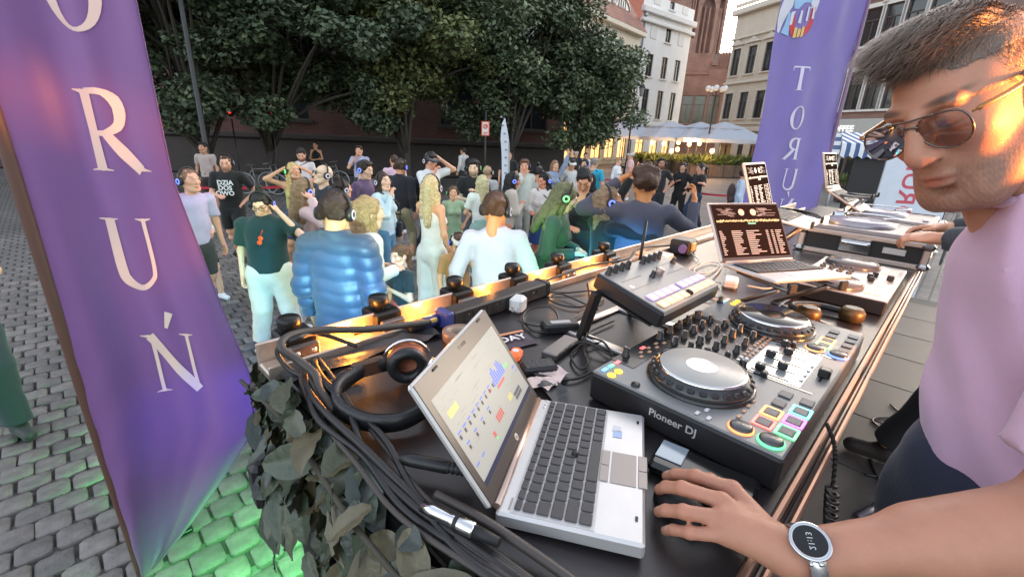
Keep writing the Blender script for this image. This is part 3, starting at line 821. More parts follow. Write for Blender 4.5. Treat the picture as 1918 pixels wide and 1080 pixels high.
M_LGLASS = mat('lantern_glass', (0.35, 0.36, 0.36), 0.25, trans=0.3)
M_GLOBE = mat('white_globe', (0.7, 0.72, 0.72), 0.3)
lantern_post('black street lamp with two lanterns right of the trees', 1181, 30, 5.3, 2, False, M_LGLASS)
lantern_post('ornate street lamp with several globes before the brick annex', 1330, 33, 6.0, 5, True, M_GLOBE)
# slim bare pole on the left
p = DP(380, 240, 12.5); e = thing('lamp_pole', 'thin dark pole rising into the tree beside the near flag', 'pole', (p.x, p.y, 0))
b = MB(); b.lathe([(0.13, 0), (0.12, 0.9), (0.07, 1.0), (0.055, 6.5)], 10); b.build('shaft', M_STEEL, e)
b = MB(); b.tube(bez([(0, 0, 6.3), (0.3, 0, 6.8), (0.8, 0, 6.9)], 10), 0.03, 6); b.build('bracket', M_STEEL, e)
# two red lights under the tree
M_RED = mat('red_signal_light', (1, 0.05, 0.03), 0.4, emit=(1, 0.02, 0.015), estr=1.6)
for lb, px in (('glowing red light under the tree, left one', 432), ('glowing red light under the tree, right one', 508)):
    p = DP(px, 211, 15.5); e = thing('signal_light', lb, 'signal light', (p.x, p.y, 0), 0, 'red lights under the trees')
    b = MB(); b.cyl((0, 0, 0), (0, 0, p.z-0.2), 0.02, n=8); b.build('post', M_STEEL, e)
    b = MB(); b.box((0, 0, p.z), (0.16, 0.12, 0.24), 0.03); hd = b.build('housing', M_STEEL, e)
    b = MB(); b.lathe([(0.0, -0.085), (0.05, -0.08), (0.065, -0.055)], 12, (0, 0, p.z+0.03), 'Y'); b.build('lens', M_RED, hd)
# sign on a post with a red border
p = DP(909, 250, 15.5); e = thing('sign_post', 'white rectangular sign with red border on a thin post', 'sign', (p.x, p.y, 0), 0.0)
b = MB(); b.cyl((0, 0.04, 0), (0, 0.04, p.z+0.7), 0.03, n=8); b.build('post', M_STEEL, e)
zc = DP(909, 241, 15.5).z
b = MB(); b.box((0, 0, zc), (0.27, 0.02, 0.45), 0.004); sg = b.build('panel', mat('sign_red', (0.6, 0.07, 0.035), 0.5), e)
b = MB(); b.box((0, -0.013, zc), (0.205, 0.01, 0.39)); b.build('panel_face', mat('sign_face', (0.75, 0.62, 0.58), 0.5), sg)
b = MB(); b.tube([(0.065*math.cos(a), -0.022, zc+0.07+0.065*math.sin(a)) for a in np.linspace(0, 2*PI, 17)[:-1]], 0.014, 6, True); b.cyl((-0.05, -0.022, zc+0.02), (0.05, -0.022, zc+0.12), 0.011, n=6); b.box((0.03, -0.021, zc+0.075), (0.03, 0.006, 0.05)); b.box((0, -0.021, zc-0.12), (0.15, 0.004, 0.02)); b.box((0, -0.021, zc-0.155), (0.12, 0.004, 0.016)); b.build('symbol', MATS['sign_red'], sg)

# white feather flag among the crowd
p = DP(948, 330, 10.5); H = DP(937, 221, 10.5).z
e = thing('feather_flag', 'narrow white feather flag with grey print behind the crowd', 'flag', (p.x, p.y, 0), 0.4)
b = MB(); pth = bez([(0.09, 0, 0), (0.08, 0, H*0.5), (0.03, 0, H*0.8), (-0.1, 0, H)], 14); b.tube(pth, 0.012, 6); b.build('pole', M_GALV, e)
b = MB(); n = 20; vs = []
for i in range(n+1):
    z = 0.45+(H-0.45)*i/n; k = i/n; w = 0.185*min(1, (1-k)**0.5*2.2)
    xr = 0.075-0.17*max(0, k-0.55)**2*4.5
    vs += [(xr, 0.015*math.sin(z*5), z), (xr-w*0.5, 0.02*math.sin(z*4+1), z), (xr-w, 0.03*math.sin(z*3+2), z)]
b.add(vs, [(i*3+j, i*3+j+1, i*3+4+j, i*3+3+j) for i in range(n) for j in range(2)], True); b.build('cloth', mat('white_flag_cloth', (0.62, 0.65, 0.72), 0.8), e)
b = MB(); rr = random.Random(4)
for i in range(11):
    z = 0.9+i*0.17; b.box((-0.015+rr.uniform(-.01, .01)-0.17*max(0, (z-0.45)/(H-0.45)-0.55)**2*4.5, -0.012+0.02*math.sin(z*4+1), z), (0.05, 0.006, 0.035))
tag(b.build('print', mat('grey_print', (0.25, 0.27, 0.33), 0.8), e), kind='stuff')

# bicycles in the dark by the wall
M_TYRE = mat('bicycle_tyre', (0.09, 0.09, 0.09), 0.7); M_BIKE = mat('bicycle_frame', (0.22, 0.22, 0.22), 0.4, 0.3)
def bicycle(label, px, py, d, rot):
    p = DP(px, py, d); e = thing('bicycle', label, 'bicycle', (p.x, p.y, 0), rot, 'bicycles parked under the trees')
    for x in (-0.52, 0.52):
        b = MB(); b.tube([(x+0.34*math.cos(a), 0, 0.36+0.34*math.sin(a)) for a in np.linspace(0, 2*PI, 25)[:-1]], 0.022, 6, True); w = b.build('wheel', M_GALV, e)
        b = MB()
        for k in range(10):
            a = 2*PI*k/10; b.cyl((x, 0, 0.36), (x+0.33*math.cos(a), 0, 0.36+0.33*math.sin(a)), 0.004, n=4)
        b.build('spokes', M_GALV, w)
    b = MB()
    for a, c in (((-0.52, 0, 0.36), (-0.12, 0, 0.32)), ((-0.52, 0, 0.36), (-0.2, 0, 0.82)), ((-0.12, 0, 0.32), (-0.22, 0, 0.92)), ((-0.12, 0, 0.32), (0.4, 0, 0.78)), ((-0.2, 0, 0.82), (0.38, 0, 0.86)), ((0.37, 0, 0.95), (0.52, 0, 0.36))): b.cyl(a, c, 0.017, n=6)
    b.build('frame', M_BIKE, e)
    b = MB(); b.box((-0.24, 0, 0.95), (0.26, 0.13, 0.05), 0.02); b.build('saddle', M_TYRE, e)
    b = MB(); b.tube(bez([(0.28, -0.28, 1.02), (0.38, -0.15, 1.04), (0.38, 0.15, 1.04), (0.28, 0.28, 1.02)], 12), 0.014, 6); b.build('handlebar', M_BIKE, e)
bicycle('bicycle parked under the tree left of the trunk', 482, 300, 15.2, 0.1); bicycle('bicycle parked right of the dark tree trunk', 527, 300, 15.6, 0.05); bicycle('bicycle leaning behind the two sitting women', 610, 300, 17.2, -0.1)
# red box
p = G(365, 318); e = thing('red_bin', 'tall dark red bin beside the thin pole', 'bin', p, 0.3)
b = MB(); b.box((0, 0, 0.62), (0.55, 0.45, 1.16), 0.03); b.build('body', mat('bin_red', (0.28, 0.012, 0.03), 0.5), e)
b = MB(); b.box((0, 0, 1.24), (0.6, 0.5, 0.07), 0.02); b.build('lid', MATS['bin_red'], e)
b = MB(); b.box((0, -0.23, 0.95), (0.3, 0.012, 0.16)); b.build('notice', mat('paper_grey', (0.5, 0.45, 0.45), 0.7), e)

# barrier belts
M_BELT = mat('red_belt', (0.5, 0.015, 0.04), 0.6)
def barrier(label, a, c, zs=0.95):
    A = DP(*a); B = DP(*c); e = thing('belt_barrier', label, 'barrier', (A.x, A.y, 0), math.atan2(B.y-A.y, B.x-A.x), 'red belt barriers round the dance area')
    L = math.hypot(B.x-A.x, B.y-A.y)
    for x in (0, L):
        b = MB(); b.lathe([(0.16, 0), (0.16, 0.03), (0.03, 0.05), (0.03, 0.9), (0.04, 0.91), (0.04, 1.0), (0, 1.0)], 12, (x, 0, 0)); b.build('post', M_STEEL, e)
    b = MB(); b.add([(L*i/8, 0.004*j, zs-0.025-0.02*math.sin(PI*i/8)+k) for i in range(9) for j in (0, 1) for k in ((0, 0.05) if j == 0 else (0.05, 0))],
          [(i*4, i*4+4, i*4+5, i*4+1) for i in range(8)]+[(i*4+3, i*4+7, i*4+6, i*4+2)[::-1] for i in range(8)]+[(i*4+1, i*4+5, i*4+6, i*4+2) for i in range(8)]); b.build('belt', M_BELT, e)
barrier('red belt barrier behind the man in the black lettered shirt', (372, 388, 9.3), (560, 382, 10.2))
barrier('red belt barrier left of the curly-haired dancer', (1120, 342, 15.5), (1200, 347, 15.0))
barrier('red belt barrier right of the woman in jeans', (1300, 360, 12.5), (1368, 361, 12.0))

# ------------------------------------------------------------------ market stall and white banner on the right
M_STRIPE = mat('awning_stripes', (0.7, 0.7, 0.72), 0.8)
nt = M_STRIPE.node_tree; tc = nt.nodes.new('ShaderNodeTexCoord'); sx = nt.nodes.new('ShaderNodeSeparateXYZ'); mth = nt.nodes.new('ShaderNodeMath'); mth.operation = 'MULTIPLY'; mth.inputs[1].default_value = 1/0.17
fr = nt.nodes.new('ShaderNodeMath'); fr.operation = 'FRACT'; gt = nt.nodes.new('ShaderNodeMath'); gt.operation = 'GREATER_THAN'; gt.inputs[1].default_value = 0.5
mxs = nt.nodes.new('ShaderNodeMix'); mxs.data_type = 'RGBA'; mxs.inputs[6].default_value = (0.7, 0.71, 0.74, 1); mxs.inputs[7].default_value = (0.06, 0.11, 0.24, 1)
for a, c in ((tc.outputs['Object'], sx.inputs[0]), (sx.outputs[0], mth.inputs[0]), (mth.outputs[0], fr.inputs[0]), (fr.outputs[0], gt.inputs[0]), (gt.outputs[0], mxs.inputs[0]), (mxs.outputs[2], nt.nodes['Principled BSDF'].inputs['Base Color'])): nt.links.new(a, c)
p0 = DP(1572, 290, 9.5)
e = thing('market_stall', 'market stall with blue and white striped awning and black side', 'stall', (p0.x, p0.y, 0), -0.12)
zt, zv = DP(1620, 246, 9.5).z, DP(1600, 290, 9.5).z
b = MB(); Ws = 2.6; vs = []
n = 30
for i in range(n+1):
    x = Ws*i/n; vs += [(0.45+x*0.75, 1.0, zt), (x, 0, zv+0.22), (x, -0.02, zv+0.10), (x, -0.02, zv-0.02-0.05*abs(math.sin(PI*i/2.0+0.01)))]
b.add(vs, [(i*4+j, i*4+1+j, i*4+5+j, i*4+4+j) for i in range(n) for j in range(3)]); b.build('awning', M_STRIPE, e)
b = MB(); b.add([(0, 0, zv+0.22), (0.45, 1.0, zt), (0.0, 2.0, zv+0.22), (0, 2.0, zv), (0, 0, zv)], [(0, 1, 2, 3, 4)][::1]); b.build('awning_side', M_STRIPE, e)
b = MB(); b.box((1.35, 0.12, zv/2), (2.0, 0.05, zv-0.04)); b.build('black_panel', mat('black_tarpaulin', (0.018, 0.017, 0.018), 0.6, var=0.3, vscale=3), e)
for x, y in ((0.03, 0.03), (2.55, 0.03), (0.03, 1.95)): b = MB(); b.cyl((x, y, 0), (x, y, zv+0.2), 0.025, n=6); b.build('post', M_GALV, e)
planter('box of yellow flowers in front of the striped stall', 1580, 378, -0.1, 0.7, M_DARKP, 0.5, 51, 'flower boxes')
p = DP(1662, 300, 6.2)
e = thing('white_banner', 'white banner with red vertical lettering behind the man in sunglasses', 'banner', (p.x, p.y, 0), -0.1)
b = MB(); b.box((0.45, 0, 1.35), (0.9, 0.012, 2.2), 0.003); b.build('cloth', mat('banner_white', (0.62, 0.66, 0.74), 0.7, var=0.05), e)
b = MB(); b.cyl((0.02, 0.03, 0), (0.02, 0.03, 2.46), 0.014, n=8); b.cyl((0.88, 0.03, 0), (0.88, 0.03, 2.46), 0.014, n=8); b.box((0.45, 0.03, 0.05), (1.0, 0.3, 0.1), 0.02); b.build('stand', M_GALV, e)
M_BRED = mat('banner_red_print', (0.55, 0.09, 0.12), 0.7)
Mt = Matrix.Translation((0.36, -0.008, 1.66)) @ Matrix(((0, 1, 0, 0), (0, 0, -1, 0), (1, 0, 0, 0), (0, 0, 0, 1)))
text('lettering', 'TORUŃ', 0.33, M_BRED, e, Mt, 0.004)

# ------------------------------------------------------------------ the two purple flags
def stroke(pts, ws, n=10):
    P = bez([(p[0], p[1], 0) for p in pts], n) if len(pts) > 2 else [Vector((pts[0][0]+(pts[1][0]-pts[0][0])*i/n, pts[0][1]+(pts[1][1]-pts[0][1])*i/n, 0)) for i in range(n+1)]
    N = len(P); vs = []
    for i, p in enumerate(P):
        t = (P[min(i+1, N-1)]-P[max(i-1, 0)]).normalized(); nn = Vector((-t.y, t.x, 0))
        u = i/(N-1)*(len(ws)-1); k = min(int(u), len(ws)-2); w = ws[k]+(ws[k+1]-ws[k])*(u-k)
        vs += [p+nn*w/2, p-nn*w/2]
    return vs, [(2*i, 2*i+1, 2*i+3, 2*i+2) for i in range(N-1)]
def serif(x, y, w, up=1): return stroke([(x-w/2, y), (x-w*0.2, y+0.012*up), (x, y+0.018*up), (x+w*0.2, y+0.012*up), (x+w/2, y)], [0.012, 0.03, 0.05, 0.03, 0.012], 8)
TK, TN = 0.17, 0.065
def ringO(cx, cy, rx, ry):
    n = 32; vs = []
    for i in range(n):
        a = 2*PI*i/n; ww = TN+(TK-TN)*abs(math.cos(a+0.25))**1.3
        vs += [(cx+rx*math.cos(a), cy+ry*math.sin(a), 0), (cx+(rx-ww)*math.cos(a), cy+(ry-ww*0.62)*math.sin(a), 0)]
    return [Vector(v) for v in vs], [(2*i, 2*i+1, (2*i+3) % (2*n), (2*i+2) % (2*n)) for i in range(n)]
LETTERS = {
 'T': [stroke([(0, 0.02), (0, 0.96)], [TK, TK*0.85, TK]), serif(0, 0.02, 0.36), stroke([(-0.38, 0.97), (0.38, 0.97)], [TN, TN]), stroke([(-0.37, 0.99), (-0.385, 0.82)], [0.05, 0.02], 4), stroke([(0.37, 0.99), (0.385, 0.82)], [0.05, 0.02], 4)],
 'O': [ringO(0, 0.5, 0.42, 0.51)],
 'R': [stroke([(-0.2, 0.02), (-0.2, 0.98)], [TK, TK*0.85, TK]), serif(-0.2, 0.02, 0.36), serif(-0.27, 0.98, 0.25, -1), stroke([(-0.2, 0.965), (0.06, 0.96), (0.22, 0.86), (0.25, 0.72), (0.18, 0.56), (-0.02, 0.48), (-0.2, 0.48)], [TN, TN*1.2, TK, TK, TK*0.7, TN, TN], 22), stroke([(-0.02, 0.49), (0.18, 0.25), (0.4, 0.02)], [TK*0.8, TK, TK*0.9]), serif(0.43, 0.02, 0.26)],
 'U': [stroke([(-0.26, 0.98), (-0.26, 0.3), (-0.2, 0.1), (0.02, 0.0), (0.22, 0.1), (0.29, 0.3), (0.29, 0.98)], [TK, TK, TK*0.95, TN*1.3, TN, TN, TN], 40), serif(-0.26, 0.98, 0.32, -1), serif(0.29, 0.98, 0.24, -1)],
 'N': [stroke([(-0.3, 0.02), (-0.3, 0.98)], [TN, TN]), serif(-0.3, 0.02, 0.26), serif(-0.36, 0.98, 0.24, -1), stroke([(-0.32, 0.97), (0.34, 0.0)], [TK, TK]), stroke([(0.33, 0.02), (0.33, 0.98)], [TN, TN]), serif(0.33, 0.98, 0.26, -1)],
 'ACC': [stroke([(0.02, 1.1), (0.12, 1.34)], [0.05, 0.13], 4)]}
def print_mesh(polys, surf, cx, cz, w, h, off=0.005, both=False):
    b = MB()
    for sg in ((1, -1) if both else (1,)):
        for vs, fs in polys:
            pts = [surf(cx+v.x*w, cz+(v.y-0.5)*h, off*sg) for v in vs]
            b.add(pts, fs if sg > 0 else [f[::-1] for f in fs])
    return b
M_FLAG = mat('purple_flag_cloth', (0.17, 0.066, 0.215), 0.5, var=0.05, vscale=4, sheen=0.3)
M_FLAGF = mat('violet_flag_cloth', (0.2, 0.15, 0.42), 0.62, var=0.05, vscale=4, sheen=0.3)  # same purple cloth, paler because distance haze is painted in
nt = M_FLAG.node_tree; bs = nt.nodes['Principled BSDF']; out = nt.nodes['Material Output']
trn = nt.nodes.new('ShaderNodeBsdfTranslucent'); trn.inputs[0].default_value = (0.3, 0.17, 0.5, 1); ms_ = nt.nodes.new('ShaderNodeMixShader'); ms_.inputs[0].default_value = 0.3
nt.links.new(bs.outputs[0], ms_.inputs[1]); nt.links.new(trn.outputs[0], ms_.inputs[2]); nt.links.new(ms_.outputs[0], out.inputs[0])
M_LET = mat('flag_letter_print', (0.8, 0.56, 0.5), 0.6)
M_SLEEVE = mat('flag_pole_sleeve', (0.1, 0.042, 0.03), 0.5)
# near flag: seen from its printed side
lam = 1.5; P0 = Vector((-1.0995*lam, lam, 0)); dv = Vector((0.95, 0.3, 0)).normalized(); nv_ = Vector((dv.y, -dv.x, 0))
Z0, Z1 = 0.24, 3.6
def nf_w(z):
    if z < 0.98: return 0.02+0.55*max(0, (z-Z0)/(0.98-Z0))**0.85
    if z < 1.15: return 0.57
    return max(0.25, 0.57-0.14*min(1, (z-1.15)/0.9))
def near_surf(x, z, off=0.0):
    w = nf_w(z); u = x/max(w, 0.02)
    a = 0.013+0.02*max(0, 1.6-z)
    d = a*math.sin(u*9+0.6*z)+0.009*math.sin(u*17-1.3*z+1)-0.07*u*u*max(0, 1.55-z)-0.03*math.sin(PI*min(1, u))+0.004*math.sin(u*33+2.2*z+1.5*math.sin(3*z))*min(1, 0.4+max(0, 1.9-z))+0.003*math.sin((u*0.6-z)*26+2*math.sin(5*u))*(z < 1.6)*min(1, (1.6-z)*2)
    return P0+dv*x+nv_*(d+off)+Vector((0, 0, z))
e = thing('purple_flag', 'tall purple flag with pale letters, close at the left edge', 'flag', P0, 0)
b = MB(); nu, nz = 26, 70; vs = []
for j in range(nz+1):
    z = Z0+(Z1-Z0)*j/nz; w = nf_w(z)
    for i in range(nu+1): vs.append(near_surf(w*i/nu, z)-P0)
b.add(vs, [(j*(nu+1)+i, j*(nu+1)+i+1, (j+1)*(nu+1)+i+1, (j+1)*(nu+1)+i) for j in range(nz) for i in range(nu)], True); fc = b.build('cloth', M_FLAG, e)
b = MB(); b.tube([near_surf(nf_w(z)*1.0, z)-P0 for z in np.linspace(Z0, Z1, 60)], 0.003, 5); b.build('hem', M_FLAG, fc)
b = MB(); b.tube([(-0.012, 0, z) for z in (0.0, 0.5, 1.2, 2.2, 3.0, 3.7)], [0.014, 0.016, 0.022, 0.022, 0.02, 0.015], 10); b.build('pole', M_SLEEVE, e)
b = MB(); b.box((0, 0, 0.03), (0.16, 0.16, 0.06), 0.02); b.build('base', M_STEEL, e)
for L, z, xo in (('T', 3.06, 0.24), ('O', 2.64, 0.255), ('R', 2.205, 0.262), ('U', 1.775, 0.25), ('N', 1.305, 0.295)):
    polys = LETTERS[L]+(LETTERS['ACC'] if L == 'N' else [])
    b = print_mesh(polys, lambda x, z_, o: near_surf(x, z_, o)-P0, xo, z, 0.2, 0.27); b.build('letter', M_LET, e)
# far flag: seen from its back
pF = DP(1428, 200, 5.5); pR = DP(1574, 200, 5.75)
dF = Vector((pR.x-pF.x, pR.y-pF.y, 0)); WF = dF.length; dF.normalize(); nF = Vector((dF.y, -dF.x, 0)); PF = Vector((pR.x, pR.y, 0))   # pole on the right side
def far_surf(x, z, off=0.0):
    u = x/WF
    d = 0.02*math.sin(u*7+z*1.4)+0.012*math.sin(u*15-z*3+1)+0.01*math.sin((u*4+z)*4)
    return PF-dF*x+nF*(d+off)+Vector((0, 0, z))
e = thing('purple_flag', 'purple flag with mirrored letters and a city crest, beyond the laptops', 'flag', PF, 0)
b = MB(); nu, nz = 24, 60; vs = []
def ff_w(z): return WF*min(1.0, 0.1+0.9*max(0, (z-0.55)/0.9)) if z < 1.45 else WF*(1.0-0.02*math.sin((z-1.4)*2))
for j in range(nz+1):
    z = 0.55+(4.3-0.55)*j/nz; w = ff_w(z)
    for i in range(nu+1): vs.append(far_surf(w*i/nu, z)-PF)
b.add(vs, [(j*(nu+1)+i, j*(nu+1)+i+1, (j+1)*(nu+1)+i+1, (j+1)*(nu+1)+i)[::-1] for j in range(nz) for i in range(nu)], True); b.build('cloth', M_FLAGF, e)
M_LETF = mat('far_letter_print', (0.68, 0.62, 0.75), 0.6)
b = MB(); b.tube([(0.012, 0, z) for z in (0.0, 1.0, 2.5, 4.3)], [0.02, 0.022, 0.022, 0.016], 8); b.build('pole', mat('far_pole_sleeve', (0.2, 0.11, 0.2), 0.5), e)
b = MB(); b.box((0, 0, 0.03), (0.6, 0.6, 0.06), 0.02); b.build('base', M_STEEL, e)
for L, py, px in (('T', 148, 1495), ('O', 221, 1492), ('R', 279, 1488), ('U', 336, 1483), ('N', 392, 1478)):
    q = DP(px, py, 5.6); xo = (PF-Vector((q.x, q.y, 0))).dot(dF)
    b = print_mesh(LETTERS[L]+(LETTERS['ACC'] if L == 'N' else []), lambda x, z_, o: far_surf(x, z_, o)-PF, xo, q.z, 0.25, 0.25, 0.005, True); b.build('letter', M_LETF, e)
def poly(pts): return [Vector((p[0], p[1], 0)) for p in pts], [tuple(range(len(pts)))]
q = DP(1490, 30, 5.6); xo = (PF-Vector((q.x, q.y, 0))).dot(dF)
def crest(nm, m, shapes_, off):
    b = MB()
    for pts in shapes_:
        vs = [far_surf(xo-(p[0]-600)/1200*0.62, q.z-(p[1]-360)/1080*0.56, off)-PF for p in pts]
        b.add(vs, [tuple(range(len(pts)))[::-1]])
    b.build(nm, m, e)
CW = mat('crest_white', (0.66, 0.65, 0.72), 0.7); CB = mat('crest_blue', (0.3, 0.48, 0.7), 0.7); CR = mat('crest_red', (0.55, 0.06, 0.07), 0.7); CY = mat('crest_gold', (0.75, 0.52, 0.2), 0.7)
crest('crest_wings', CW, [[(240, -140), (420, -100), (440, 200), (380, 330), (300, 520), (250, 720), (190, 690), (145, 480), (150, 300), (190, 150)], [(1040, -140), (1050, 100), (1010, 280), (960, 250), (820, 130), (860, -140)]], 0.004)
crest('crest_robe', CB, [[(430, 80), (600, -60), (860, -40), (850, 120), (660, 140), (560, 260), (470, 260)], [(380, 330), (430, 330), (460, 760), (290, 710), (340, 560)]], 0.006)
crest('crest_shield', CR, [[(450, 320), (990, 170), (990, 480), (930, 620), (820, 720), (580, 790), (500, 740), (440, 600)]], 0.008)
crest('crest_towers', CW, [[(430, 320), (490, 310), (480, 550), (430, 560)], [(610, 290), (650, 280), (660, 520), (590, 520)], [(770, 210), (815, 200), (815, 460), (760, 470)], [(920, 170), (965, 160), (985, 400), (920, 410)], [(440, 320), (980, 140), (980, 185), (440, 360)]], 0.011)
crest('crest_gate', CY, [[(550, 610), (580, 590), (615, 610), (610, 785), (550, 795)], [(715, 590), (745, 560), (780, 590), (775, 745), (715, 770)], [(630, 640), (665, 600), (700, 640), (690, 770), (630, 780)]], 0.011)
# ================================================================== the table and everything on it
M_TOP = mat('table_laminate', (0.022, 0.018, 0.019), 0.33, spec=0.5, var=0.35, vscale=3.0, bump=0.05, bscale=250)
M_ALU = mat('brushed_aluminium', (0.62, 0.56, 0.52), 0.28, 0.9, var=0.12, vscale=6)
M_ALUD = mat('dark_aluminium', (0.2, 0.18, 0.17), 0.35, 0.8, var=0.15)
M_BLK = mat('black_plastic', (0.014, 0.014, 0.015), 0.42, var=0.15)
M_BLKG = mat('black_gloss', (0.01, 0.01, 0.011), 0.12)
M_RUB = mat('black_rubber', (0.012, 0.012, 0.013), 0.6)
M_WPL = mat('white_plastic', (0.7, 0.68, 0.66), 0.35, var=0.05)
M_GREY = mat('grey_plastic', (0.16, 0.16, 0.165), 0.45, var=0.1)
M_CHROME = mat('chrome', (0.75, 0.75, 0.76), 0.15, 1.0)
def on_table(name, label, cat, s, t, z=0.0, rz=0.0, group=None):
    return thing(name, label, cat, ST(s, t, TABLE_Z+z), TA+rz, group)

tb = on_table('long_table', 'long dark table with metal edge strips carrying the equipment', 'table', 2.3, 0.55)
def tbm(): 
    b = MB(); b.M = Matrix.Translation((-2.3, -0.55, 0)); return b
b = tbm(); b.box((2.75, 0.535, -0.016), (4.95, 0.905, 0.032), 0.004); b.build('top', M_TOP, tb)
for i, (w, z, o) in enumerate(((0.012, 0.001, 0.0), (0.007, -0.006, 0.011), (0.01, -0.014, 0.02))):
    b = tbm(); b.box((2.75, 0.079-o, z-0.006), (4.95, w, 0.016), 0.003); b.build('edge_strip', mat('edge_orange_lit', (0.34, 0.2, 0.145), 0.42, 0.65, var=0.2, vscale=5) if i != 1 else M_ALUD, tb)  # aluminium strips, the orange stage light painted into their colour
for s in (0.45, 2.0, 3.5, 5.0):
    for t in (0.2, 0.9):
        b = tbm(); b.cyl((s, t, -TABLE_Z+STAGE_Z), (s, t, -0.03), 0.022, n=10); b.build('leg', M_ALUD, tb)
b = tbm(); b.box((2.75, 0.995, -0.5), (4.95, 0.012, 0.92)); b.build('front_skirt', mat('black_skirt_cloth', (0.012, 0.012, 0.013), 0.9, var=0.2), tb)
b = tbm(); b.box((0.27, 0.535, -0.5), (0.012, 0.905, 0.92)); b.build('end_skirt', MATS['black_skirt_cloth'], tb)
# rail along the far edge
M_RAIL = mat('rail_aluminium', (0.6, 0.5, 0.42), 0.34, 0.75, var=0.25, vscale=9, bump=0.1)
rail = on_table('truss_rail', 'long metal rail along the far table edge, glowing orange', 'rail', 2.3, 1.05)
def rlm():
    b = MB(); b.M = Matrix.Translation((-2.3, -1.05, 0)); return b
b = rlm(); b.box((2.5, 1.035, -0.005), (4.5, 0.075, 0.022), 0.004); b.build('base_profile', M_RAIL, rail)
b = rlm(); b.box((2.5, 1.079, 0.018), (4.5, 0.010, 0.07), 0.003); b.build('outer_lip', M_RAIL, rail)
b = rlm(); b.box((2.5, 1.000, 0.008), (4.5, 0.008, 0.03), 0.002); b.build('inner_lip', M_RAIL, rail)
M_LED = mat('orange_led_strip', (1, 0.5, 0.05), 0.4, emit=(1.0, 0.36, 0.03), estr=4.5)
for s0, s1 in ((0.42, 0.52), (0.69, 0.72), (0.95, 0.98), (1.24, 1.27), (1.55, 1.6)):
    l = bpy.data.lights.new('led_glow', 'POINT'); l.energy = 0.22 if s0 > 0.5 else 0.6; l.color = (1.0, 0.36, 0.05); l.shadow_soft_size = 0.02
    o = bpy.data.objects.new('led_glow', l); COL.objects.link(o); o.parent = rail; o.location = ((s0+s1)/2-2.3, 0.0, 0.045)
    b = rlm(); b.box(((s0+s1)/2, 1.073, 0.022), (s1-s0, 0.003, 0.016)); b.build('led_strip', M_LED, rail)
# clamps with knobs carrying the coloured floodlights
M_CL = mat('clamp_black_metal', (0.022, 0.022, 0.022), 0.35, 0.5)
def flood(label, s, rgb, power, aim, t=1.09, cone=1.25, group='floodlights clamped to the rail'):
    e = on_table('flood_lamp', label, 'floodlight', s, t, 0, 0, group)
    b = MB(); b.box((0, 0.01, 0.028), (0.085, 0.085, 0.05), 0.006); b.build('clamp_block', M_CL, e)
    b = MB(); b.lathe([(0.0, 0.092), (0.024, 0.092), (0.028, 0.086), (0.028, 0.068), (0.022, 0.062), (0.012, 0.058), (0.012, 0.05)], 16, (-0.008, 0.01, 0)); b.build('knob', M_CL, e)
    b = MB(); b.box((0.0, -0.05, 0.012), (0.07, 0.02, 0.05), 0.003); br = b.build('bracket', M_ALUD, e)
    b = MB()
    for x in (-0.02, 0.02): b.lathe([(0, -0.062), (0.006, -0.062), (0.007, -0.058)], 8, (x, 0, 0.02), 'Y')
    b.build('bolt_heads', M_CHROME, br)
    b = MB(); b.box((0, 0.045, -0.13), (0.2, 0.07, 0.15), 0.012); hd = b.build('housing', M_CL, e)
    b = MB(); b.box((0, 0.0805, -0.13), (0.17, 0.004, 0.12)); b.build('lens', mat('lens_%s' % '_'.join('%d' % (c*99) for c in rgb), rgb, 0.3, emit=rgb, estr=6), hd)
    b = MB(); b.box((0, 0.03, -0.03), (0.03, 0.03, 0.08)); b.build('yoke', M_CL, e)
    l = bpy.data.lights.new('flood_beam', 'SPOT'); l.energy = power; l.color = rgb; l.spot_size = cone; l.spot_blend = 0.55; l.shadow_soft_size = 0.09
    o = bpy.data.objects.new('flood_beam', l); COL.objects.link(o); o.parent = e; o.location = (0, 0.1, -0.13)
    o.rotation_euler = Vector(aim).to_track_quat('-Z', 'Y').to_euler()
    return e
GRN, BLU, WHT, VIO, CYA = (0.16, 1.0, 0.28), (0.05, 0.32, 1.0), (0.62, 1.0, 0.72), (0.45, 0.5, 1.0), (0.2, 0.75, 1.0)
flood('floodlight clamp at the left end of the rail, under the looped cable', 0.345, (0.42, 1.0, 0.5), 36, (0.36, 1, -0.13), cone=0.5)
flood('floodlight clamp right in front of the blue puffer jacket', 0.588, (0.04, 0.42, 1.0), 75, (0.39, 1, -0.34), cone=0.62)
flood('floodlight clamp between the puffer jacket and the white shirt', 0.861, WHT, 48, (0.6, 1, -0.1), cone=1.15)
flood('floodlight clamp in front of the man in the white shirt', 1.124, (0.7, 0.5, 1.0), 7, (0.8, 1, -0.34), cone=0.7)
flood('floodlight clamp in front of the woman in green trousers', 1.381, GRN, 60, (1.45, 1, -0.3), cone=0.42)
flood('floodlight clamp right of the woman in green trousers', 1.709, (0.04, 0.45, 1.0), 190, (2.2, 1, -0.75), cone=0.6)
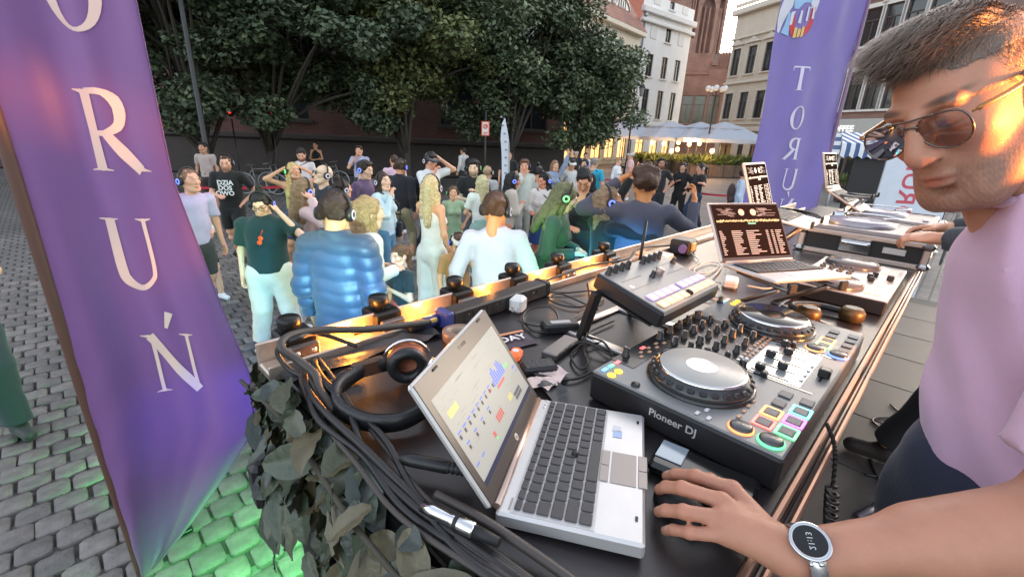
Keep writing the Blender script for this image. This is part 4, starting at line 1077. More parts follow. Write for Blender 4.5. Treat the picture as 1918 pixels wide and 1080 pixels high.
# floodlight at the near end of the stage, washing the cobbles green
e = thing('flood_lamp', 'floodlight below the left rail end, washing the cobbles green', 'floodlight', ST(0.3, 1.14, 1.35), TA, 'floodlights clamped to the rail')
b = MB(); b.box((0, -0.02, 0), (0.2, 0.06, 0.14), 0.012); hd = b.build('housing', M_CL, e)
b = MB(); b.box((0, -0.05, 0.2), (0.025, 0.012, 0.34)); b.build('hanger', M_CL, e)
b = MB(); b.box((0, 0.0125, 0), (0.17, 0.004, 0.11)); b.build('lens', MATS['lens_15_99_27'] if 'lens_15_99_27' in MATS else mat('lens_green2', GRN, 0.3, emit=GRN, estr=6), hd)
l = bpy.data.lights.new('flood_beam', 'SPOT'); l.energy = 100; l.color = (0.12, 1.0, 0.22); l.spot_size = 1.25; l.spot_blend = 0.9; l.shadow_soft_size = 0.08
o = bpy.data.objects.new('flood_beam', l); COL.objects.link(o); o.parent = e; o.location = (0, 0.03, 0); o.rotation_euler = Vector((0.12, 0.62, -1.3)).to_track_quat('-Z', 'Y').to_euler()
e = thing('ground_flood_lamp', 'small floodlight on the cobbles behind the near flag', 'floodlight', ST(0.05, 2.7, 0.0), TA)
b = MB(); b.box((0, 0, 0.1), (0.16, 0.06, 0.12), 0.012, (0.5, 0, 0)); hd = b.build('housing', M_CL, e)
b = MB(); b.box((0, 0, 0.015), (0.2, 0.1, 0.02), 0.004); b.build('base', M_CL, e)
l = bpy.data.lights.new('flood_beam', 'SPOT'); l.energy = 16; l.color = (0.12, 1.0, 0.22); l.spot_size = 1.5; l.spot_blend = 0.8; l.shadow_soft_size = 0.05
o = bpy.data.objects.new('flood_beam', l); COL.objects.link(o); o.parent = e; o.location = (0, 0.06, 0.15); o.rotation_euler = Vector((-0.1, 1, 0.3)).to_track_quat('-Z', 'Y').to_euler()
e = thing('flood_lamp', 'floodlight below the left rail end, washing the near flag blue', 'floodlight', ST(0.5, 1.13, 1.36), TA, 'floodlights clamped to the rail')
b = MB(); b.box((0, -0.02, 0), (0.1, 0.06, 0.12), 0.012); hd = b.build('housing', M_CL, e)
b = MB(); b.box((0, -0.05, 0.2), (0.025, 0.012, 0.34)); b.build('hanger', M_CL, e)
b = MB(); b.box((0, 0.0125, 0), (0.08, 0.004, 0.09)); b.build('lens', mat('lens_deep_blue', (0.1, 0.1, 1.0), 0.3, emit=(0.1, 0.1, 1.0), estr=6), hd)
l = bpy.data.lights.new('flood_beam', 'SPOT'); l.energy = 7; l.color = (0.05, 0.06, 1.0); l.spot_size = 0.6; l.spot_blend = 0.9; l.shadow_soft_size = 0.05
o = bpy.data.objects.new('flood_beam', l); COL.objects.link(o); o.parent = e; o.location = (0, 0.03, 0); o.rotation_euler = Vector((-0.2, 0.85, -0.3)).to_track_quat('-Z', 'Y').to_euler()
# warm lamp behind the performers
e = thing('warm_par_lamp', 'warm orange stage lamp on a stand behind the performers', 'stage lamp', Vector((2.1, 0.22, STAGE_Z)), 0)
b = MB(); b.cyl((0, 0, 0), (0, 0, 1.75), 0.018, n=10); b.build('stand', M_CL, e)
for k in range(3):
    a = 2*PI*k/3; b = MB(); b.cyl((0, 0, 0.35), (0.45*math.cos(a), 0.45*math.sin(a), 0.01), 0.012, n=6); b.build('leg', M_CL, e)
aimv = (Vector((0.72, 0.66, 2.36))-Vector((2.1, 0.22, STAGE_Z+1.85))).normalized()
b = MB(); b.M = Matrix.Translation((0, 0, 1.85)) @ aimv.to_track_quat('-Z', 'Y').to_matrix().to_4x4(); b.lathe([(0.0, 0.16), (0.07, 0.15), (0.1, 0.05), (0.1, -0.08), (0.095, -0.08), (0.09, -0.05)], 20); b.build('can', M_CL, e)
b = MB(); b.M = Matrix.Translation((0, 0, 1.85)) @ aimv.to_track_quat('-Z', 'Y').to_matrix().to_4x4(); b.lathe([(0.09, -0.05), (0.0, -0.055)], 20); b.build('lens', mat('lens_orange', (1, 0.35, 0.05), 0.3, emit=(1, 0.3, 0.03), estr=8), e)
l = bpy.data.lights.new('warm_beam', 'SPOT'); l.energy = 150; l.color = (1.0, 0.3, 0.04); l.spot_size = 0.27; l.spot_blend = 0.4; l.shadow_soft_size = 0.08
o = bpy.data.objects.new('warm_beam', l); COL.objects.link(o); o.parent = e; o.location = Vector((0, 0, 1.85))+aimv*0.07; o.rotation_euler = aimv.to_track_quat('-Z', 'Y').to_euler()

e2l = e
b = MB(); b.M = Matrix.Translation((0, 0, 1.35)); b.lathe([(0.0, 0.1), (0.06, 0.1), (0.08, 0.04), (0.08, -0.06)], 18, ax='X'); b.build('lower_can', M_CL, e2l)
l = bpy.data.lights.new('warm_beam', 'SPOT'); l.energy = 60; l.color = (1.0, 0.36, 0.1); l.spot_size = 1.1; l.spot_blend = 0.8; l.shadow_soft_size = 0.08
o = bpy.data.objects.new('warm_beam', l); COL.objects.link(o); o.parent = e2l; o.location = (-0.1, 0.02, 1.35); o.rotation_euler = (ST(1.75, 0.45, TABLE_Z)-Vector((2.1, 0.22, STAGE_Z+1.35))).to_track_quat('-Z', 'Y').to_euler()

# ------------------------------------------------------------------ laptops
M_SILV = mat('laptop_silver', (0.56, 0.54, 0.53), 0.32, 0.45, var=0.05, vscale=20)
M_KEY = mat('laptop_key', (0.045, 0.043, 0.045), 0.5)
M_BEZ = mat('laptop_bezel', (0.05, 0.038, 0.034), 0.35)
M_HINGE_LIT = mat('laptop_hinge', (0.62, 0.46, 0.38), 0.3, 0.8)  # hinge metal with the orange lamp light mixed into its colour
M_PALM = mat('touchpad', (0.3, 0.26, 0.24), 0.4, 0.3)
def lid_matrix(th): return Matrix.Rotation(PI/2-th, 4, 'X') @ Matrix.Identity(4)
def laptop(label, s, t, z, yaw, pit, th, w, d, ld, bodym, screen, key_step, group=None, thick=0.018, hinge=M_HINGE_LIT, trackpoint=False, bez=0.014):
    e = on_table('laptop', label, 'laptop', s, t, z, 0, group); e.rotation_euler = Euler((pit, 0, TA+yaw))
    b = MB(); b.box((0, -d/2, -thick/2), (w, d, thick), 0.004); b.build('base', bodym, e)
    b = MB(); b.cyl((-w*0.47, 0.0, 0.002), (w*0.47, 0.0, 0.002), 0.006, n=10); b.build('hinge', hinge, e)
    # keys
    kw, kd = w*(0.94 if trackpoint else 0.88), d*(0.545 if trackpoint else 0.5); rows = 6; y0 = -d*0.115
    rowh = [0.62]+[1.0]*5; tot = sum(rowh); yy = y0
    pad = MB(); pad.box((0, y0-kd/2, 0.0003), (kw+0.008, kd+0.006, 0.0008)); pad.build('keyboard_tray', mat('tray_light', (0.5, 0.48, 0.47), 0.4) if trackpoint else M_KEY, e)
    cache = {}
    def key(x, y, kx, ky):
        k = (round(kx, 4), round(ky, 4))
        if k not in cache:
            q = MB(); q.box((0, 0, 0.0015), (kx, ky, 0.003), 0.001); cache[k] = q.mesh('key'); cache[k].materials.append(M_KEY)
        o = bpy.data.objects.new('key', cache[k]); COL.objects.link(o); o.parent = e; o.location = (x, y, 0.0012)
    lay = [[1]*14, [1]*13+[1.6], [1.4]+[1]*12+[1.2], [1.7]+[1]*11+[1.9], [2.2]+[1]*10+[2.4], [1.2, 1, 1, 1.2, 5.2, 1.2, 1, 1, 1, 1]]
    for r in range(rows):
        h = kd*rowh[r]/tot; u = kw/sum(lay[r]); x = -kw/2
        for kk in lay[r]: key(x+u*kk/2, yy-h/2, u*kk-0.0028, h-0.0028); x += u*kk
        yy -= h
    ty = yy-(d+yy)*0.5
    if trackpoint:
        for (cx, cy, sx, sy) in ((-0.012, ty-0.002, 0.075, 0.04), ): q = MB(); q.box((cx, cy, 0.0006), (sx, sy, 0.001), 0.0003); q.build('touchpad', M_PALM, e)
        for bx in (-0.031, 0.007):
            for by, hh in ((ty+0.028, 0.014), (ty-0.032, 0.014)): q = MB(); q.box((bx, by, 0.0009), (0.0365, hh, 0.0018), 0.0006); q.build('touchpad_button', M_PALM, e)
        q = MB(); q.lathe([(0.0055, 0.0), (0.0055, 0.006), (0.004, 0.008), (0.0, 0.008)], 12, (-0.003, y0-kd*0.62, 0.001)); q.build('pointing_stick', M_RUB, e)
        for x in (-w*0.36, w*0.40): q = MB(); q.box((x, -d+0.012, 0.0008), (0.008, 0.004, 0.0012)); q.build('latch_slot', M_BLKG, e)
        q = MB(); q.box((w*0.30, ty+0.014, 0.0006), (0.017, 0.015, 0.0008)); q.build('sticker', mat('sticker_grey', (0.6, 0.6, 0.62), 0.4), e)
        q = MB(); q.box((w*0.25, ty+0.012, 0.0006), (0.02, 0.016, 0.0008)); q.build('sticker', mat('sticker_blue', (0.35, 0.45, 0.68), 0.4), e)
        q = MB(); q.box((-w*0.43, -0.018, 0.0006), (0.022, 0.003, 0.001)); q.build('speaker_mark', mat('tray_mark', (0.3, 0.28, 0.27), 0.4), e)
        for i in range(3): q = MB(); q.lathe([(0.0028, 0), (0.0028, 0.001), (0, 0.001)], 10, (w*0.40+i*0.012, -0.016, 0.0)); q.build('button', mat('small_button', (0.7, 0.68, 0.66), 0.4), e)
    else:
        q = MB(); q.box((0, ty, 0.0004), (w*0.36, (d+yy)*0.75, 0.0008)); q.build('touchpad', mat('wide_touchpad', (0.5, 0.49, 0.49), 0.35, 0.3), e)
    # lid in its own hinge frame: local x along hinge, y up the lid, z outwards to the user
    A = Matrix(((1, 0, 0, 0), (0, -math.cos(th), -math.sin(th), 0.004), (0, math.sin(th), -math.cos(th), 0.004), (0, 0, 0, 1)))
    q = MB(); q.M = A; q.box((0, ld/2, -0.006), (w, ld, 0.012), 0.004); lid = q.build('lid', bodym, e)
    q = MB(); q.M = A; q.box((0, ld/2, 0.0005), (w-0.006, ld-0.006, 0.0015)); q.build('bezel', M_BEZ, lid)
    return e, lid, A
def quads(A, items, z=0.0022):
    """flat coloured patches on a screen; items: (x0, y0, x1, y1)"""
    b = MB(); b.M = A
    for x0, y0, x1, y1 in items: b.add([(x0, y0, z), (x1, y0, z), (x1, y1, z), (x0, y1, z)], [(0, 1, 2, 3)])
    return b
# -- near silver laptop
w, d, ld = 0.308, 0.208, 0.215
e, lid, A = laptop('silver laptop with a bright table of figures on its screen, nearest', 0.482, 0.435, 0.027, 0.522, -0.03, 2.139, w, d, ld, M_SILV, None, 0, trackpoint=True, thick=0.026)
SX0, SX1, SY0, SY1 = -w/2+0.016, w/2-0.014, 0.026, ld-0.036
def scr(nm, c, es, items, z): return tag(quads(A, [(SX0+a*(SX1-SX0), SY0+b_*(SY1-SY0), SX0+c_*(SX1-SX0), SY0+d_*(SY1-SY0)) for a, b_, c_, d_ in items], z).build(nm, mat('screen_'+nm, c, 0.35, spec=0.15, emit=c, estr=es*0.4), lid), kind='stuff' if len(items) > 1 else None)
scr('display', (0.4, 0.39, 0.35), 0.13, [(0, 0, 1, 1)], 0.0016)
rr = random.Random(5)
scr('display_taskbar', (0.03, 0.035, 0.07), 0.3, [(0, 0, 1, 0.055)], 0.0019)
scr('display_yellow', (0.55, 0.5, 0.2), 0.3, [(0.05, 0.72, 0.17, 0.8), (0.66, 0.2, 0.73, 0.27)], 0.0019)
scr('display_blue', (0.12, 0.2, 0.7), 0.35, [(0.6+i*0.028, 0.48, 0.618+i*0.028, 0.48+0.2*(0.4+0.6*abs(math.sin(i*2.3)))) for i in range(8)]+[(0.03+i*0.068, 0.56, 0.075+i*0.068, 0.575) for i in range(8)]+[(0.05+i*0.11, 0.42, 0.09+i*0.11, 0.435) for i in range(4)]+[(0.02, 0.2, 0.06, 0.215), (0.1, 0.2, 0.14, 0.215), (0.92, 0.4, 0.97, 0.42), (0.93, 0.34, 0.98, 0.35)], 0.0019)
scr('display_dark', (0.08, 0.08, 0.1), 0.25, [(0.03+i*0.068, 0.50, 0.05+i*0.068, 0.545) for i in range(9)]+[(0.055+i*0.11, 0.36, 0.075+i*0.11, 0.4) for i in range(4)]+[(0.75+(i % 6)*0.022, 0.12+(i//6)*0.05, 0.768+(i % 6)*0.022, 0.16+(i//6)*0.05) for i in range(12)]+[(rr.uniform(0.1, 0.9), 0.7+rr.uniform(0, 0.22), 0, 0) for _ in range(0)], 0.0019)
scr('display_red', (0.55, 0.12, 0.1), 0.3, [(0.42+i*0.028, 0.2, 0.44+i*0.028, 0.29) for i in range(4)]+[(0.3, 0.16, 0.33, 0.22), (0.62, 0.43, 0.76, 0.46), (0.5, 0.5, 0.54, 0.53)], 0.0019)
scr('display_green', (0.2, 0.65, 0.25), 0.4, [(0.31, 0.12, 0.33, 0.155), (0.83, 0.5, 0.9, 0.54)], 0.0019)
tag(scr('display_grey_text', (0.36, 0.34, 0.28), 0.32, [(x0, y0, x0+0.03+0.05*rr.random(), y0+0.012) for x0, y0 in [(rr.uniform(0.02, 0.9), rr.choice((0.62, 0.66, 0.7, 0.84, 0.88, 0.92, 0.3, 0.34, 0.26))) for _ in range(46)]], 0.0018), kind='stuff')
b = MB(); b.M = A @ Matrix.Translation((0.0, 0.012, 0.0014)); b.lathe([(0.0065, 0.0008), (0.0, 0.0009)], 16); b.build('emblem', mat('emblem_pale', (0.75, 0.68, 0.6), 0.3, 0.5), lid)
text('lettering', 'hp', 0.008, M_BEZ, lid, A @ Matrix.Translation((0, 0.0122, 0.0026)))
for x in (-0.09, 0.105): b = MB(); b.M = A; b.box((x, ld-0.008, 0.002), (0.016, 0.004, 0.003), 0.001); b.build('lid_bumper', M_RUB, lid)
b = MB(); b.M = A; b.box((0.01, ld-0.016, 0.0015), (0.028, 0.006, 0.001)); b.build('webcam', M_BLKG, lid)
# -- dark-screened laptop on a stand
M_DARKSCR = mat('dark_software_screen', (0.012, 0.007, 0.006), 0.6, spec=0.0, emit=(0.04, 0.02, 0.015), estr=0.25)
M_LID_LIT = mat('laptop_lid_orange_lit', (0.6, 0.44, 0.36), 0.3, 0.75)  # orange reflections on lids and rims, put into the metal colour
def soft_screen(lid, A, w, ld, full=True):
    q = quads(A, [(-w/2+0.008, 0.012, w/2-0.008, ld-0.008)], 0.0016); q.build('display', M_DARKSCR, lid)
    W_, x0 = w-0.02, -w/2+0.01
    b = MB(); rr = random.Random(8)
    def rect(a, c, a2, c2): b.add([(x0+a*W_, 0.014+c*(ld-0.024), 0.002), (x0+a2*W_, 0.014+c*(ld-0.024), 0.002), (x0+a2*W_, 0.014+c2*(ld-0.024), 0.002), (x0+a*W_, 0.014+c2*(ld-0.024), 0.002)], [(0, 1, 2, 3)])
    b.M = A
    for r in range(13):
        for c0, c1, mx in ((0.02, 0.1, 1), (0.2, 0.38, 1), (0.42, 0.66, 1), (0.72, 0.76, 0), (0.8, 0.84, 0), (0.87, 0.97, 1)): rect(c0, 0.04+r*0.037, c0+(c1-c0)*(rr.uniform(0.4, 1) if mx else 1), 0.052+r*0.037)
    for k in range(14): rect(0.05+rr.random()*0.3, 0.78+0.012*k, 0.1+rr.random()*0.28, 0.784+0.012*k); rect(0.62+rr.random()*0.2, 0.78+0.012*k, 0.66+rr.random()*0.3, 0.784+0.012*k)
    tag(b.build('display_text', mat('screen_dim_text', (0.5, 0.4, 0.36), 0.4, emit=(0.5, 0.4, 0.36), estr=0.5), lid), kind='stuff')
    b = MB(); b.M = A
    def rect2(a, c, a2, c2): b.add([(x0+a*W_, 0.014+c*(ld-0.024), 0.0022), (x0+a2*W_, 0.014+c*(ld-0.024), 0.0022), (x0+a2*W_, 0.014+c2*(ld-0.024), 0.0022), (x0+a*W_, 0.014+c2*(ld-0.024), 0.0022)], [(0, 1, 2, 3)])
    for i in range(40): rect2(0.02+i*0.0242, 0.685-0.02*rr.random(), 0.036+i*0.0242, 0.7+0.02*rr.random())
    b.build('display_waveform', mat('screen_waveform', (0.55, 0.42, 0.22), 0.4, emit=(0.6, 0.42, 0.2), estr=0.6), lid)
    for cx in (0.42, 0.6):
        b = MB(); b.M = A @ Matrix.Translation((x0+cx*W_, 0.014+0.86*(ld-0.024), 0.0021)); b.lathe([(0.0125, 0.0), (0.0, 0.0001)], 20); b.build('display_dial', mat('screen_dial', (0.55, 0.36, 0.26), 0.4, emit=(0.6, 0.38, 0.25), estr=0.5), lid)
    b = MB(); b.M = A; b.add([(x0+0.48*W_, 0.014+0.62*(ld-0.024), 0.0022), (x0+0.6*W_, 0.014+0.62*(ld-0.024), 0.0022), (x0+0.6*W_, 0.014+0.655*(ld-0.024), 0.0022), (x0+0.48*W_, 0.014+0.655*(ld-0.024), 0.0022)], [(0, 1, 2, 3)]); b.build('display_badge', mat('screen_green', (0.12, 0.3, 0.2), 0.4, emit=(0.1, 0.3, 0.18), estr=0.5), lid)
e, lid, A = laptop('laptop on a folding stand, dark music library on its screen', 1.658, 0.444, 0.16, -0.488, -0.03, 2.126, 0.304, 0.212, 0.212, M_SILV, None, 0, hinge=M_LID_LIT, thick=0.012)
soft_screen(lid, A, 0.304, 0.212)
q = MB(); q.M = A; q.box((0, 0.106, -0.0065), (0.308, 0.216, 0.008), 0.003); q.build('lid_rim', M_LID_LIT, lid)
e, lid, A = laptop('raised laptop in front of the far purple flag, seen side-on', 2.313, 0.647, 0.255, 0.031, 0.148, 2.093, 0.31, 0.22, 0.215, M_WPL, None, 0, hinge=M_LID_LIT, thick=0.012)
soft_screen(lid, A, 0.31, 0.215)
q = MB(); q.M = A; q.box((0, 0.1075, -0.0065), (0.314, 0.219, 0.008), 0.003); q.build('lid_rim', M_LID_LIT, lid)
e, lid, A = laptop('farthest laptop, steeply tilted above the turntables', 3.457, 0.602, 0.30, -0.016, 0.5, 2.38, 0.31, 0.22, 0.215, M_LID_LIT, None, 0, hinge=M_LID_LIT, thick=0.012)
soft_screen(lid, A, 0.31, 0.215)
q = MB(); q.M = A; q.box((0, 0.1075, -0.0065), (0.314, 0.219, 0.008), 0.003); q.build('lid_rim', M_LID_LIT, lid)
# stands under the laptops
def stand(label, s, t, yaw, h, fw, fd, pit=0.0):
    e = on_table('laptop_stand', label, 'laptop stand', s, t, 0, yaw, 'folding laptop stands')
    for x in (-fw/2, fw/2):
        b = MB(); b.box((x, -fd*0.5, 0.006), (0.014, fd, 0.012), 0.003); b.build('foot_bar', M_ALUD, e)
        b = MB(); b.cyl((x, -0.01, 0.01), (x, -fd*0.8, h-0.03), 0.008, n=8); b.build('upright', M_ALUD, e)
        b = MB(); b.cyl((x, -0.02, h-0.022), (x, -fd*0.98, h-0.022), 0.007, n=8); b.build('arm', M_ALUD, e)
        b = MB(); b.box((x, -fd, h-0.012), (0.03, 0.01, 0.03), 0.003); b.build('lip', M_RUB, e)
    b = MB(); b.cyl((-fw/2, -fd*0.5, 0.012), (fw/2, -fd*0.5, 0.012), 0.006, n=8); b.build('cross_bar', M_ALUD, e)
stand('folding stand under the laptop with the dark music library', 1.658, 0.444, -0.488, 0.155, 0.2, 0.23)
stand('folding stand under the raised laptop by the far flag', 2.313, 0.647, 0.031, 0.24, 0.2, 0.22)
stand('folding stand under the farthest laptop', 3.457, 0.602, -0.016, 0.29, 0.2, 0.22)

# ------------------------------------------------------------------ big controller
M_DJT = mat('controller_top', (0.185, 0.188, 0.19), 0.42, 0.0, var=0.1, vscale=10)
M_DJB = mat('controller_body', (0.016, 0.016, 0.018), 0.4, var=0.1)
M_DJD = mat('controller_dark_panel', (0.02, 0.02, 0.021), 0.22)
M_KNOB = mat('controller_knob', (0.016, 0.016, 0.017), 0.38)
M_MARK = mat('knob_marker', (0.65, 0.62, 0.6), 0.5)
M_JOGT = mat('jog_top_plate', (0.36, 0.35, 0.325), 0.36, 0.0, var=0.06)
M_JOGR = mat('jog_rim', (0.06, 0.06, 0.062), 0.25, 0.5)
def glow(nm, c, es=1.6): return mat('glow_'+nm, c, 0.4, emit=c, estr=es)
ctl = on_table('dj_controller', 'large grey music controller with two jog wheels and lit pads', 'controller', 1.09, 0.281, 0)
W_, D_, Hh = 0.73, 0.372, 0.07
def cm():
    b = MB(); b.M = Matrix.Translation((-1.09, -0.281, 0)); return b
b = MB(); b.box((0, 0, Hh/2), (W_, D_, Hh-0.006), 0.006); b.build('body', M_DJB, ctl)
b = MB(); b.box((0, 0, Hh-0.002), (W_-0.003, D_-0.003, 0.007), 0.003); b.build('top_panel', M_DJT, ctl)
b = cm(); b.box((1.09, 0.365, Hh+0.0022), (0.27, 0.2, 0.002)); b.build('mixer_panel', M_DJD, ctl)
b = cm(); b.box((0.9, 0.437, Hh+0.0021), (0.2, 0.056, 0.0016)); b.build('display_panel', M_DJD, ctl)
def jog(s, t, dark):
    b = cm(); b.lathe([(0.106, 0), (0.106, 0.006), (0.101, 0.008), (0.1, 0.008)], 40, (s, t, Hh+0.0015)); rim = b.build('jog_base', M_DJD, ctl)
    b = cm(); b.lathe([(0.1, 0.006), (0.102, 0.012), (0.1, 0.018), (0.086, 0.031), (0.083, 0.0325)], 40, (s, t, Hh)); wh = b.build('jog_wheel', M_JOGR, ctl)
    b = cm()
    for i in range(28):
        a = 2*PI*i/28; c, sn = math.cos(a), math.sin(a)
        b.box((s+0.0965*c, t+0.0965*sn, Hh+0.0215), (0.010, 0.013, 0.006), 0.002, (0, 0.72, a))
    b.build('finger_grips', M_DJB, wh)
    b = cm(); b.lathe([(0.0845, 0.032), (0.082, 0.0345), (0.0, 0.0345)], 40, (s, t, Hh)); b.build('jog_plate', M_JOGT if not dark else mat('jog_top_dark', (0.02, 0.02, 0.02), 0.14), wh)
    b = cm(); b.lathe([(0.087, 0.0305), (0.0865, 0.0335), (0.083, 0.0345)], 40, (s, t, Hh)); b.build('jog_ring', M_CHROME, wh)
    b = cm(); b.lathe([(0.031, 0.0352), (0.0, 0.0352)], 30, (s, t, Hh)); b.build('jog_display', mat('jog_screen', (0.5, 0.5, 0.48), 0.08) if not dark else M_BLKG, wh)
jog(0.865, 0.293, False); jog(1.311, 0.288, True)
km = {}
def knob_obj(parent, M, s, t, z, r=0.0085, h=0.02, nm='knob'):
    k = (r, h)
    if k not in km:
        q = MB(); q.lathe([(r*1.15, 0), (r*1.1, 0.003), (r*0.9, 0.005), (r*0.82, h-0.002), (r*0.7, h), (0, h)], 12); q.mi = 1; q.box((0, r*0.45, h+0.0003), (0.0016, r*0.8, 0.001)); q.box((0, r*0.86, h*0.6), (0.0016, 0.001, h*0.6)); q.mi = 0
        me = q.mesh('knob'); me.materials.append(M_KNOB); me.materials.append(M_MARK); km[k] = me
    o = bpy.data.objects.new(nm, km[k]); COL.objects.link(o); o.parent = parent; o.location = M @ Vector((s, t, z)); o.rotation_euler = (0, 0, random.Random(s*99+t*7).uniform(-1.2, 1.2))
CM = Matrix.Translation((-1.09, -0.281, 0))
for i in range(5):
    for j in range(4): knob_obj(ctl, CM, 0.985+i*0.0525, 0.445-j*0.039, Hh+0.003, 0.0078 if (i+j) % 3 else 0.009)
for i in range(4): knob_obj(ctl, CM, 1.0+i*0.058, 0.288, Hh+0.003, 0.0075)
for s, t in ((0.985, 0.25), (1.2, 0.44), (0.84, 0.452), (1.38, 0.452)): knob_obj(ctl, CM, s, t, Hh+0.003, 0.009)
sl = MB(); sl.box((0, 0, 0.0006), (0.004, 0.075, 0.001)); sl = sl.mesh('fader_slot'); sl.materials.append(M_BLKG)
fd_ = MB(); fd_.box((0, 0, 0.01), (0.013, 0.02, 0.016), 0.003); fd_.mi = 1; fd_.box((0, 0, 0.0184), (0.011, 0.0025, 0.001)); fd_ = fd_.mesh('fader_cap'); fd_.materials.append(M_KNOB); fd_.materials.append(M_MARK)
for i, dy in enumerate((0.02, -0.012, 0.025, 0.0, 0.018)):
    s = 1.005+i*0.045
    o = link_mesh('fader_slot', sl, None, ctl, CM @ Vector((s, 0.2, Hh+0.0022))); link_mesh('fader_cap', fd_, None, ctl, CM @ Vector((s, 0.2+dy, Hh+0.002)))
b = cm(); b.box((1.09, 0.118, Hh+0.002), (0.07, 0.004, 0.001)); b.build('crossfader_slot', M_BLKG, ctl)
b = cm(); b.box((1.087, 0.116, Hh+0.012), (0.026, 0.022, 0.02), 0.003); b.build('crossfader_cap', M_KNOB, ctl)
for s in (0.985, 1.205):
    b = cm(); b.box((s, 0.19, Hh+0.002), (0.006, 0.15, 0.001)); b.build('tempo_slot', M_BLKG, ctl)
    b = cm(); b.box((s, 0.205, Hh+0.009), (0.02, 0.012, 0.013), 0.003); b.build('tempo_cap', M_KNOB, ctl)
# light aluminium faceplate patches round the faders
b = cm(); b.box((1.095, 0.195, Hh+0.0016), (0.2, 0.11, 0.0008)); b.build('fader_plate', mat('light_fader_plate', (0.5, 0.52, 0.52), 0.2, 0.5), ctl)
padm = MB(); padm.box((0, 0, 0.0016), (0.026, 0.022, 0.003), 0.001); padm = padm.mesh('pad'); padm.materials.append(mat('pad_rubber', (0.1, 0.1, 0.105), 0.5))
fr_cols = [[(1.0, 0.12, 0.1), (1.0, 0.35, 0.08), None, None], [(0.1, 0.9, 0.2), (0.8, 0.1, 0.8), (0.1, 0.8, 0.8), None]]
def pad_at(s, t, c):
    link_mesh('pad', padm, None, ctl, CM @ Vector((s, t, Hh+0.0022)))
    if c:
        b = cm(); x, y = 0.0165, 0.0145
        for cx, cy, sx, sy in ((-x, 0, 0.004, 2*y+0.003), (x, 0, 0.004, 2*y+0.003), (0, -y, 2*x-0.004, 0.004), (0, y, 2*x-0.004, 0.004)): b.box((s+cx, t+cy, Hh+0.0028), (sx, sy, 0.0022))
        b.build('pad_light', glow('%02d_%02d_%02d' % tuple(int(q*99) for q in c), c, 1.5), ctl)
for r, t in enumerate((0.150, 0.113)):
    for i in range(4): pad_at(0.806+i*0.044, t, fr_cols[r][i])
far_c = [[(1.0, 0.4, 0.1), None, None, None], [(0.3, 0.9, 0.2), (1, 0.5, 0.1), None, None]]
for r, t in enumerate((0.113, 0.155)):
    for i in range(4): pad_at(1.275+i*0.04, t, [[None, None, None, None], [(0.3, 0.9, 0.2), (1, 0.42, 0.1), None, None]][r][i])
for nm, s, t, c in (('cue_button', 0.756, 0.172, (1.0, 0.25, 0.08)), ('play_button', 0.756, 0.124, (0.1, 0.9, 0.25)), ('cue_button', 1.235, 0.165, (0.6, 0.3, 0.12)), ('play_button', 1.235, 0.117, (0.15, 0.25, 1.0))):
    b = cm(); b.lathe([(0.0215, 0.0), (0.0215, 0.003), (0.019, 0.0035)], 24, (s, t, Hh+0.0015)); rg = b.build('button_ring', glow('%02d_%02d_%02d' % tuple(int(q*99) for q in c), c, 1.2), ctl)
    b = cm(); b.lathe([(0.019, 0.0), (0.0188, 0.006), (0.015, 0.0085), (0.0, 0.0095)], 24, (s, t, Hh+0.0015)); b.build(nm, mat('button_rubber', (0.06, 0.06, 0.062), 0.3), rg)
for s, t, r, c in ((0.738, 0.424, 0.0085, (1.0, 0.62, 0.05)), (0.763, 0.423, 0.0085, (1.0, 0.62, 0.05)), (1.4, 0.42, 0.0075, (1.0, 0.5, 0.1)), (1.42, 0.42, 0.0075, (1.0, 0.5, 0.1)), (1.44, 0.42, 0.0075, (1.0, 0.5, 0.1))):
    b = cm(); b.lathe([(r, 0.0), (r, 0.003), (0, 0.0035)], 16, (s, t, Hh+0.0015)); b.build('round_button', glow('amber', c, 1.0), ctl)
for s, c in ((0.748, (0.15, 0.4, 0.95)), (0.772, (0.15, 0.75, 0.45)), (0.796, (0.95, 0.15, 0.15)), (1.39, (0.2, 0.4, 0.95)), (1.41, (0.2, 0.75, 0.5)), (1.43, (0.95, 0.3, 0.25)), (0.905, (0.95, 0.1, 0.1))):
    b = cm(); b.box((s, 0.447, Hh+0.003), (0.018, 0.009, 0.003), 0.001); b.build('light_button', glow('%02d_%02d_%02d' % tuple(int(q*99) for q in c), c, 0.9), ctl)
rr = random.Random(11); bm_ = MB(); bm_.box((0, 0, 0.0012), (0.012, 0.007, 0.0024), 0.0008); bA = bm_.mesh('small_button'); bA.materials.append(mat('button_white', (0.6, 0.6, 0.6), 0.4)); bm_ = MB(); bm_.box((0, 0, 0.0012), (0.012, 0.007, 0.0024), 0.0008); bB = bm_.mesh('small_button'); bB.materials.append(mat('button_dim', (0.2, 0.13, 0.1), 0.4, emit=(0.6, 0.3, 0.15), estr=0.15))
for i in range(6):
    for j in range(2): link_mesh('small_button', bA if i < 3 else bB, None, ctl, CM @ Vector((1.0+i*0.02, 0.27-j*0.012, Hh+0.0032)))
for i in range(7): link_mesh('small_button', bB, None, ctl, CM @ Vector((0.86+i*0.018, 0.425+0.012*(i % 2), Hh+0.003)))
for i in range(10): link_mesh('small_button', bB, None, ctl, CM @ Vector((1.13+(i % 5)*0.018, 0.27-(i//5)*0.013, Hh+0.0032)))
for i in range(4): link_mesh('small_button', bA, None, ctl, CM @ Vector((1.03+i*0.03, 0.145, Hh+0.0026)))
for i in range(4): link_mesh('small_button', bB, None, ctl, CM @ Vector((0.79+i*0.025, 0.187, Hh+0.002)))
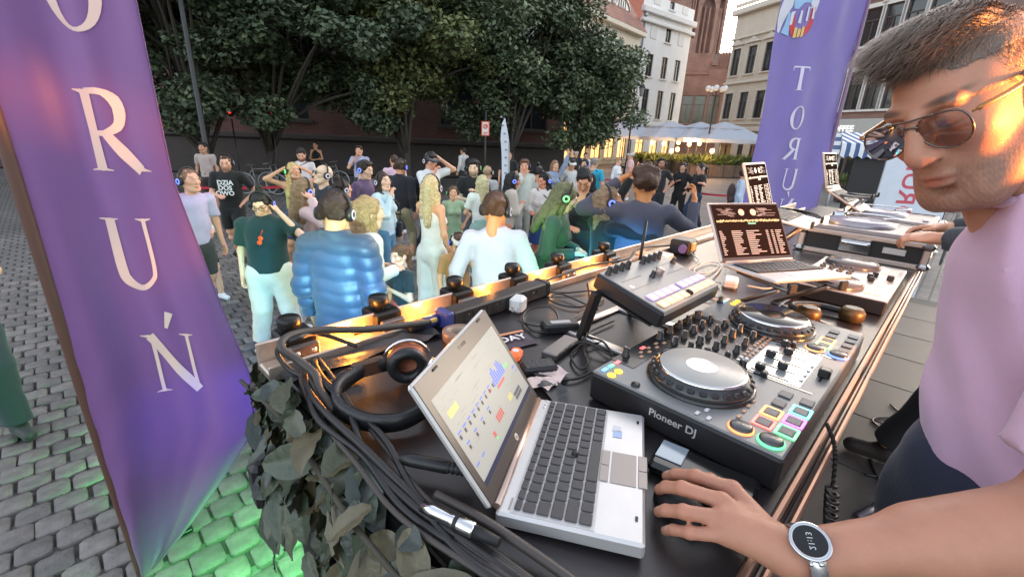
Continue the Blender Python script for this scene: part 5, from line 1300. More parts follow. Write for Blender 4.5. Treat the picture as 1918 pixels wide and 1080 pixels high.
for s, t in ((0.742, 0.243), (0.742, 0.222), (0.765, 0.235)): link_mesh('small_button', bA, None, ctl, CM @ Vector((s, t, Hh+0.002)))
b = cm(); b.lathe([(0.009, 0), (0.009, 0.004), (0.0, 0.005)], 14, (0.742, 0.37, Hh+0.0015)); b.build('round_button', M_KNOB, ctl)
text('lettering', 'Pioneer DJ', 0.0215, mat('logo_silver', (0.62, 0.6, 0.6), 0.35, 0.4), ctl, CM @ Matrix.Translation((1.09-W_/2-0.0006, 0.279, 0.042)) @ Matrix(((0, 0, -1, 0), (-1, 0, 0, 0), (0, 1, 0, 0), (0, 0, 0, 1))), 0.0004)

# ------------------------------------------------------------------ sampler on a stand
smp = on_table('sampler', 'tilted grey sampler with violet and orange pads on a black stand', 'sampler', 1.16, 0.548, 0.165); smp.rotation_euler = Euler((0.26, 0, TA))
w, d = 0.35, 0.215
b = MB(); b.box((0, 0, -0.022), (w, d, 0.044), 0.006); b.build('body', M_DJB, smp)
b = MB(); b.box((0, 0, 0.0015), (w-0.01, d-0.01, 0.004), 0.002); b.build('top_panel', mat('sampler_panel', (0.2, 0.195, 0.19), 0.42, 0.1, var=0.08), smp)
pm = {}
for c, nm in (((0.62, 0.42, 0.95), 'violet'), ((0.95, 0.55, 0.3), 'orange')):
    q = MB(); q.box((0, 0, 0.002), (0.033, 0.0245, 0.005), 0.0015); pm[nm] = q.mesh('pad'); pm[nm].materials.append(mat('pad_'+nm, c, 0.45, emit=c, estr=0.3))
for g0 in (-0.155, 0.012):
    for i in range(4):
        link_mesh('pad', pm['violet'], None, smp, (g0+0.02+i*0.038, -0.048, 0.0036)); link_mesh('pad', pm['orange'], None, smp, (g0+0.02+i*0.038, -0.081, 0.0036))
for g0 in (-0.15, 0.03):
    for i in range(4): knob_obj(smp, Matrix.Identity(4), g0+i*0.032, 0.085, 0.0035, 0.0085, 0.024)
knob_obj(smp, Matrix.Identity(4), -0.02, 0.02, 0.0035, 0.008, 0.02); knob_obj(smp, Matrix.Identity(4), 0.15, 0.045, 0.0035, 0.008, 0.018)
b = MB(); b.lathe([(0.0135, 0), (0.013, 0.018), (0.011, 0.02), (0, 0.02)], 18, (0.02, 0.022, 0.0035)); b.build('dial', mat('sampler_dial', (0.4, 0.3, 0.26), 0.3, 0.6), smp)
b = MB(); b.box((0.004, -0.085, 0.009), (0.008, 0.02, 0.012), 0.003); b.build('fader_cap', M_KNOB, smp)
for x, y, sx in ((-0.1, 0.04, 0.1), (0.09, 0.052, 0.1), (-0.1, 0.0, 0.12), (0.1, 0.01, 0.1), (0.0, -0.035, 0.02)): b = MB(); b.box((x, y, 0.0038), (sx, 0.003, 0.0006)); b.build('printed_line', M_MARK if sx < 0.05 else mat('print_dim', (0.2, 0.18, 0.17), 0.5), smp)
for x, y in ((-0.14, 0.012), (0.045, 0.04)): b = MB(); b.lathe([(0.008, 0.0), (0.0, 0.0008)], 16, (x, y, 0.0036)); b.build('round_mark', M_MARK, smp)
e = on_table('sampler_stand', 'black steel stand holding up the sampler', 'stand', 1.1, 0.6)
for x in (-0.13, 0.14):
    b = MB(); b.box((x, -0.02, 0.006), (0.03, 0.3, 0.012), 0.003); b.build('foot', M_ALU, e)
    b = MB(); b.box((x, 0.05, 0.075), (0.035, 0.02, 0.15), 0.003, (0.25, 0, 0)); b.build('upright', M_BLK, e)
b = MB(); b.box((0.0, 0.12, 0.006), (0.3, 0.025, 0.01), 0.003); b.build('rear_bar', M_ALU, e)
b = MB(); b.box((0.03, -0.03, 0.113), (0.26, 0.18, 0.006), 0.002, (0.26, 0, 0)); b.build('tray', M_BLK, e)

# ------------------------------------------------------------------ pale controller under the second laptop
mx = on_table('small_controller', 'pale grey controller with rows of knobs before the flight case', 'controller', 2.2, 0.245)
b = MB(); b.box((0, 0, 0.028), (0.6, 0.3, 0.052), 0.005); b.build('body', M_DJB, mx)
b = MB(); b.box((0, 0, 0.053), (0.597, 0.297, 0.005), 0.002); b.build('top_panel', mat('pale_panel', (0.48, 0.46, 0.44), 0.35, 0.2, var=0.05), mx)
for i in range(4):
    for j in range(4): knob_obj(mx, Matrix.Identity(4), -0.075+i*0.048, 0.11-j*0.033, 0.055, 0.008, 0.018)
for x in (-0.19, 0.19):
    for i in range(2):
        for j in range(2): b = MB(); b.box((x-0.03+i*0.055, -0.1-j*0.028+0.012, 0.057), (0.05, 0.025, 0.004), 0.001); b.build('pad', mat('pad_salmon', (0.85, 0.55, 0.45), 0.45, emit=(0.9, 0.4, 0.25), estr=0.3), mx)
for i in range(3): b = MB(); b.box((-0.05+i*0.05, -0.07+0.01*(i % 2), 0.066), (0.013, 0.02, 0.02), 0.003); b.build('fader_cap', M_KNOB, mx)
b = MB(); b.box((0.03, -0.12, 0.067), (0.028, 0.022, 0.022), 0.003); b.build('crossfader_cap', M_KNOB, mx)
b = MB(); b.lathe([(0.1, 0), (0.1, 0.012), (0.088, 0.024), (0, 0.026)], 32, (0.2, 0.03, 0.055)); b.build('jog_wheel', mat('jog_brown_grey', (0.1, 0.085, 0.08), 0.25), mx)
b = MB(); b.lathe([(0.1, 0), (0.1, 0.012), (0.088, 0.024), (0, 0.026)], 32, (-0.2, 0.03, 0.055)); b.build('jog_wheel', MATS['jog_brown_grey'], mx)
for x, y in ((0.0, -0.11), (-0.08, -0.1), (0.1, -0.05)): b = MB(); b.box((x, y, 0.0565), (0.03, 0.012, 0.003), 0.001); b.build('button', M_MARK, mx)

# ------------------------------------------------------------------ flight cases with turntables
M_CASE = mat('flightcase_panel', (0.018, 0.016, 0.016), 0.4, var=0.2)
M_CALU = mat('flightcase_edge', (0.66, 0.52, 0.45), 0.35, 0.7, var=0.1)
def turntable_case(label, tlabel, s, t, arm=True):
    e = on_table('flight_case', label, 'flight case', s, t, 0, 0, 'turntable flight cases')
    w, d, h = 0.5, 0.52, 0.125
    b = MB(); b.box((0, 0, h/2+0.002), (w-0.012, d-0.012, h-0.008)); b.build('panel', M_CASE, e)
    for y in (-d/2, d/2):
        for z in (0.012, h-0.008): b = MB(); b.box((0, y, z), (w, 0.022, 0.024), 0.004); b.build('edge_profile', M_CALU, e)
    for x in (-w/2, w/2):
        for z in (0.012, h-0.008): b = MB(); b.box((x, 0, z), (0.022, d-0.022, 0.024), 0.004); b.build('edge_profile', M_CALU, e)
        for y in (-d/2, d/2):
            b = MB(); b.box((x, y, h/2), (0.03, 0.03, h-0.046), 0.005); b.build('edge_profile', M_CALU, e)
            for z in (0.016, h-0.012): b = MB(); b.box((x, y, z), (0.05, 0.05, 0.034), 0.012); b.build('corner', M_CHROME if z < 0.05 else M_ALUD, e)
    hnd = MB(); hnd.box((-w/2-0.006, 0.02, h*0.55), (0.008, 0.13, 0.07), 0.003); hp = hnd.build('handle_plate', M_CHROME, e)
    hnd = MB(); hnd.tube(bez([(-w/2-0.01, -0.03, h*0.66), (-w/2-0.028, -0.028, h*0.66), (-w/2-0.028, 0.068, h*0.66), (-w/2-0.01, 0.07, h*0.66)], 12), 0.008, 8); hnd.build('handle', M_CHROME, hp)
    b = MB(); b.box((-w/2-0.004, -0.14, h*0.55), (0.006, 0.09, 0.03), 0.002); b.build('name_plate', mat('plate_pale', (0.6, 0.55, 0.52), 0.4, 0.3), e)
    k = on_table('turntable', tlabel, 'turntable', s, t, h+0.005, 0, 'turntables in flight cases')
    b = MB(); b.box((0, 0, 0.008), (w-0.03, d-0.03, 0.022), 0.004); b.build('plinth', mat('turntable_plinth', (0.36, 0.31, 0.31), 0.35, 0.4), k)
    b = MB(); b.lathe([(0.165, 0), (0.165, 0.014), (0.16, 0.018), (0, 0.018)], 40, (-0.02, 0.06, 0.02)); b.build('platter', mat('platter_grey', (0.3, 0.27, 0.3), 0.3, 0.4), k)
    b = MB(); b.lathe([(0.15, 0), (0.15, 0.003), (0.05, 0.0035), (0.0, 0.0035)], 40, (-0.02, 0.06, 0.0385)); r = b.build('record', mat('record_sleeve', (0.3, 0.26, 0.31), 0.25), k)
    b = MB(); b.lathe([(0.05, 0), (0.0, 0.0005)], 30, (-0.02, 0.06, 0.0423)); b.build('record_label', mat('record_label', (0.62, 0.56, 0.6), 0.4), r)
    b = MB(); b.cyl((-0.19, 0.18, 0.02), (-0.19, 0.18, 0.06), 0.01, n=10); b.build('target_light', mat('target_glow', (1, 0.7, 0.4), 0.3, emit=(1, 0.55, 0.2), estr=6), k)
    b = MB(); b.tube(bez([(0.19, 0.19, 0.05), (0.19, 0.0, 0.055), (0.16, -0.1, 0.05), (0.1, -0.03, 0.046)], 16), 0.005, 6); b.lathe([(0.035, 0), (0.03, 0.03), (0.015, 0.035), (0, 0.035)], 16, (0.19, 0.19, 0.018)); b.build('tonearm', M_CHROME, k)
    b = MB(); b.box((0.2, -0.16, 0.026), (0.02, 0.13, 0.006), 0.002); b.build('pitch_fader', M_BLK, k)
    b = MB(); b.box((-0.13, -0.2, 0.026), (0.07, 0.03, 0.008), 0.003); b.build('start_button', mat('salmon_key', (0.75, 0.6, 0.58), 0.4), k)
turntable_case('flight case with pale metal edges behind the pale controller', 'turntable lying in the nearer flight case', 3.1, 0.32)
turntable_case('second flight case under the farthest laptop', 'turntable in the second flight case, farther away', 3.72, 0.33)

# ------------------------------------------------------------------ headphones
M_PADL = mat('earpad_leather', (0.016, 0.016, 0.018), 0.4, bump=0.2, bscale=90)
def zs(pts, z): return [ST(p[0], p[1], z) for p in pts]
hpn = on_table('headphones', 'black headphones with tan band lying beside the near laptop', 'headphones', 0.38, 0.74)
def L(s, t, z): return (s-0.38, t-0.74, z)
b = MB(); pth = bez([L(0.436, 0.806, 0.05), L(0.385, 0.815, 0.05), L(0.318, 0.79, 0.045), L(0.292, 0.735, 0.038), L(0.312, 0.67, 0.03), L(0.36, 0.628, 0.03), L(0.42, 0.62, 0.04)], 30)
vs = []; N = len(pth)
for i, p in enumerate(pth):
    tn = (pth[min(i+1, N-1)]-pth[max(i-1, 0)]).normalized(); nn = Vector((-tn.y, tn.x, 0)).normalized()
    for a, c in ((-0.007, -0.016), (0.007, -0.016), (0.009, 0), (0.007, 0.016), (-0.007, 0.016), (-0.005, 0)): vs.append(p+nn*a+Vector((0, 0, c)))
b.add(vs, [(i*6+k, i*6+(k+1) % 6, i*6+6+(k+1) % 6, i*6+6+k)[::-1] for i in range(N-1) for k in range(6)], True); b.build('headband', M_PADL, hpn)
b = MB(); b.box(L(0.395, 0.815, 0.05), (0.07, 0.02, 0.036), 0.004, (0, 0, -0.1)); sl2 = b.build('slider', mat('tan_leather', (0.085, 0.04, 0.022), 0.45, var=0.2), hpn)
for i, (s_, t_, ry) in enumerate(((0.468, 0.775, 0.35), (0.462, 0.66, -0.1))):
    Mx = Matrix.Translation(L(s_, t_, 0.055)) @ Matrix.Rotation(-0.5+i*1.2, 4, 'Z') @ Matrix.Rotation(PI/2+ry*0.3, 4, 'X')
    b = MB(); b.M = Mx; b.lathe([(0.0, -0.022), (0.036, -0.022), (0.043, -0.012), (0.043, 0.004), (0.038, 0.008)], 26); cp = b.build('ear_cup', mat('cup_orange_lit', (0.32, 0.1, 0.05), 0.35, 0.4) if i == 0 else M_BLK, hpn)  # first cup carries the orange light as colour, the other stays black
    b = MB(); b.M = Mx; b.tube([(0.032*math.cos(a), 0.032*math.sin(a), 0.016) for a in np.linspace(0, 2*PI, 25)[:-1]], 0.0125, 8, True); b.build('ear_pad', M_PADL, cp)
    b = MB(); b.M = Mx; b.tube([(0.05*math.cos(a), 0.05*math.sin(a), -0.008) for a in np.linspace(PI*0.1, PI*0.9, 12)], 0.0035, 6); b.build('yoke', M_CHROME, cp)
hpn = on_table('headphones', 'small black and gold headphones folded behind the big controller', 'headphones', 1.72, 0.235)
b = MB(); b.tube(bez([(-0.06, 0.05, 0.02), (-0.02, 0.09, 0.025), (0.05, 0.03, 0.025), (0.07, -0.05, 0.02)], 20), 0.011, 8); b.build('headband', M_PADL, hpn)
for x, y in ((-0.06, 0.03), (0.05, -0.07)):
    b = MB(); b.lathe([(0.0, 0.045), (0.028, 0.043), (0.036, 0.03), (0.036, 0.008), (0.03, 0.0)], 22, (x, y, 0.002)); c = b.build('ear_cup', mat('cup_gold', (0.14, 0.085, 0.035), 0.4, 0.6), hpn)
    b = MB(); b.lathe([(0.0, 0.048), (0.022, 0.047)], 22, (x, y, 0.0)); b.build('cup_cap', M_BLK, c)

# ------------------------------------------------------------------ power strip, adapters, boxes, papers
ps = on_table('power_strip', 'long dark power strip with round sockets and blue ends', 'power strip', 0.935, 0.975, 0, 0.03)
b = MB(); b.box((0, 0, 0.027), (0.42, 0.058, 0.05), 0.005); b.build('housing', mat('strip_housing', (0.06, 0.05, 0.045), 0.4, 0.3), ps)
for i in range(6):
    b = MB(); b.lathe([(0.019, -0.0305), (0.0185, -0.0295), (0.018, -0.024), (0.0, -0.022)], 18, (-0.155+i*0.058, 0, 0.028), 'Y'); sk = b.build('socket', M_BLKG, ps)
    b = MB(); b.lathe([(0.0025, -0.030), (0.0, -0.031)], 8, (-0.155+i*0.058, 0, 0.033), 'Y'); b.build('socket_pin', M_CHROME, sk)
M_BLUEP = mat('blue_connector', (0.05, 0.06, 0.22), 0.4)
for x in (-0.222, 0.215): b = MB(); b.box((x, 0, 0.028), (0.026, 0.062, 0.055), 0.005); b.build('end_cap', M_BLUEP if x < 0 else M_BLK, ps)
b = on_table('power_connector', 'blue and white power connector at the left end of the strip', 'connector', 0.655, 0.985, 0.025)
q = MB(); q.cyl((0.045, 0, 0), (-0.01, 0, 0), 0.017, n=14); q.build('shell', M_BLUEP, b)
q = MB(); q.cyl((-0.01, 0, 0), (-0.05, 0, 0), 0.02, 0.013, n=14); q.build('collar', M_BLK, b); q = MB(); q.box((0.02, -0.015, 0.008), (0.025, 0.008, 0.012), 0.002); q.build('latch', mat('latch_yellow', (0.75, 0.5, 0.12), 0.4), b)
def cube_thing(name, label, cat, s, t, sz, rz, m, ch=0.006, z=0.0, extra=None):
    e = on_table(name, label, cat, s, t, z, rz)
    b = MB(); b.box((0, 0, sz[2]/2), sz, ch); b.build('housing', m, e)
    if extra: extra(e)
    return e
def prongs(e):
    for y in (-0.009, 0.009): b = MB(); b.cyl((-0.03, y, 0.02), (-0.05, y, 0.02), 0.0024, n=8); b.build('pin', M_CHROME, e)
cube_thing('power_adapter', 'white cube adapter plugged in before the power strip', 'adapter', 0.972, 0.925, (0.055, 0.045, 0.05), 0.4, M_WPL, 0.008, 0, prongs)
cube_thing('power_adapter', 'white flat adapter left of the laptop stand', 'adapter', 1.83, 0.575, (0.1, 0.055, 0.032), 0.3, M_WPL, 0.008, 0, prongs)
def led(e): b = MB(); b.box((0.0, -0.0, 0.0305), (0.06, 0.02, 0.001)); b.build('label_sticker', mat('grey_sticker', (0.4, 0.4, 0.4), 0.5), e)
cube_thing('adapter_brick', 'black power brick with grey label, upper of the two', 'adapter', 0.955, 0.735, (0.11, 0.05, 0.03), -0.55, M_BLK, 0.006, 0, led)
cube_thing('interface_box', 'thin dark metal interface box before the sampler stand', 'device', 0.86, 0.655, (0.13, 0.045, 0.018), 0.2, M_ALUD, 0.003, 0)
cube_thing('wallet', 'black folded pouch beside the laptop lid', 'pouch', 0.735, 0.62, (0.085, 0.05, 0.022), -0.5, M_PADL, 0.006)
def sheet(name, label, cat, s, t, w, d, rz, m, parts=None, amp=0.004):
    e = on_table(name, label, cat, s, t, 0.001, rz)
    b = MB(); n = 8; vs = [(w*(i/n-0.5), d*(j/n-0.5), 0.002+amp*(1+math.sin(i*1.3+j*0.8))+amp*1.5*((i/n-0.5)**2+(j/n-0.5)**2)) for i in range(n+1) for j in range(n+1)]
    b.add(vs, [(i*(n+1)+j, (i+1)*(n+1)+j, (i+1)*(n+1)+j+1, i*(n+1)+j+1) for i in range(n) for j in range(n)], True); b.build('sheet', m, e)
    return e
sheet('receipt', 'crumpled pinkish paper beside the near laptop', 'paper', 0.715, 0.572, 0.11, 0.06, 0.2, mat('crumpled_paper', (0.62, 0.48, 0.44), 0.7, var=0.25, vscale=40), None, 0.006)
e = sheet('flyer', 'small printed flyer with orange border behind the laptop lid', 'flyer', 0.79, 0.775, 0.13, 0.085, -0.25, mat('flyer_dark', (0.05, 0.03, 0.05), 0.4), None, 0.001)
b = MB(); b.box((0, 0.038, 0.0075), (0.128, 0.012, 0.0008)); b.build('border', mat('flyer_orange', (0.6, 0.24, 0.12), 0.5), e)
text('lettering', 'DAY', 0.042, mat('flyer_white', (0.75, 0.7, 0.7), 0.5), e, Matrix.Translation((0.01, 0.005, 0.0085)), 0.001)
e = on_table('orange_pack', 'small glossy orange packet by the flyer', 'packet', 0.735, 0.7, 0, 0.5)
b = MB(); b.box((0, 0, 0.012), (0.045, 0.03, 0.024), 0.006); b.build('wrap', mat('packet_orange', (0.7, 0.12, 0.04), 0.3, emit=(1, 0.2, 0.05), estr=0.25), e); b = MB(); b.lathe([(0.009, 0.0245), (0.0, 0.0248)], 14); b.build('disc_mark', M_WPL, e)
e = on_table('tape_roll', 'brown roll of tape behind the laptop lid', 'tape', 0.7, 0.885)
b = MB(); b.lathe([(0.045, 0), (0.046, 0.001), (0.046, 0.024), (0.045, 0.025), (0.029, 0.025), (0.029, 0), (0.045, 0)], 28); b.build('roll', mat('tape_brown', (0.24, 0.15, 0.11), 0.35), e)
b = MB(); b.lathe([(0.029, 0.0), (0.028, 0.025), (0.026, 0.025), (0.026, 0)], 28); b.build('core', mat('cardboard', (0.4, 0.3, 0.22), 0.8), e)
# black tape strips and cloth along the rail
M_TAPE = mat('gaffer_tape', (0.035, 0.036, 0.04), 0.45, bump=0.3, bscale=40)
e = sheet('gaffer_tape', 'wrinkled black gaffer tape along the rail, left part', 'tape strip', 0.44, 0.962, 0.34, 0.06, 0.02, M_TAPE, None, 0.004)
sheet('gaffer_tape', 'black gaffer tape along the rail below the clamp', 'tape strip', 0.62, 0.955, 0.1, 0.07, 0.02, M_TAPE, None, 0.005)
sheet('gaffer_tape', 'small patch of tape on the table beside the headphones', 'tape strip', 0.36, 0.87, 0.08, 0.05, 0.3, M_TAPE, None, 0.004)
sheet('gaffer_tape', 'wide shiny tape between the near laptop and the controller', 'tape strip', 0.665, 0.475, 0.2, 0.05, 1.2, M_TAPE, None, 0.004)
# black multi-socket at the far end with orange plug
e = cube_thing('socket_block', 'black socket block with violet plug left of the stand laptop', 'socket block', 2.2, 0.95, (0.12, 0.1, 0.075), 0.1, M_BLK, 0.008)
b = MB(); b.cyl((-0.06, -0.02, 0.04), (-0.1, -0.03, 0.04), 0.02, n=12); b.build('plug', mat('plug_violet', (0.13, 0.09, 0.25), 0.4), e)
b = MB(); b.box((-0.02, -0.056, 0.045), (0.05, 0.012, 0.04), 0.003); b.build('plug', mat('plug_orange', (0.8, 0.4, 0.1), 0.4), e)
cube_thing('white_hub', 'white box of connectors at the rail behind the sampler', 'hub', 1.95, 0.95, (0.16, 0.08, 0.03), 0.05, M_WPL)
e = on_table('cable_tag', 'orange cable tag lying on the rail', 'tag', 1.86, 1.0, 0.03); b = MB(); b.box((0, 0, 0.01), (0.07, 0.03, 0.014), 0.006); b.build('tag_body', mat('tag_orange', (0.8, 0.42, 0.2), 0.5), e); b = MB(); b.tube([(0.045+0.01*math.cos(a), 0.01*math.sin(a), 0.01) for a in np.linspace(0, 2*PI, 13)[:-1]], 0.002, 5, True); b.build('ring', M_CHROME, e)
e = on_table('antenna', 'thin black antenna rod standing behind the sampler', 'antenna', 1.62, 0.87); b = MB(); b.cyl((0, 0, 0.02), (0.03, 0.01, 0.23), 0.007, 0.006, n=8); b.build('rod', M_BLK, e); b = MB(); b.box((0, 0, 0.012), (0.1, 0.08, 0.024), 0.005); b.build('receiver', M_BLK, e)
# black device and mouse under the hand
e = on_table('phone_case', 'long black glossy case with a silver end beside the hand', 'case', 0.665, 0.19, 0, -1.4)
b = MB(); b.box((0, 0, 0.013), (0.165, 0.075, 0.024), 0.007); b.build('shell', M_BLKG, e); b = MB(); b.box((-0.055, 0.01, 0.0262), (0.045, 0.05, 0.002), 0.0008); b.build('glass_end', mat('blue_grey_glass', (0.28, 0.33, 0.38), 0.12, 0.2), e)
ms_e = on_table('computer_mouse', 'black computer mouse under the hand', 'mouse', 0.578, 0.185, 0, 1.2)
Vv, Qq = sdf_mesh([ell((0, 0, 0.004), (0.05, 0.031, 0.03)), cap((-0.02, 0, -0.02), (0.02, 0, -0.02), 0.02)], 0.003, 0.01); kp = Vv[:, 2].copy(); Vv[:, 2] = np.maximum(Vv[:, 2], 0.001)
link_mesh('shell', np_mesh('shell', Vv, Qq), M_RUB, ms_e); b = MB(); b.cyl((-0.03, -0.004, 0.028), (-0.03, 0.004, 0.028), 0.008, n=12); b.build('wheel', M_GREY, ms_e)

# ------------------------------------------------------------------ cables
M_CAB = mat('cable_black', (0.02, 0.018, 0.018), 0.45); M_CABG = mat('cable_brown_grey', (0.055, 0.045, 0.04), 0.5); M_CABW = mat('cable_white', (0.62, 0.55, 0.5), 0.45)
def cable(label, pts, r, m, group=None):
    P = [ST(p[0], p[1], TABLE_Z+p[2]) for p in pts]; o0 = P[0].copy()
    b = MB(); b.tube([q-o0 for q in bez(P, 12*len(P))], r, 7)
    return tag(b.build('cable', m, None, o0), label, 'cable', group)
def pxc(*pp): 
    out = []
    for px, py, z in pp:
        g = G(px, py, TABLE_Z+z); out.append((g.x*UX+g.y*UY, -g.x*UY+g.y*UX, z))
    return out
cable('thick grey cable looping over the left rail end to the strip', pxc((805, 603, 0.03), (690, 616, 0.06), (600, 618, 0.08), (545, 628, 0.09), (527, 650, 0.08), (560, 675, 0.05), (590, 700, 0.03), (600, 730, 0.02), (625, 770, 0.02)), 0.0095, M_CABG)
cable('black cable hanging in a loop at the left rail end', pxc((670, 648, 0.03), (600, 625, 0.06), (560, 632, 0.09), (520, 655, 0.06), (540, 690, 0.02), (580, 710, 0.015), (640, 745, 0.012)), 0.006, M_CAB)
GC = 'black cables bundled along the near table end'
for i in range(7):
    o = i*0.008; rr = random.Random(i)
    cable('black cable in the bundle along the near table end', [(0.36-o, 1.0-o*0.5, 0.012), (0.335-o*1.3+rr.uniform(-.01, .01), 0.88, 0.02), (0.315-o*1.4+rr.uniform(-.02, .02), 0.74, 0.014+0.01*(i % 3)), (0.312-o*1.2+rr.uniform(-.02, .02), 0.6, 0.02+0.01*(i % 2)), (0.305-o+rr.uniform(-.02, .02), 0.46, 0.02), (0.31-o*0.8, 0.34, 0.015), (0.33-o*0.5, 0.2, 0.012), (0.36-o, 0.1, 0.01)], 0.0045+0.0012*(i % 3), M_CAB if i % 3 else M_CABG, GC)
cable('grey cable running along the near edge of the silver laptop', [(0.305, 0.44, 0.03), (0.325, 0.36, 0.03), (0.345, 0.28, 0.02), (0.36, 0.2, 0.012), (0.37, 0.1, 0.008)], 0.007, M_CABG)
GB = 'loose black cables between power strip and sampler'
for i, pp in enumerate((((970, 600, 0.02), (1010, 610, 0.01), (1045, 598, 0.02), (1030, 575, 0.03), (990, 580, 0.02), (980, 600, 0.01), (1010, 622, 0.01), (1060, 605, 0.01), (1110, 570, 0.01)),
                        ((1100, 530, 0.12), (1104, 560, 0.08), (1108, 600, 0.03), (1090, 640, 0.01), (1070, 665, 0.01), (1085, 690, 0.01), (1100, 680, 0.012), (1095, 650, 0.012), (1130, 640, 0.01)),
                        ((1010, 545, 0.01), (1060, 548, 0.01), (1110, 545, 0.01), (1130, 560, 0.01), (1080, 575, 0.01), (1030, 562, 0.01), (1050, 550, 0.015), (1120, 580, 0.01)),
                        ((1060, 655, 0.01), (1090, 640, 0.02), (1120, 650, 0.02), (1145, 665, 0.01), (1130, 640, 0.02), (1100, 625, 0.01), (1150, 600, 0.01)),
                        ((1000, 700, 0.01), (1070, 710, 0.008), (1120, 690, 0.008), (1150, 670, 0.008)))):
    cable('thin black cable tangled between power strip and sampler stand', pxc(*pp), 0.0032, M_CAB, GB)
GW = 'pale cables round the white flat adapter'
for i, pp in enumerate((((1400, 535, 0.015), (1440, 540, 0.01), (1470, 528, 0.02), (1500, 535, 0.01), (1520, 550, 0.01)), ((1350, 530, 0.015), (1320, 520, 0.01), (1300, 505, 0.01), (1330, 490, 0.01), (1350, 500, 0.01), (1320, 540, 0.01), (1350, 560, 0.01), (1310, 555, 0.01)),
                        ((1290, 470, 0.02), (1310, 490, 0.01), (1290, 505, 0.01), (1320, 512, 0.01), (1345, 500, 0.01)), ((1440, 590, 0.01), (1470, 565, 0.01), (1500, 545, 0.01), (1480, 535, 0.01)))):
    cable('pale cable curling round the white flat adapter', pxc(*pp), 0.0032, M_CABW, GW)
cable('black cable resting along the rail behind the sampler', [(1.2, 1.02, 0.03), (1.5, 1.03, 0.035), (1.75, 1.0, 0.03), (1.9, 1.03, 0.05), (2.2, 1.0, 0.03)], 0.005, M_CAB)
GT = 'cables tangled before the farthest laptop'
for i in range(4): cable('dark cable in the tangle before the farthest laptop', [(2.9+0.05*i, 0.66, 0.14), (3.0, 0.7+0.03*i, 0.19), (3.1, 0.6+0.02*i, 0.17), (3.05-0.05*i, 0.55, 0.16), (3.2, 0.56, 0.15)], 0.005, M_CAB if i % 2 else M_CABG, GT)
# connector ends in the near bundle
e = on_table('cable_connector', 'silver cable connector lying in the cable bundle', 'connector', 0.292, 0.385, 0.032, -1.25)
b = MB(); b.lathe([(0.0, -0.05), (0.008, -0.05), (0.0095, -0.03), (0.0095, 0.0), (0.0105, 0.002), (0.0105, 0.035), (0.0095, 0.037), (0.0, 0.038)], 16, (0, 0, 0), 'X'); b.build('shell', M_CHROME, e)
b = MB(); b.lathe([(0.011, 0.006), (0.011, 0.012)], 16, (0, 0, 0), 'X'); b.cyl((0.038, 0, 0), (0.075, 0, 0), 0.0088, 0.0065, n=12); b.build('boot', M_RUB, e)
e = on_table('cable_connector', 'black cable connector behind the silver one', 'connector', 0.335, 0.5, 0.03, -1.0)
b = MB(); b.lathe([(0.0, -0.05), (0.009, -0.05), (0.011, -0.03), (0.011, 0.03), (0.008, 0.035), (0.006, 0.07)], 14, (0, 0, 0), 'X'); b.build('shell', M_BLK, e); b = MB()
for k in range(5): b.lathe([(0.0085, 0.03+0.008*k), (0.01, 0.033+0.008*k), (0.0085, 0.036+0.008*k)], 12, (0, 0, 0), 'X')
b.build('boot_ribs', M_RUB, e)
# spiral cord hanging off the controller to the floor
P0_ = ST(0.95, 0.075, TABLE_Z+0.04); pl_ = [P0_, ST(0.96, 0.05, TABLE_Z-0.02), ST(0.98, 0.02, TABLE_Z-0.2), ST(0.96, -0.05, TABLE_Z-0.4), ST(0.9, -0.12, TABLE_Z-0.7), ST(0.85, -0.15, STAGE_Z+0.02)]
bp_ = bez(pl_, 40); b = MB(); hel = []
for i in range(420):
    u = i/419*(len(bp_)-1); k = min(int(u), len(bp_)-2); c = bp_[k]+(bp_[k+1]-bp_[k])*(u-k); a = i*0.9; r = 0.011 if u > 12 else 0.001
    hel.append(c+Vector((r*math.cos(a), r*math.sin(a), 0))-P0_)
b.tube(hel, 0.0035, 5); tag(b.build('coiled_cord', M_CAB, None, P0_), 'black coiled cord hanging from the controller to the floor', 'cord')

# ------------------------------------------------------------------ leaf garland on the near table end
LEAFM = [mat('garland_leaf_%d' % i, c, 0.38, spec=0.5, var=0.3, vscale=25, bump=0.25, bscale=60) for i, c in enumerate([(0.042, 0.06, 0.034), (0.068, 0.078, 0.045), (0.038, 0.05, 0.042), (0.1, 0.085, 0.045)])]  # last tone paints orange light onto some of the green leaves
def leaf_mesh(L_, W_, curl, k):
    b = MB(); n, m = 8, 4; vs = []
    for i in range(n+1):
        u = i/n; wd = W_*math.sin(PI*min(1, u*0.96+0.04))**0.75*(1-0.25*u)
        for j in range(-m, m+1):
            v = j/m; rib = 0.0028*(1 if (i % 2) else -1)*abs(v)
            vs.append((v*wd, u*L_, -curl*u*u*L_+0.32*abs(v)*wd-0.05*v*v*wd+rib))
    c = 2*m+1
    b.add(vs, [(i*c+j, i*c+j+1, (i+1)*c+j+1, (i+1)*c+j) for i in range(n) for j in range(2*m)], True)
    me = b.mesh('leaf'); me.materials.append(LEAFM[k]); return me
LMs = [leaf_mesh(l_, w_, c_, k) for l_, w_, c_ in ((0.12, 0.03, 0.25), (0.1, 0.028, 0.45), (0.135, 0.036, 0.15), (0.09, 0.03, 0.6)) for k in range(4)]
gar = on_table('leaf_garland', 'garland of large dull green leaves hanging over the near table end', 'garland', 0.24, 0.7)
rs = np.random.RandomState(21)
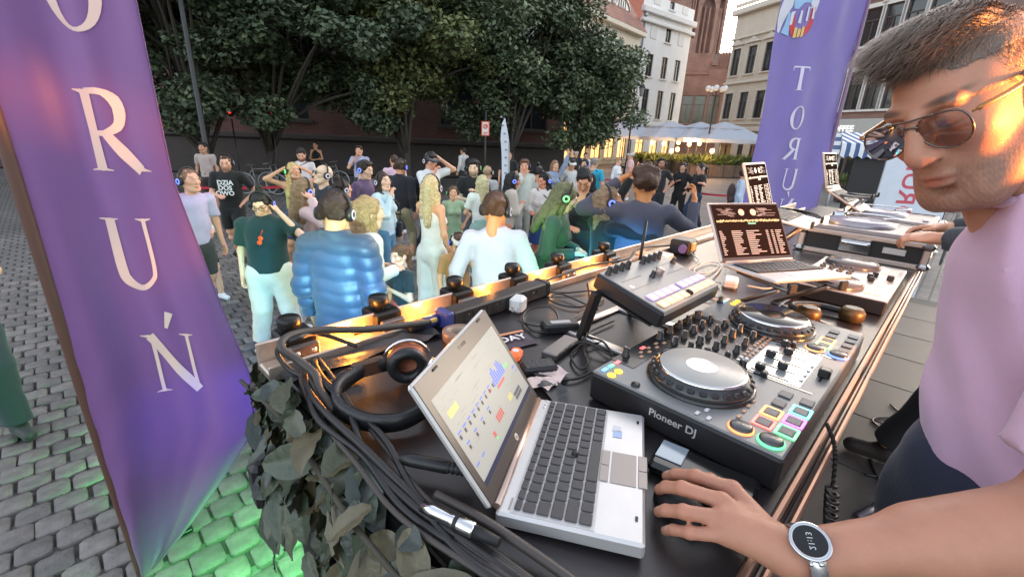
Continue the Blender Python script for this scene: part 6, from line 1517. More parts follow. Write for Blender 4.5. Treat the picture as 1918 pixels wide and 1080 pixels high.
for i in range(290):
    t = rs.uniform(0.12, 1.1); zz = -abs(rs.normal())*0.15+0.02
    if zz < -0.75: continue
    s = 0.265-0.03*rs.rand()-0.02*min(1, -zz*3)+0.015*rs.normal()
    o = bpy.data.objects.new('leaf', LMs[rs.randint(len(LMs))]); COL.objects.link(o); o.parent = gar
    o.location = (s-0.24, t-0.7, zz)
    out = Vector((-0.12-0.3*rs.rand(), rs.normal()*0.6, -0.95*rs.rand()-0.15+0.35*(zz > -0.04))).normalized()     # direction the leaf points
    upv = Vector((-0.5, rs.normal()*0.4, 0.9)); x = out.cross(upv).normalized(); zv_ = x.cross(out)
    o.rotation_euler = Matrix((x, out, zv_)).transposed().to_euler(); sc_ = rs.uniform(0.55, 1.1); o.scale = (sc_, sc_, sc_)
b = MB(); b.tube(bez([(-0.02, -0.55, 0.0), (-0.03, -0.2, -0.02), (-0.02, 0.1, -0.01), (-0.03, 0.38, -0.03)], 30), 0.005, 6); b.build('stem', mat('garland_stem', (0.05, 0.045, 0.03), 0.7), gar)
# ================================================================== people
def srgb(h):
    h = h.lstrip('#'); c = [int(h[i:i+2], 16)/255 for i in (0, 2, 4)]
    return tuple(x/12.92 if x <= 0.04045 else ((x+0.055)/1.055)**2.4 for x in c)
M_SKIN = mat('skin', (0.6, 0.4, 0.32), 0.48, spec=0.4, attr='Col', bump=0.08, bscale=120, sss=0.08)
def cloth_mat(c, rough=0.85):
    return mat('cloth_%02x%02x%02x_%d' % (*[int(x*255) for x in c], int(rough*100)), c, rough, var=0.1, vscale=9, bump=0.15, bscale=220, sheen=0.15)
def hair_mat(c): 
    n = 'hair_%02x%02x%02x' % tuple(int(x*255) for x in c)
    return mat(n, c, 0.5, var=0.5, vscale=55, bump=0.9, bscale=150)
# ---- templates: head, hair, hand (metres, adult of 1.75 m)
def head_prims(fem=False):
    j = 0.9 if fem else 1.0
    return [ell((0, -0.018, 0.03), (0.076, 0.097, 0.088)), ell((0, 0.022, -0.02), (0.062*j, 0.072, 0.088), k=0.03), cap((-0.03*j, 0.035, -0.082), (0.03*j, 0.035, -0.082), 0.028, k=0.03), ell((0, 0.068, -0.096), (0.024*j, 0.02, 0.018), k=0.02),
            cap((-0.055*j, -0.01, -0.045), (-0.028*j, 0.05, -0.088), 0.022, k=0.02), cap((0.055*j, -0.01, -0.045), (0.028*j, 0.05, -0.088), 0.022, k=0.02),
            cap((-0.035, 0.078, 0.034), (0.035, 0.078, 0.034), 0.012, k=0.015), cap((0, 0.088, 0.024), (0, 0.108, -0.022), 0.0085, 0.0125, k=0.012), cap((-0.012, 0.094, -0.026), (0.012, 0.094, -0.026), 0.0085, k=0.008),
            ell((0.031, 0.089, 0.014), (0.017, 0.014, 0.012), k=0.012, neg=True), ell((-0.031, 0.089, 0.014), (0.017, 0.014, 0.012), k=0.012, neg=True),
            ell((0.031, 0.077, 0.014), (0.0135, 0.0135, 0.0125), k=0.003), ell((-0.031, 0.077, 0.014), (0.0135, 0.0135, 0.0125), k=0.003),
            ell((0, 0.087, -0.055), (0.023, 0.0105, 0.0062), k=0.008), ell((0, 0.086, -0.066), (0.019, 0.0105, 0.0065), k=0.006), ell((0, 0.101, -0.0605), (0.026, 0.008, 0.0014), k=0.003, neg=True),
            ell((0.043, 0.058, -0.012), (0.022, 0.022, 0.02), k=0.02), ell((-0.043, 0.058, -0.012), (0.022, 0.022, 0.02), k=0.02),
            ell((0.075, -0.012, 0.0), (0.012, 0.02, 0.032), (0, 0, 0.35), k=0.006), ell((-0.075, -0.012, 0.0), (0.012, 0.02, 0.032), (0, 0, -0.35), k=0.006),
            cap((0, -0.02, -0.06), (0, -0.03, -0.16), 0.052, 0.054, k=0.02)]
def head_masks(V):
    x, y, z = np.abs(V[:, 0]), V[:, 1], V[:, 2]
    front = y > 0.05
    lips = np.exp(-(((x/0.021)**2+((z+0.0605)/0.0085)**2)**2))*front
    brow = np.exp(-((((x-0.033)/0.019)**2+((z-0.0395-0.06*(x-0.033))/0.0052)**2)**2))*front
    eye = np.exp(-((((x-0.031)/0.0125)**2+((z-0.014)/0.0062)**2)**2))*front
    iris = np.exp(-((((x-0.031)/0.0055)**2+((z-0.014)/0.0055)**2)**2))*front
    beard = np.clip(1.4*np.exp(-(((z+0.088)/0.042)**4))*np.clip((y+0.02)/0.03, 0, 1)*(z > -0.13), 0, 1)*(1-np.exp(-((x/0.02)**2+((z+0.0605)/0.009)**2)))
    blush = np.exp(-(((x-0.045)/0.02)**2+((z+0.015)/0.02)**2))*front+0.8*np.exp(-((x/0.014)**2+((z+0.022)/0.012)**2))*front
    return dict(lips=lips, brow=brow, eye=eye, iris=iris, beard=beard, blush=blush)
HEADS = {}
for fem in (False, True):
    for hq in (False, True):
        V, Q = sdf_mesh(head_prims(fem), 0.0045 if hq else 0.0085, 0.02); HEADS[fem, hq] = (V, Q, head_masks(V))
def skin_cols(tone, masks, browc, beard=0.0):
    n = len(masks['lips']); c = np.tile(np.array(tone), (n, 1))
    def mixin(m, col, k=1.0):
        nonlocal c
        m = np.clip(m*k, 0, 1)[:, None]; c = c*(1-m)+np.array(col)*m
    mixin(masks['blush'], np.array(tone)*np.array([1.0, 0.78, 0.74]), 0.6); mixin(masks['lips'], np.array(tone)*np.array([0.75, 0.42, 0.42]), 0.85)
    if beard: mixin(masks['beard'], np.array(browc)*1.2, beard)
    mixin(masks['brow'], browc, 0.85); mixin(masks['eye'], (0.5, 0.48, 0.46), 0.9); mixin(masks['iris'], (0.03, 0.02, 0.015), 1.0)
    return c
def hand_prims(curl=0.5):
    P = [cap((0, -0.01, 0), (0, 0.02, 0), 0.024, 0.026, k=0.01), ell((0, 0.05, 0), (0.04, 0.045, 0.0145), k=0.015)]
    for i, (x, L) in enumerate(((-0.028, 0.074), (-0.0095, 0.082), (0.0095, 0.077), (0.027, 0.06))):
        a = curl*(0.5+0.1*i); p = Vector((x, 0.088-0.004*abs(i-1), 0.0)); d = Vector((x*1.2, 1, 0)).normalized(); r = 0.0088-0.0007*(i == 3)
        ang = a*0.5
        for seg, f in enumerate((0.45, 0.31, 0.24)):
            dd = Vector((d.x, d.y*math.cos(ang), -math.sin(ang))); q = p+dd*L*f
            P.append(cap(p, q, r, r*0.92, k=0.006 if seg else 0.012)); p = q; r *= 0.92; ang += a
    P += [cap((-0.022, 0.02, -0.006), (-0.052, 0.05, -0.016), 0.015, 0.0115, k=0.015), cap((-0.052, 0.05, -0.016), (-0.062, 0.088, -0.022), 0.0108, 0.0085, k=0.006)]
    return P
HANDS = {c: sdf_mesh(hand_prims(c), 0.0055, 0.006) for c in (0.35, 1.0)}
def hair_prims(kind):
    P = [ell((0, -0.024, 0.04), (0.084, 0.104, 0.092))]
    cut = [ell((0, 0.1, -0.03), (0.085, 0.085, 0.1), k=0.015, neg=True)]
    if kind == 'short': return P+[ell((0, 0.03, 0.105), (0.06, 0.06, 0.03)), cap((-0.055, -0.065, -0.005), (0.055, -0.065, -0.005), 0.03)]+cut+[ell((0.09, 0.0, -0.03), (0.03, 0.03, 0.04), k=0.01, neg=True), ell((-0.09, 0.0, -0.03), (0.03, 0.03, 0.04), k=0.01, neg=True), ell((0, -0.05, -0.14), (0.13, 0.13, 0.1), k=0.015, neg=True)]
    if kind == 'buzz': return [ell((0, -0.023, 0.034), (0.079, 0.1, 0.09))]+cut+[ell((0, -0.05, -0.13), (0.12, 0.12, 0.07), k=0.01, neg=True), ell((0.09, 0.0, -0.05), (0.04, 0.04, 0.05), k=0.01, neg=True), ell((-0.09, 0.0, -0.05), (0.04, 0.04, 0.05), k=0.01, neg=True)]
    if kind == 'curly': return P+[ell((x, y, z), (0.04, 0.045, 0.04), k=0.02) for x, y, z in ((0.04, 0.04, 0.1), (-0.04, 0.04, 0.105), (0, -0.03, 0.125), (0.06, -0.03, 0.09), (-0.06, -0.03, 0.09), (0, -0.1, 0.06), (0.05, -0.09, 0.03), (-0.05, -0.09, 0.03), (0, 0.07, 0.1))]+cut+[ell((0, -0.05, -0.15), (0.12, 0.12, 0.07), k=0.01, neg=True)]
    if kind in ('bun', 'pony'):
        P += [ell((0, -0.07, 0.0), (0.06, 0.06, 0.07))]+cut+[ell((0, -0.05, -0.15), (0.12, 0.12, 0.07), k=0.01, neg=True)]
        if kind == 'bun': P += [ell((0.0, -0.06, 0.15), (0.036, 0.036, 0.034), k=0.01)]
        else: P += [cap((0, -0.12, 0.06), (0, -0.17, -0.02), 0.03, 0.034), cap((0, -0.17, -0.02), (0, -0.15, -0.24), 0.034, 0.014)]
        return P
    if kind == 'long': return P+cut+[cap((-0.055, -0.05, 0.0), (-0.075, -0.035, -0.3), 0.045, 0.03, k=0.03), cap((0.055, -0.05, 0.0), (0.075, -0.035, -0.3), 0.045, 0.03, k=0.03), cap((0, -0.085, 0.0), (0, -0.1, -0.36), 0.055, 0.04, k=0.03), cap((0.07, 0.01, -0.02), (0.085, 0.03, -0.24), 0.02, 0.016, k=0.02), cap((-0.07, 0.01, -0.02), (-0.085, 0.03, -0.24), 0.02, 0.016, k=0.02)]
    if kind == 'cap': return [ell((0, -0.015, 0.045), (0.086, 0.108, 0.088)), ell((0, 0.0, -0.09), (0.2, 0.2, 0.125), k=0.004, neg=True), cap((-0.03, 0.09, 0.045), (0.03, 0.09, 0.045), 0.055, sy=1.0, k=0.0), ell((0, 0.1, 0.145), (0.2, 0.13, 0.085), k=0.004, neg=True), ell((0, 0.1, -0.06), (0.2, 0.13, 0.1), k=0.004, neg=True)]
HAIRS = {}
for kd_ in ('short', 'buzz', 'curly', 'bun', 'pony', 'long', 'cap'):
    HAIRS[kd_] = sdf_mesh(hair_prims(kd_), 0.007, 0.02, (lambda X, Y, Z, w=wrinkle(0.006 if kd_ != 'cap' else 0.0, 5, (70, 110, 160)), a=(0.002 if kd_ in ('long', 'pony') else 0.0): w(X, Y, Z)+a*np.sin(330*X+90*Y+3*np.sin(14*Z+9*Y))))
# headphones: band and cups as shared meshes
b = MB(); b.tube([(0.096*math.cos(a), -0.015, 0.02+0.115*math.sin(a)) for a in np.linspace(0.02, PI-0.02, 22)], 0.0095, 7); BAND = b.mesh('headphone_band'); BAND.materials.append(M_BLK)
CUPS = {}
def cup_mesh(c):
    if c not in CUPS:
        b = MB(); b.lathe([(0.0, -0.02), (0.036, -0.02), (0.042, -0.012), (0.042, 0.006), (0.036, 0.016), (0.03, 0.019)], 18, ax='X')
        b.mi = 1; b.lathe([(0.03, 0.0193), (0.016, 0.0205)], 18, ax='X'); b.mi = 0; b.lathe([(0.016, 0.0205), (0.0, 0.0205)], 18, ax='X')
        me = b.mesh('ear_cup'); me.materials.append(M_BLK); me.materials.append(mat('cup_glow_%02d_%02d_%02d' % tuple(int(q*99) for q in c), c, 0.4, emit=c, estr=0.7)); CUPS[c] = me
    return CUPS[c]
HB, HG, HRd, HW = (0.15, 0.22, 1.0), (0.2, 1.0, 0.25), (1.0, 0.2, 0.2), (0.3, 0.3, 0.34)
ARMS = {'down': ((.25, -.03, 1.14), (.265, .06, .89)), 'ear': ((.36, .14, 1.32), (.15, .05, 1.58)), 'earhi': ((.42, .06, 1.52), (.16, .0, 1.66)), 'front': ((.25, .03, 1.14), (.09, .26, 1.13)), 'chest': ((.27, .06, 1.16), (.05, .2, 1.27)),
        'mouth': ((.25, .17, 1.2), (.06, .16, 1.47)), 'up': ((.3, .05, 1.66), (.29, .1, 1.93)), 'wave': ((.43, .05, 1.38), (.5, .12, 1.64)), 'out': ((.4, .1, 1.24), (.52, .3, 1.3)), 'hug': ((.36, .28, 1.34), (.12, .46, 1.42)), 'hip': ((.36, -.1, 1.17), (.21, .03, 1.02)), 'spread': ((.33, -.02, 1.18), (.42, .08, .95)), 'headtop': ((.42, .12, 1.5), (.1, .06, 1.7)), 'table': ((.28, .12, 1.16), (.2, .42, 1.12))}
LEGS = {'stand': (((.1, .02, .5), (.11, -.01, .09)), ((-.1, .02, .5), (-.11, -.01, .09))), 'apart': (((.14, .03, .5), (.19, 0, .09)), ((-.14, .03, .5), (-.19, 0, .09))), 'step': (((.1, .17, .53), (.1, .16, .1)), ((-.1, -.02, .5), (-.1, -.2, .11))), 'walk': (((.1, -.02, .5), (.1, -.24, .12)), ((-.1, .16, .53), (-.1, .2, .09))), 'relax': (((.1, .06, .51), (.14, .02, .09)), ((-.1, 0, .5), (-.1, -.02, .09))), 'bend': (((.16, .2, .52), (.2, .04, .09)), ((-.16, .16, .52), (-.2, -.06, .09))), 'sit': (((.1, .42, .47), (.1, .4, .09)), ((-.1, .42, .47), (-.1, .4, .09)))}
NP = [0]
def person(label, px, py, H=None, d=None, face=-90.0, fem=False, tone='e0ac8e', top=('tee', '222222'), bottom=('pants', '2a3040'), shoes='dddddd', hair=('short', '2b1d14'), hp=None, R='down', Lf='down', legs='stand',
           lean=(0, 0), yaw=0.0, pitch=0.0, hq=False, beard=0.0, glasses=None, backpack=None, bag=None, width=1.0, base_z=0.0, pos=None, group='people dancing on the square', emblem=None, hstyle=None):
    r = ray(px, py)
    if H is not None and pos is None and d is None and group.startswith('people'): H += 0.02
    if pos is not None: base = Vector((pos[0], pos[1], base_z))
    else:
        if d is None: d = (H-HC)/(r.z/r.y)
        p = DP(px, py, d); base = Vector((p.x, p.y, base_z)); H = p.z-base_z if H is None else H
    k = H/1.75
    NP[0] += 1; sd_ = NP[0]
    if group.startswith('people'):                                # nobody stands to attention on a dance floor
        rv = random.Random(sd_*7)
        if legs == 'stand': legs = rv.choice(('relax', 'apart', 'step', 'walk', 'bend', 'relax'))
        if lean == (0, 0) and not hq: lean = (rv.uniform(-0.1, 0.1), rv.uniform(-0.03, 0.12))
        if yaw == 0.0: yaw = rv.uniform(-22, 22)
        if pitch == 0.0: pitch = rv.uniform(-8, 18)
        if Lf == 'down' and rv.random() < 0.45: Lf = rv.choice(('front', 'chest', 'out', 'wave', 'hip'))
    rz = math.radians(face)-PI/2
    lw = Vector((lean[0], lean[1]))
    base = base - (Matrix.Rotation(rz, 2) @ Vector((lean[0]*0.75*k, lean[1]*0.75*k))).to_3d() if pos is None else base
    e = thing('person', label, 'person', base, rz, group)
    hz = 0.019 if not hq else 0.0125
    def Lp(p):
        x, y, z = p; dz = max(0, z-0.95); return (x*1.0+lean[0]*dz, y+lean[1]*dz, z)
    tn = np.array(srgb(tone)); sw = 0.165 if fem else 0.188; kw = width
    arms = []
    for sgn, a in ((1, R), (-1, Lf)):
        el, ha = ARMS[a] if isinstance(a, str) else a
        S = Lp((sgn*sw*kw, -.01, 1.425)); E = Lp((sgn*(el[0]-(0.185-sw*kw)), el[1], el[2])); Hn = Lp((sgn*ha[0], ha[1], ha[2])); arms.append((sgn, S, E, Hn))
    hipx = 0.095
    lg = LEGS[legs] if isinstance(legs, str) else legs
    sit = legs == 'sit'; dz = -0.42 if sit else 0.0
    def Z(p): return (p[0], p[1], p[2]+(dz if p[2] > 0.6 else 0))
    if sit: arms = [(s_, Z(a_), Z(b_), Z(c_)) for s_, a_, b_, c_ in arms]
    # ---- body: one skin surface
    P = [cap(Z(Lp((0, -.015, 1.40))), Z(Lp((0, 0.0, 1.56))), 0.056, 0.05), cap(Z(Lp((0, 0, 1.0))), Z(Lp((0, 0, 1.34))), 0.125*kw, 0.14*kw, sy=1.4), cap(Z(Lp((-sw*.8*kw, -.01, 1.41))), Z(Lp((sw*.8*kw, -.01, 1.41))), 0.06)]
    for sgn, S, E, Hn in arms:
        wr = tuple(np.array(Hn)-(np.array(Hn)-np.array(E))/np.linalg.norm(np.array(Hn)-np.array(E))*0.01)
        P += [cap(S, E, 0.05*kw if not fem else 0.043, 0.04 if not fem else 0.034), cap(E, wr, 0.041 if not fem else 0.035, 0.027 if not fem else 0.024)]
    for (kn, an), sgn in zip(lg, (1, -1)):
        hipp = Z((sgn*hipx, 0, 0.92)); P += [cap(hipp, kn, 0.085*kw, 0.056), cap(kn, an, 0.056, 0.038), cap((kn[0], kn[1]-0.02, kn[2]-0.12), (an[0], an[1]-0.01, an[2]+0.12), 0.05, 0.04)]
    V, Q = sdf_mesh(P, hz, 0.03)
    cols = [np.tile(tn, (len(V), 1))]; VS = [V]; QS = [Q]; off = len(V)
    hc = Vector(Z(Lp((0, 0.012, 1.632)))); HR = Matrix.Rotation(math.radians(yaw), 3, 'Z') @ Matrix.Rotation(-math.radians(pitch), 3, 'X')
    hv, hqd, masks = HEADS[fem, hq]; HRn = np.array(HR)
    VS.append(hv*1.09 @ HRn.T+np.array(hc)); QS.append(hqd+off); off += len(hv); cols.append(skin_cols(tn, masks, np.array(srgb(hair[1]))*0.8 if hair else np.array((0.1, 0.07, 0.05)), beard))
    for sgn, S, E, Hn in arms:
        dirv = (Vector(Hn)-Vector(E)).normalized(); up = Vector((0.3*sgn, 0.25, 1)) if abs(dirv.z) < 0.8 else Vector((sgn, -0.25, 0.1))
        xax = dirv.cross(up).normalized(); up = xax.cross(dirv)
        M3 = np.array(Matrix((xax, dirv, up)).transposed()); cu = 1.0 if sd_ % 3 else 0.35
        a, q = HANDS[cu]; a = a*np.array([sgn, 1, 1]) * (0.92 if fem else 1.0); q2 = q if sgn > 0 else q[:, ::-1]
        VS.append(a @ M3.T+np.array(Hn)); QS.append(q2+off); off += len(a); cols.append(np.tile(tn*np.array([1.02, 0.94, 0.92]), (len(a), 1)))
    body = link_mesh('body', np_mesh('body', np.concatenate(VS)*k, np.concatenate(QS), True, np.concatenate(cols)), M_SKIN, e)
    # ---- clothes
    def garment(nm, P, m, amp=0.006, disp=None, kk=0.03):
        w = wrinkle(amp, sd_*3+len(nm), (16, 26, 42)); f = w if disp is None else (lambda X, Y, Zz: w(X, Y, Zz)+disp(X, Y, Zz))
        V, Q = sdf_mesh(P, hz, kk, f); return link_mesh(nm, np_mesh(nm, V*k, Q), m, e)
    kind, c = top[0], srgb(top[1]); loose = top[2] if len(top) > 2 else 0.0
    hem = {'tee': 0.93, 'shirt': 0.88, 'long': 0.93, 'tank': 0.95, 'jacket': 0.84, 'crop': 1.02, 'puffer': 0.86, 'blazer': 0.78, 'dress': 0.9}[kind]
    tr = (0.152 if fem else 0.162)*kw+loose; puff = 0.022 if kind == 'puffer' else (0.01 if kind in ('jacket', 'blazer') else 0.0); wz = 0.02 if fem else 0.0
    TP = [cap(Z(Lp((0, 0, hem))), Z(Lp((0, 0, 1.12))), tr+0.004+puff, tr-wz+puff, sy=1.38, fa=True), cap(Z(Lp((0, 0, 1.12))), Z(Lp((0, 0, 1.33))), tr-wz+puff, tr+puff, sy=1.38), cap(Z(Lp((-sw*.82*kw, -.01, 1.408))), Z(Lp((sw*.82*kw, -.01, 1.408))), 0.068+puff)]
    if kind != 'tank': TP.append(cap(Z(Lp((-0.075, -.022, 1.435))), Z(Lp((0.075, -.022, 1.435))), 0.066+puff))
    if kind in ('shirt', 'jacket', 'puffer', 'blazer'): TP.append(cap(Z(Lp((0, -.016, 1.40))), Z(Lp((0, -.01, 1.515))), 0.088, 0.073, fb=True))
    if kind == 'puffer': TP.append(cap(Z(Lp((0, -.015, 1.42))), Z(Lp((0, -.012, 1.535))), 0.1, 0.088, fb=True))
    if fem and kind != 'blazer': TP += [ell(Z(Lp((s_*0.07, 0.1, 1.26))), (0.065, 0.055, 0.06), k=0.04) for s_ in (-1, 1)]
    for sgn, S, E, Hn in arms:
        S, E, Hn = np.array(S), np.array(E), np.array(Hn)
        if kind in ('tee', 'dress'): TP.append(cap(S, S+(E-S)*0.72, 0.066+loose*.5, 0.062+loose*.5, fb=True))
        elif kind in ('long', 'shirt', 'jacket', 'puffer', 'blazer'): TP += [cap(S, E, 0.064+puff+loose*.4, 0.056+puff), cap(E, E+(Hn-E)*0.93, 0.056+puff, 0.043+puff*.8, fb=True)]
    if kind == 'tank': TP = TP[:2]+[cap(Z(Lp((0, 0, 1.3))), Z(Lp((0, -0.01, 1.40))), 0.14*kw, 0.11*kw, sy=1.5, fb=True)]+TP[3:5]
    disp = None
    if kind == 'puffer': disp = lambda X, Y, Zz: -0.013*np.abs(np.sin((Zz+0.01+0.012*np.sin(X*9+Y*7)+0.006*np.sin(X*31))*PI/0.088))**0.6+0.008
    garment('puffer_jacket' if kind == 'puffer' else ('jacket' if kind in ('jacket', 'blazer') else 'shirt'), TP, cloth_mat(c, 0.48 if kind == 'puffer' else 0.85), 0.008 if kind != 'puffer' else 0.009, disp)
    kind2, c2 = bottom[0], srgb(bottom[1]); wide = bottom[2] if len(bottom) > 2 else 0.0
    hp_r = (0.165 if fem else 0.158)*kw
    BP = [cap(Z((0, -0.005, 0.90)), Z((0, 0, 1.0)), hp_r, hp_r-0.015, sy=1.28)]
    if kind2 in ('pants', 'shorts', 'jeans'):
        for (kn, an), sgn in zip(lg, (1, -1)):
            kn, an = np.array(kn), np.array(an); hp_ = np.array(Z((sgn*0.092*kw, 0, 0.9)))
            if kind2 == 'shorts': BP.append(cap(hp_, hp_+(kn-hp_)*0.88, 0.105*kw+wide, 0.092*kw+wide, fb=True))
            else: BP += [cap(hp_, kn, 0.104*kw+wide*.5, 0.077+wide*.8), cap(kn, kn+(an-kn)*0.97, 0.077+wide*.8, 0.06+wide, fb=True)]
    else:
        zb = {'skirt': 0.58, 'long_skirt': 0.22, 'mini': 0.68}[kind2]; BP.append(cap(Z((0, 0, 0.98)), Z((0, 0.01, zb)), hp_r-0.02, hp_r+0.06+wide, sy=1.2, fb=True))
    if not (sit and kind2 not in ('pants', 'jeans', 'shorts')): garment({'pants': 'trousers', 'jeans': 'jeans', 'shorts': 'shorts'}.get(kind2, 'skirt'), BP, cloth_mat(c2), 0.008, None, 0.025)
    for (kn, an), sgn in zip(lg, (1, -1)):
        a = np.array(an); SP = [cap((a[0], a[1]-0.03, a[2]-0.035), (a[0]+sgn*0.015, a[1]+0.13, a[2]-0.05), 0.045, 0.04, k=0.02), cap((a[0], a[1], a[2]-0.03), (a[0], a[1], a[2]+0.01), 0.047, fb=True)]
        V, Q = sdf_mesh(SP, 0.012, 0.02); V[:, 2] = np.maximum(V[:, 2], a[2]-0.088); link_mesh('shoe', np_mesh('shoe', V*k, Q), cloth_mat(srgb(shoes), 0.6), e)
    # ---- hair, headphones, extras in the head frame
    HM = Matrix.Translation(hc*k) @ HR.to_4x4() @ Matrix.Scale(k*1.09, 4)
    def on_head(nm, me, m=None):
        if m is not None: me = me.copy(); me.materials.clear(); me.materials.append(m)
        o = link_mesh(nm, me, None, e); o.matrix_local = HM; return o
    if hair:
        hk = hair[0]
        if hk != 'bald':
            V, Q = HAIRS['short' if hk == 'cap' else hk]; on_head('hair', np_mesh('hair', V, Q), hair_mat(srgb(hair[1])))
        if hk == 'cap': V, Q = HAIRS['cap']; on_head('cap', np_mesh('cap', V, Q), cloth_mat(srgb(hair[2])))
    if hp:
        on_head('headphone_band', BAND)
        for s_ in (1, -1):
            o = link_mesh('ear_cup', cup_mesh(hp), None, e); o.matrix_local = HM @ Matrix.Translation((s_*0.094, -0.015, 0.0)) @ Matrix.Diagonal((s_, 1, 1, 1))
    if glasses:
        b = MB()
        for s_ in (-1, 1):
            if glasses == 'sun': b.lathe([(0.024, 0.1), (0.0, 0.104)], 14, (s_*0.031, 0, 0.014), 'Y')
            else: b.tube([(s_*0.031+0.023*math.cos(a), 0.101, 0.014+0.018*math.sin(a)) for a in np.linspace(0, 2*PI, 17)[:-1]], 0.0022, 5, True)
            b.cyl((s_*0.053, 0.1, 0.02), (s_*0.078, -0.01, 0.018), 0.0022, n=5)
        b.cyl((-0.008, 0.104, 0.02), (0.008, 0.104, 0.02), 0.002, n=5); on_head('glasses', b.mesh('glasses'), M_BLKG)
    if backpack:
        V, Q = sdf_mesh([ell(Z(Lp((0, -0.22, 1.2))), (0.15, 0.09, 0.22)), cap(Z(Lp((-0.09, -0.2, 1.02))), Z(Lp((0.09, -0.2, 1.02))), 0.08)]+[cap(Z(Lp((s_*.1, .1, 1.3))), Z(Lp((s_*.1, -.08, 1.46))), 0.022, k=0.01) for s_ in (-1, 1)], 0.018, 0.04); link_mesh('backpack', np_mesh('backpack', V*k, Q), cloth_mat(srgb(backpack)), e)
    if bag:
        b = MB(); b.box((0.27*k*bag[1], -0.02, 0.92*k), (0.1, 0.28, 0.24), 0.03); bb = b.build('shoulder_bag', cloth_mat(srgb(bag[0]), 0.6), e)
        b = MB(); b.tube([Vector(q)*k for q in bez([(0.27*bag[1], 0.09, 1.02), (0.2*bag[1], 0.13, 1.3), (-0.1*bag[1], 0.04, 1.49), (-0.02*bag[1], -0.1, 1.45), (0.2*bag[1], -0.16, 1.25), (0.27*bag[1], -0.12, 1.02)], 24)], 0.009, 5); b.build('bag_strap', cloth_mat(srgb(bag[0]), 0.6), bb)
    if emblem: emblem(e, k)
    return e

def sun_on_collar(e, k):
    b = MB()
    for z in (1.315, 1.27): b.lathe([(0.024, 0.0), (0.0, 0.004)], 14, (0.02 if z > 1.3 else 0.035, 0.165, z), 'Y')
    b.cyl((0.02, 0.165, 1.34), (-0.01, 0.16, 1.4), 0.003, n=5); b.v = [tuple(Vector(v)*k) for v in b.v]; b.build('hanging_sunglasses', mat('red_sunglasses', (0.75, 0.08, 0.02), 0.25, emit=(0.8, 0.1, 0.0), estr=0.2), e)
def tee_letters(e, k):
    for i, (t_, x) in enumerate((('DZIA', 0.0), ('DOS', 0.01), ('OWO', 0.02))): text('lettering', t_, 0.1*k, mat('tee_print_white', (0.75, 0.75, 0.75), 0.7), e, Matrix.Translation((x*k, 0.172*k+0.006, (1.33-i*0.085)*k)) @ Matrix.Rotation(PI, 4, 'Z') @ Matrix.Rotation(PI/2, 4, 'X'), 0.004)

# ---- front rows, close to the table
person('woman in dark green T-shirt and pale trousers with glasses, hand at headphones', 487, 362, d=4.3, face=-72, fem=True, tone='e8bfa2', top=('tee', '17393a', 0.03), bottom=('pants', 'd8d2c6', 0.03), shoes='e8e8e8', hair=('bun', '17120f'), hp=HB, R='down', Lf='ear', legs='apart', pitch=22, yaw=-8, hq=True, glasses='clear', width=1.22, emblem=sun_on_collar)
person('man in quilted puffer jacket seen from behind, lit blue', 624, 366, d=2.95, face=82, tone='c99878', top=('puffer', '31405a', 0.012), bottom=('jeans', '232b3a'), hair=('short', '2a1710'), hp=HW, R='down', Lf='down', hq=True, width=0.98)
person('blonde woman in white blazer leaning right behind the puffer jacket', 690, 372, d=3.5, face=40, fem=True, tone='e3b79c', top=('blazer', 'd9d3cc', 0.04), bottom=('long_skirt', 'b9c8ae', 0.03), hair=('long', 'a8875f'), R='front', Lf='front', lean=(0.18, 0.1), hq=True)
person('child with sunglasses on the head and pink leggings', 748, 462, d=3.8, face=-130, fem=True, tone='e6bb9f', top=('tee', '243338'), bottom=('pants', 'd0635f'), hair=('pony', '6d4a33'), shoes='c8b8b8', hq=True, Lf='chest', R='down')
person('blonde woman in white top and white trousers with hand at her ear', 806, 332, d=5.1, face=55, fem=True, tone='d9a17c', top=('tank', 'e6e4dc'), bottom=('pants', 'd8dcd4', 0.035), hair=('long', 'cdb98a'), hp=HW, Lf='ear', R='down', legs='relax', hq=True, yaw=25, shoes='333333')
person('man in pale pink-lit shirt from behind, arms held out', 930, 366, d=3.5, face=92, tone='d08a5c', top=('shirt', 'bdb4c0', 0.012), bottom=('jeans', '2c3550'), hair=('short', '4a2a18'), hp=HW, R=((.29, -.02, 1.16), (.34, .06, .92)), Lf=((.29, -.02, 1.16), (.34, .06, .92)), hq=True)  # white shirt, the violet lamp tint partly put into its colour
person('small child with cap and pink sunglasses beside the pale shirt', 857, 438, d=4.4, face=-60, tone='e6b898', top=('tee', 'b98a5a'), bottom=('shorts', 'c2cfa0'), hair=('cap', '5a3b28', 'e0dcd8'), hp=HB, glasses='sun', hq=True, Lf='mouth')
person('woman in dark green looking at her phone, face lit green', 1062, 347, d=4.4, face=-18, fem=True, tone='dfc2a4', top=('long', '3a4a44', 0.01), bottom=('pants', '24443a', 0.02), hair=('long', '6b6a48'), hp=HG, R='front', Lf='front', legs='bend', lean=(0.0, 0.2), pitch=28, hq=True, width=1.1, shoes='222222')
person('dark-haired woman in black looking down, one arm raised aside', 1096, 318, d=5.6, face=-100, fem=True, tone='d79a78', top=('long', '161616'), bottom=('pants', '1c2b26', 0.02), hair=('pony', '17110e'), R='front', Lf=((.42, .05, 1.46), (.52, .1, 1.72)), legs='bend', pitch=35, hq=True, shoes='202020')
person('long-haired woman with blue headphones turned to the man in blue', 1141, 352, d=4.2, face=20, fem=True, tone='dba486', top=('long', '131313'), bottom=('jeans', '17191f'), hair=('long', '8a7358'), hp=HB, R='hug', Lf='hug', hq=True, yaw=-10, pitch=-8)
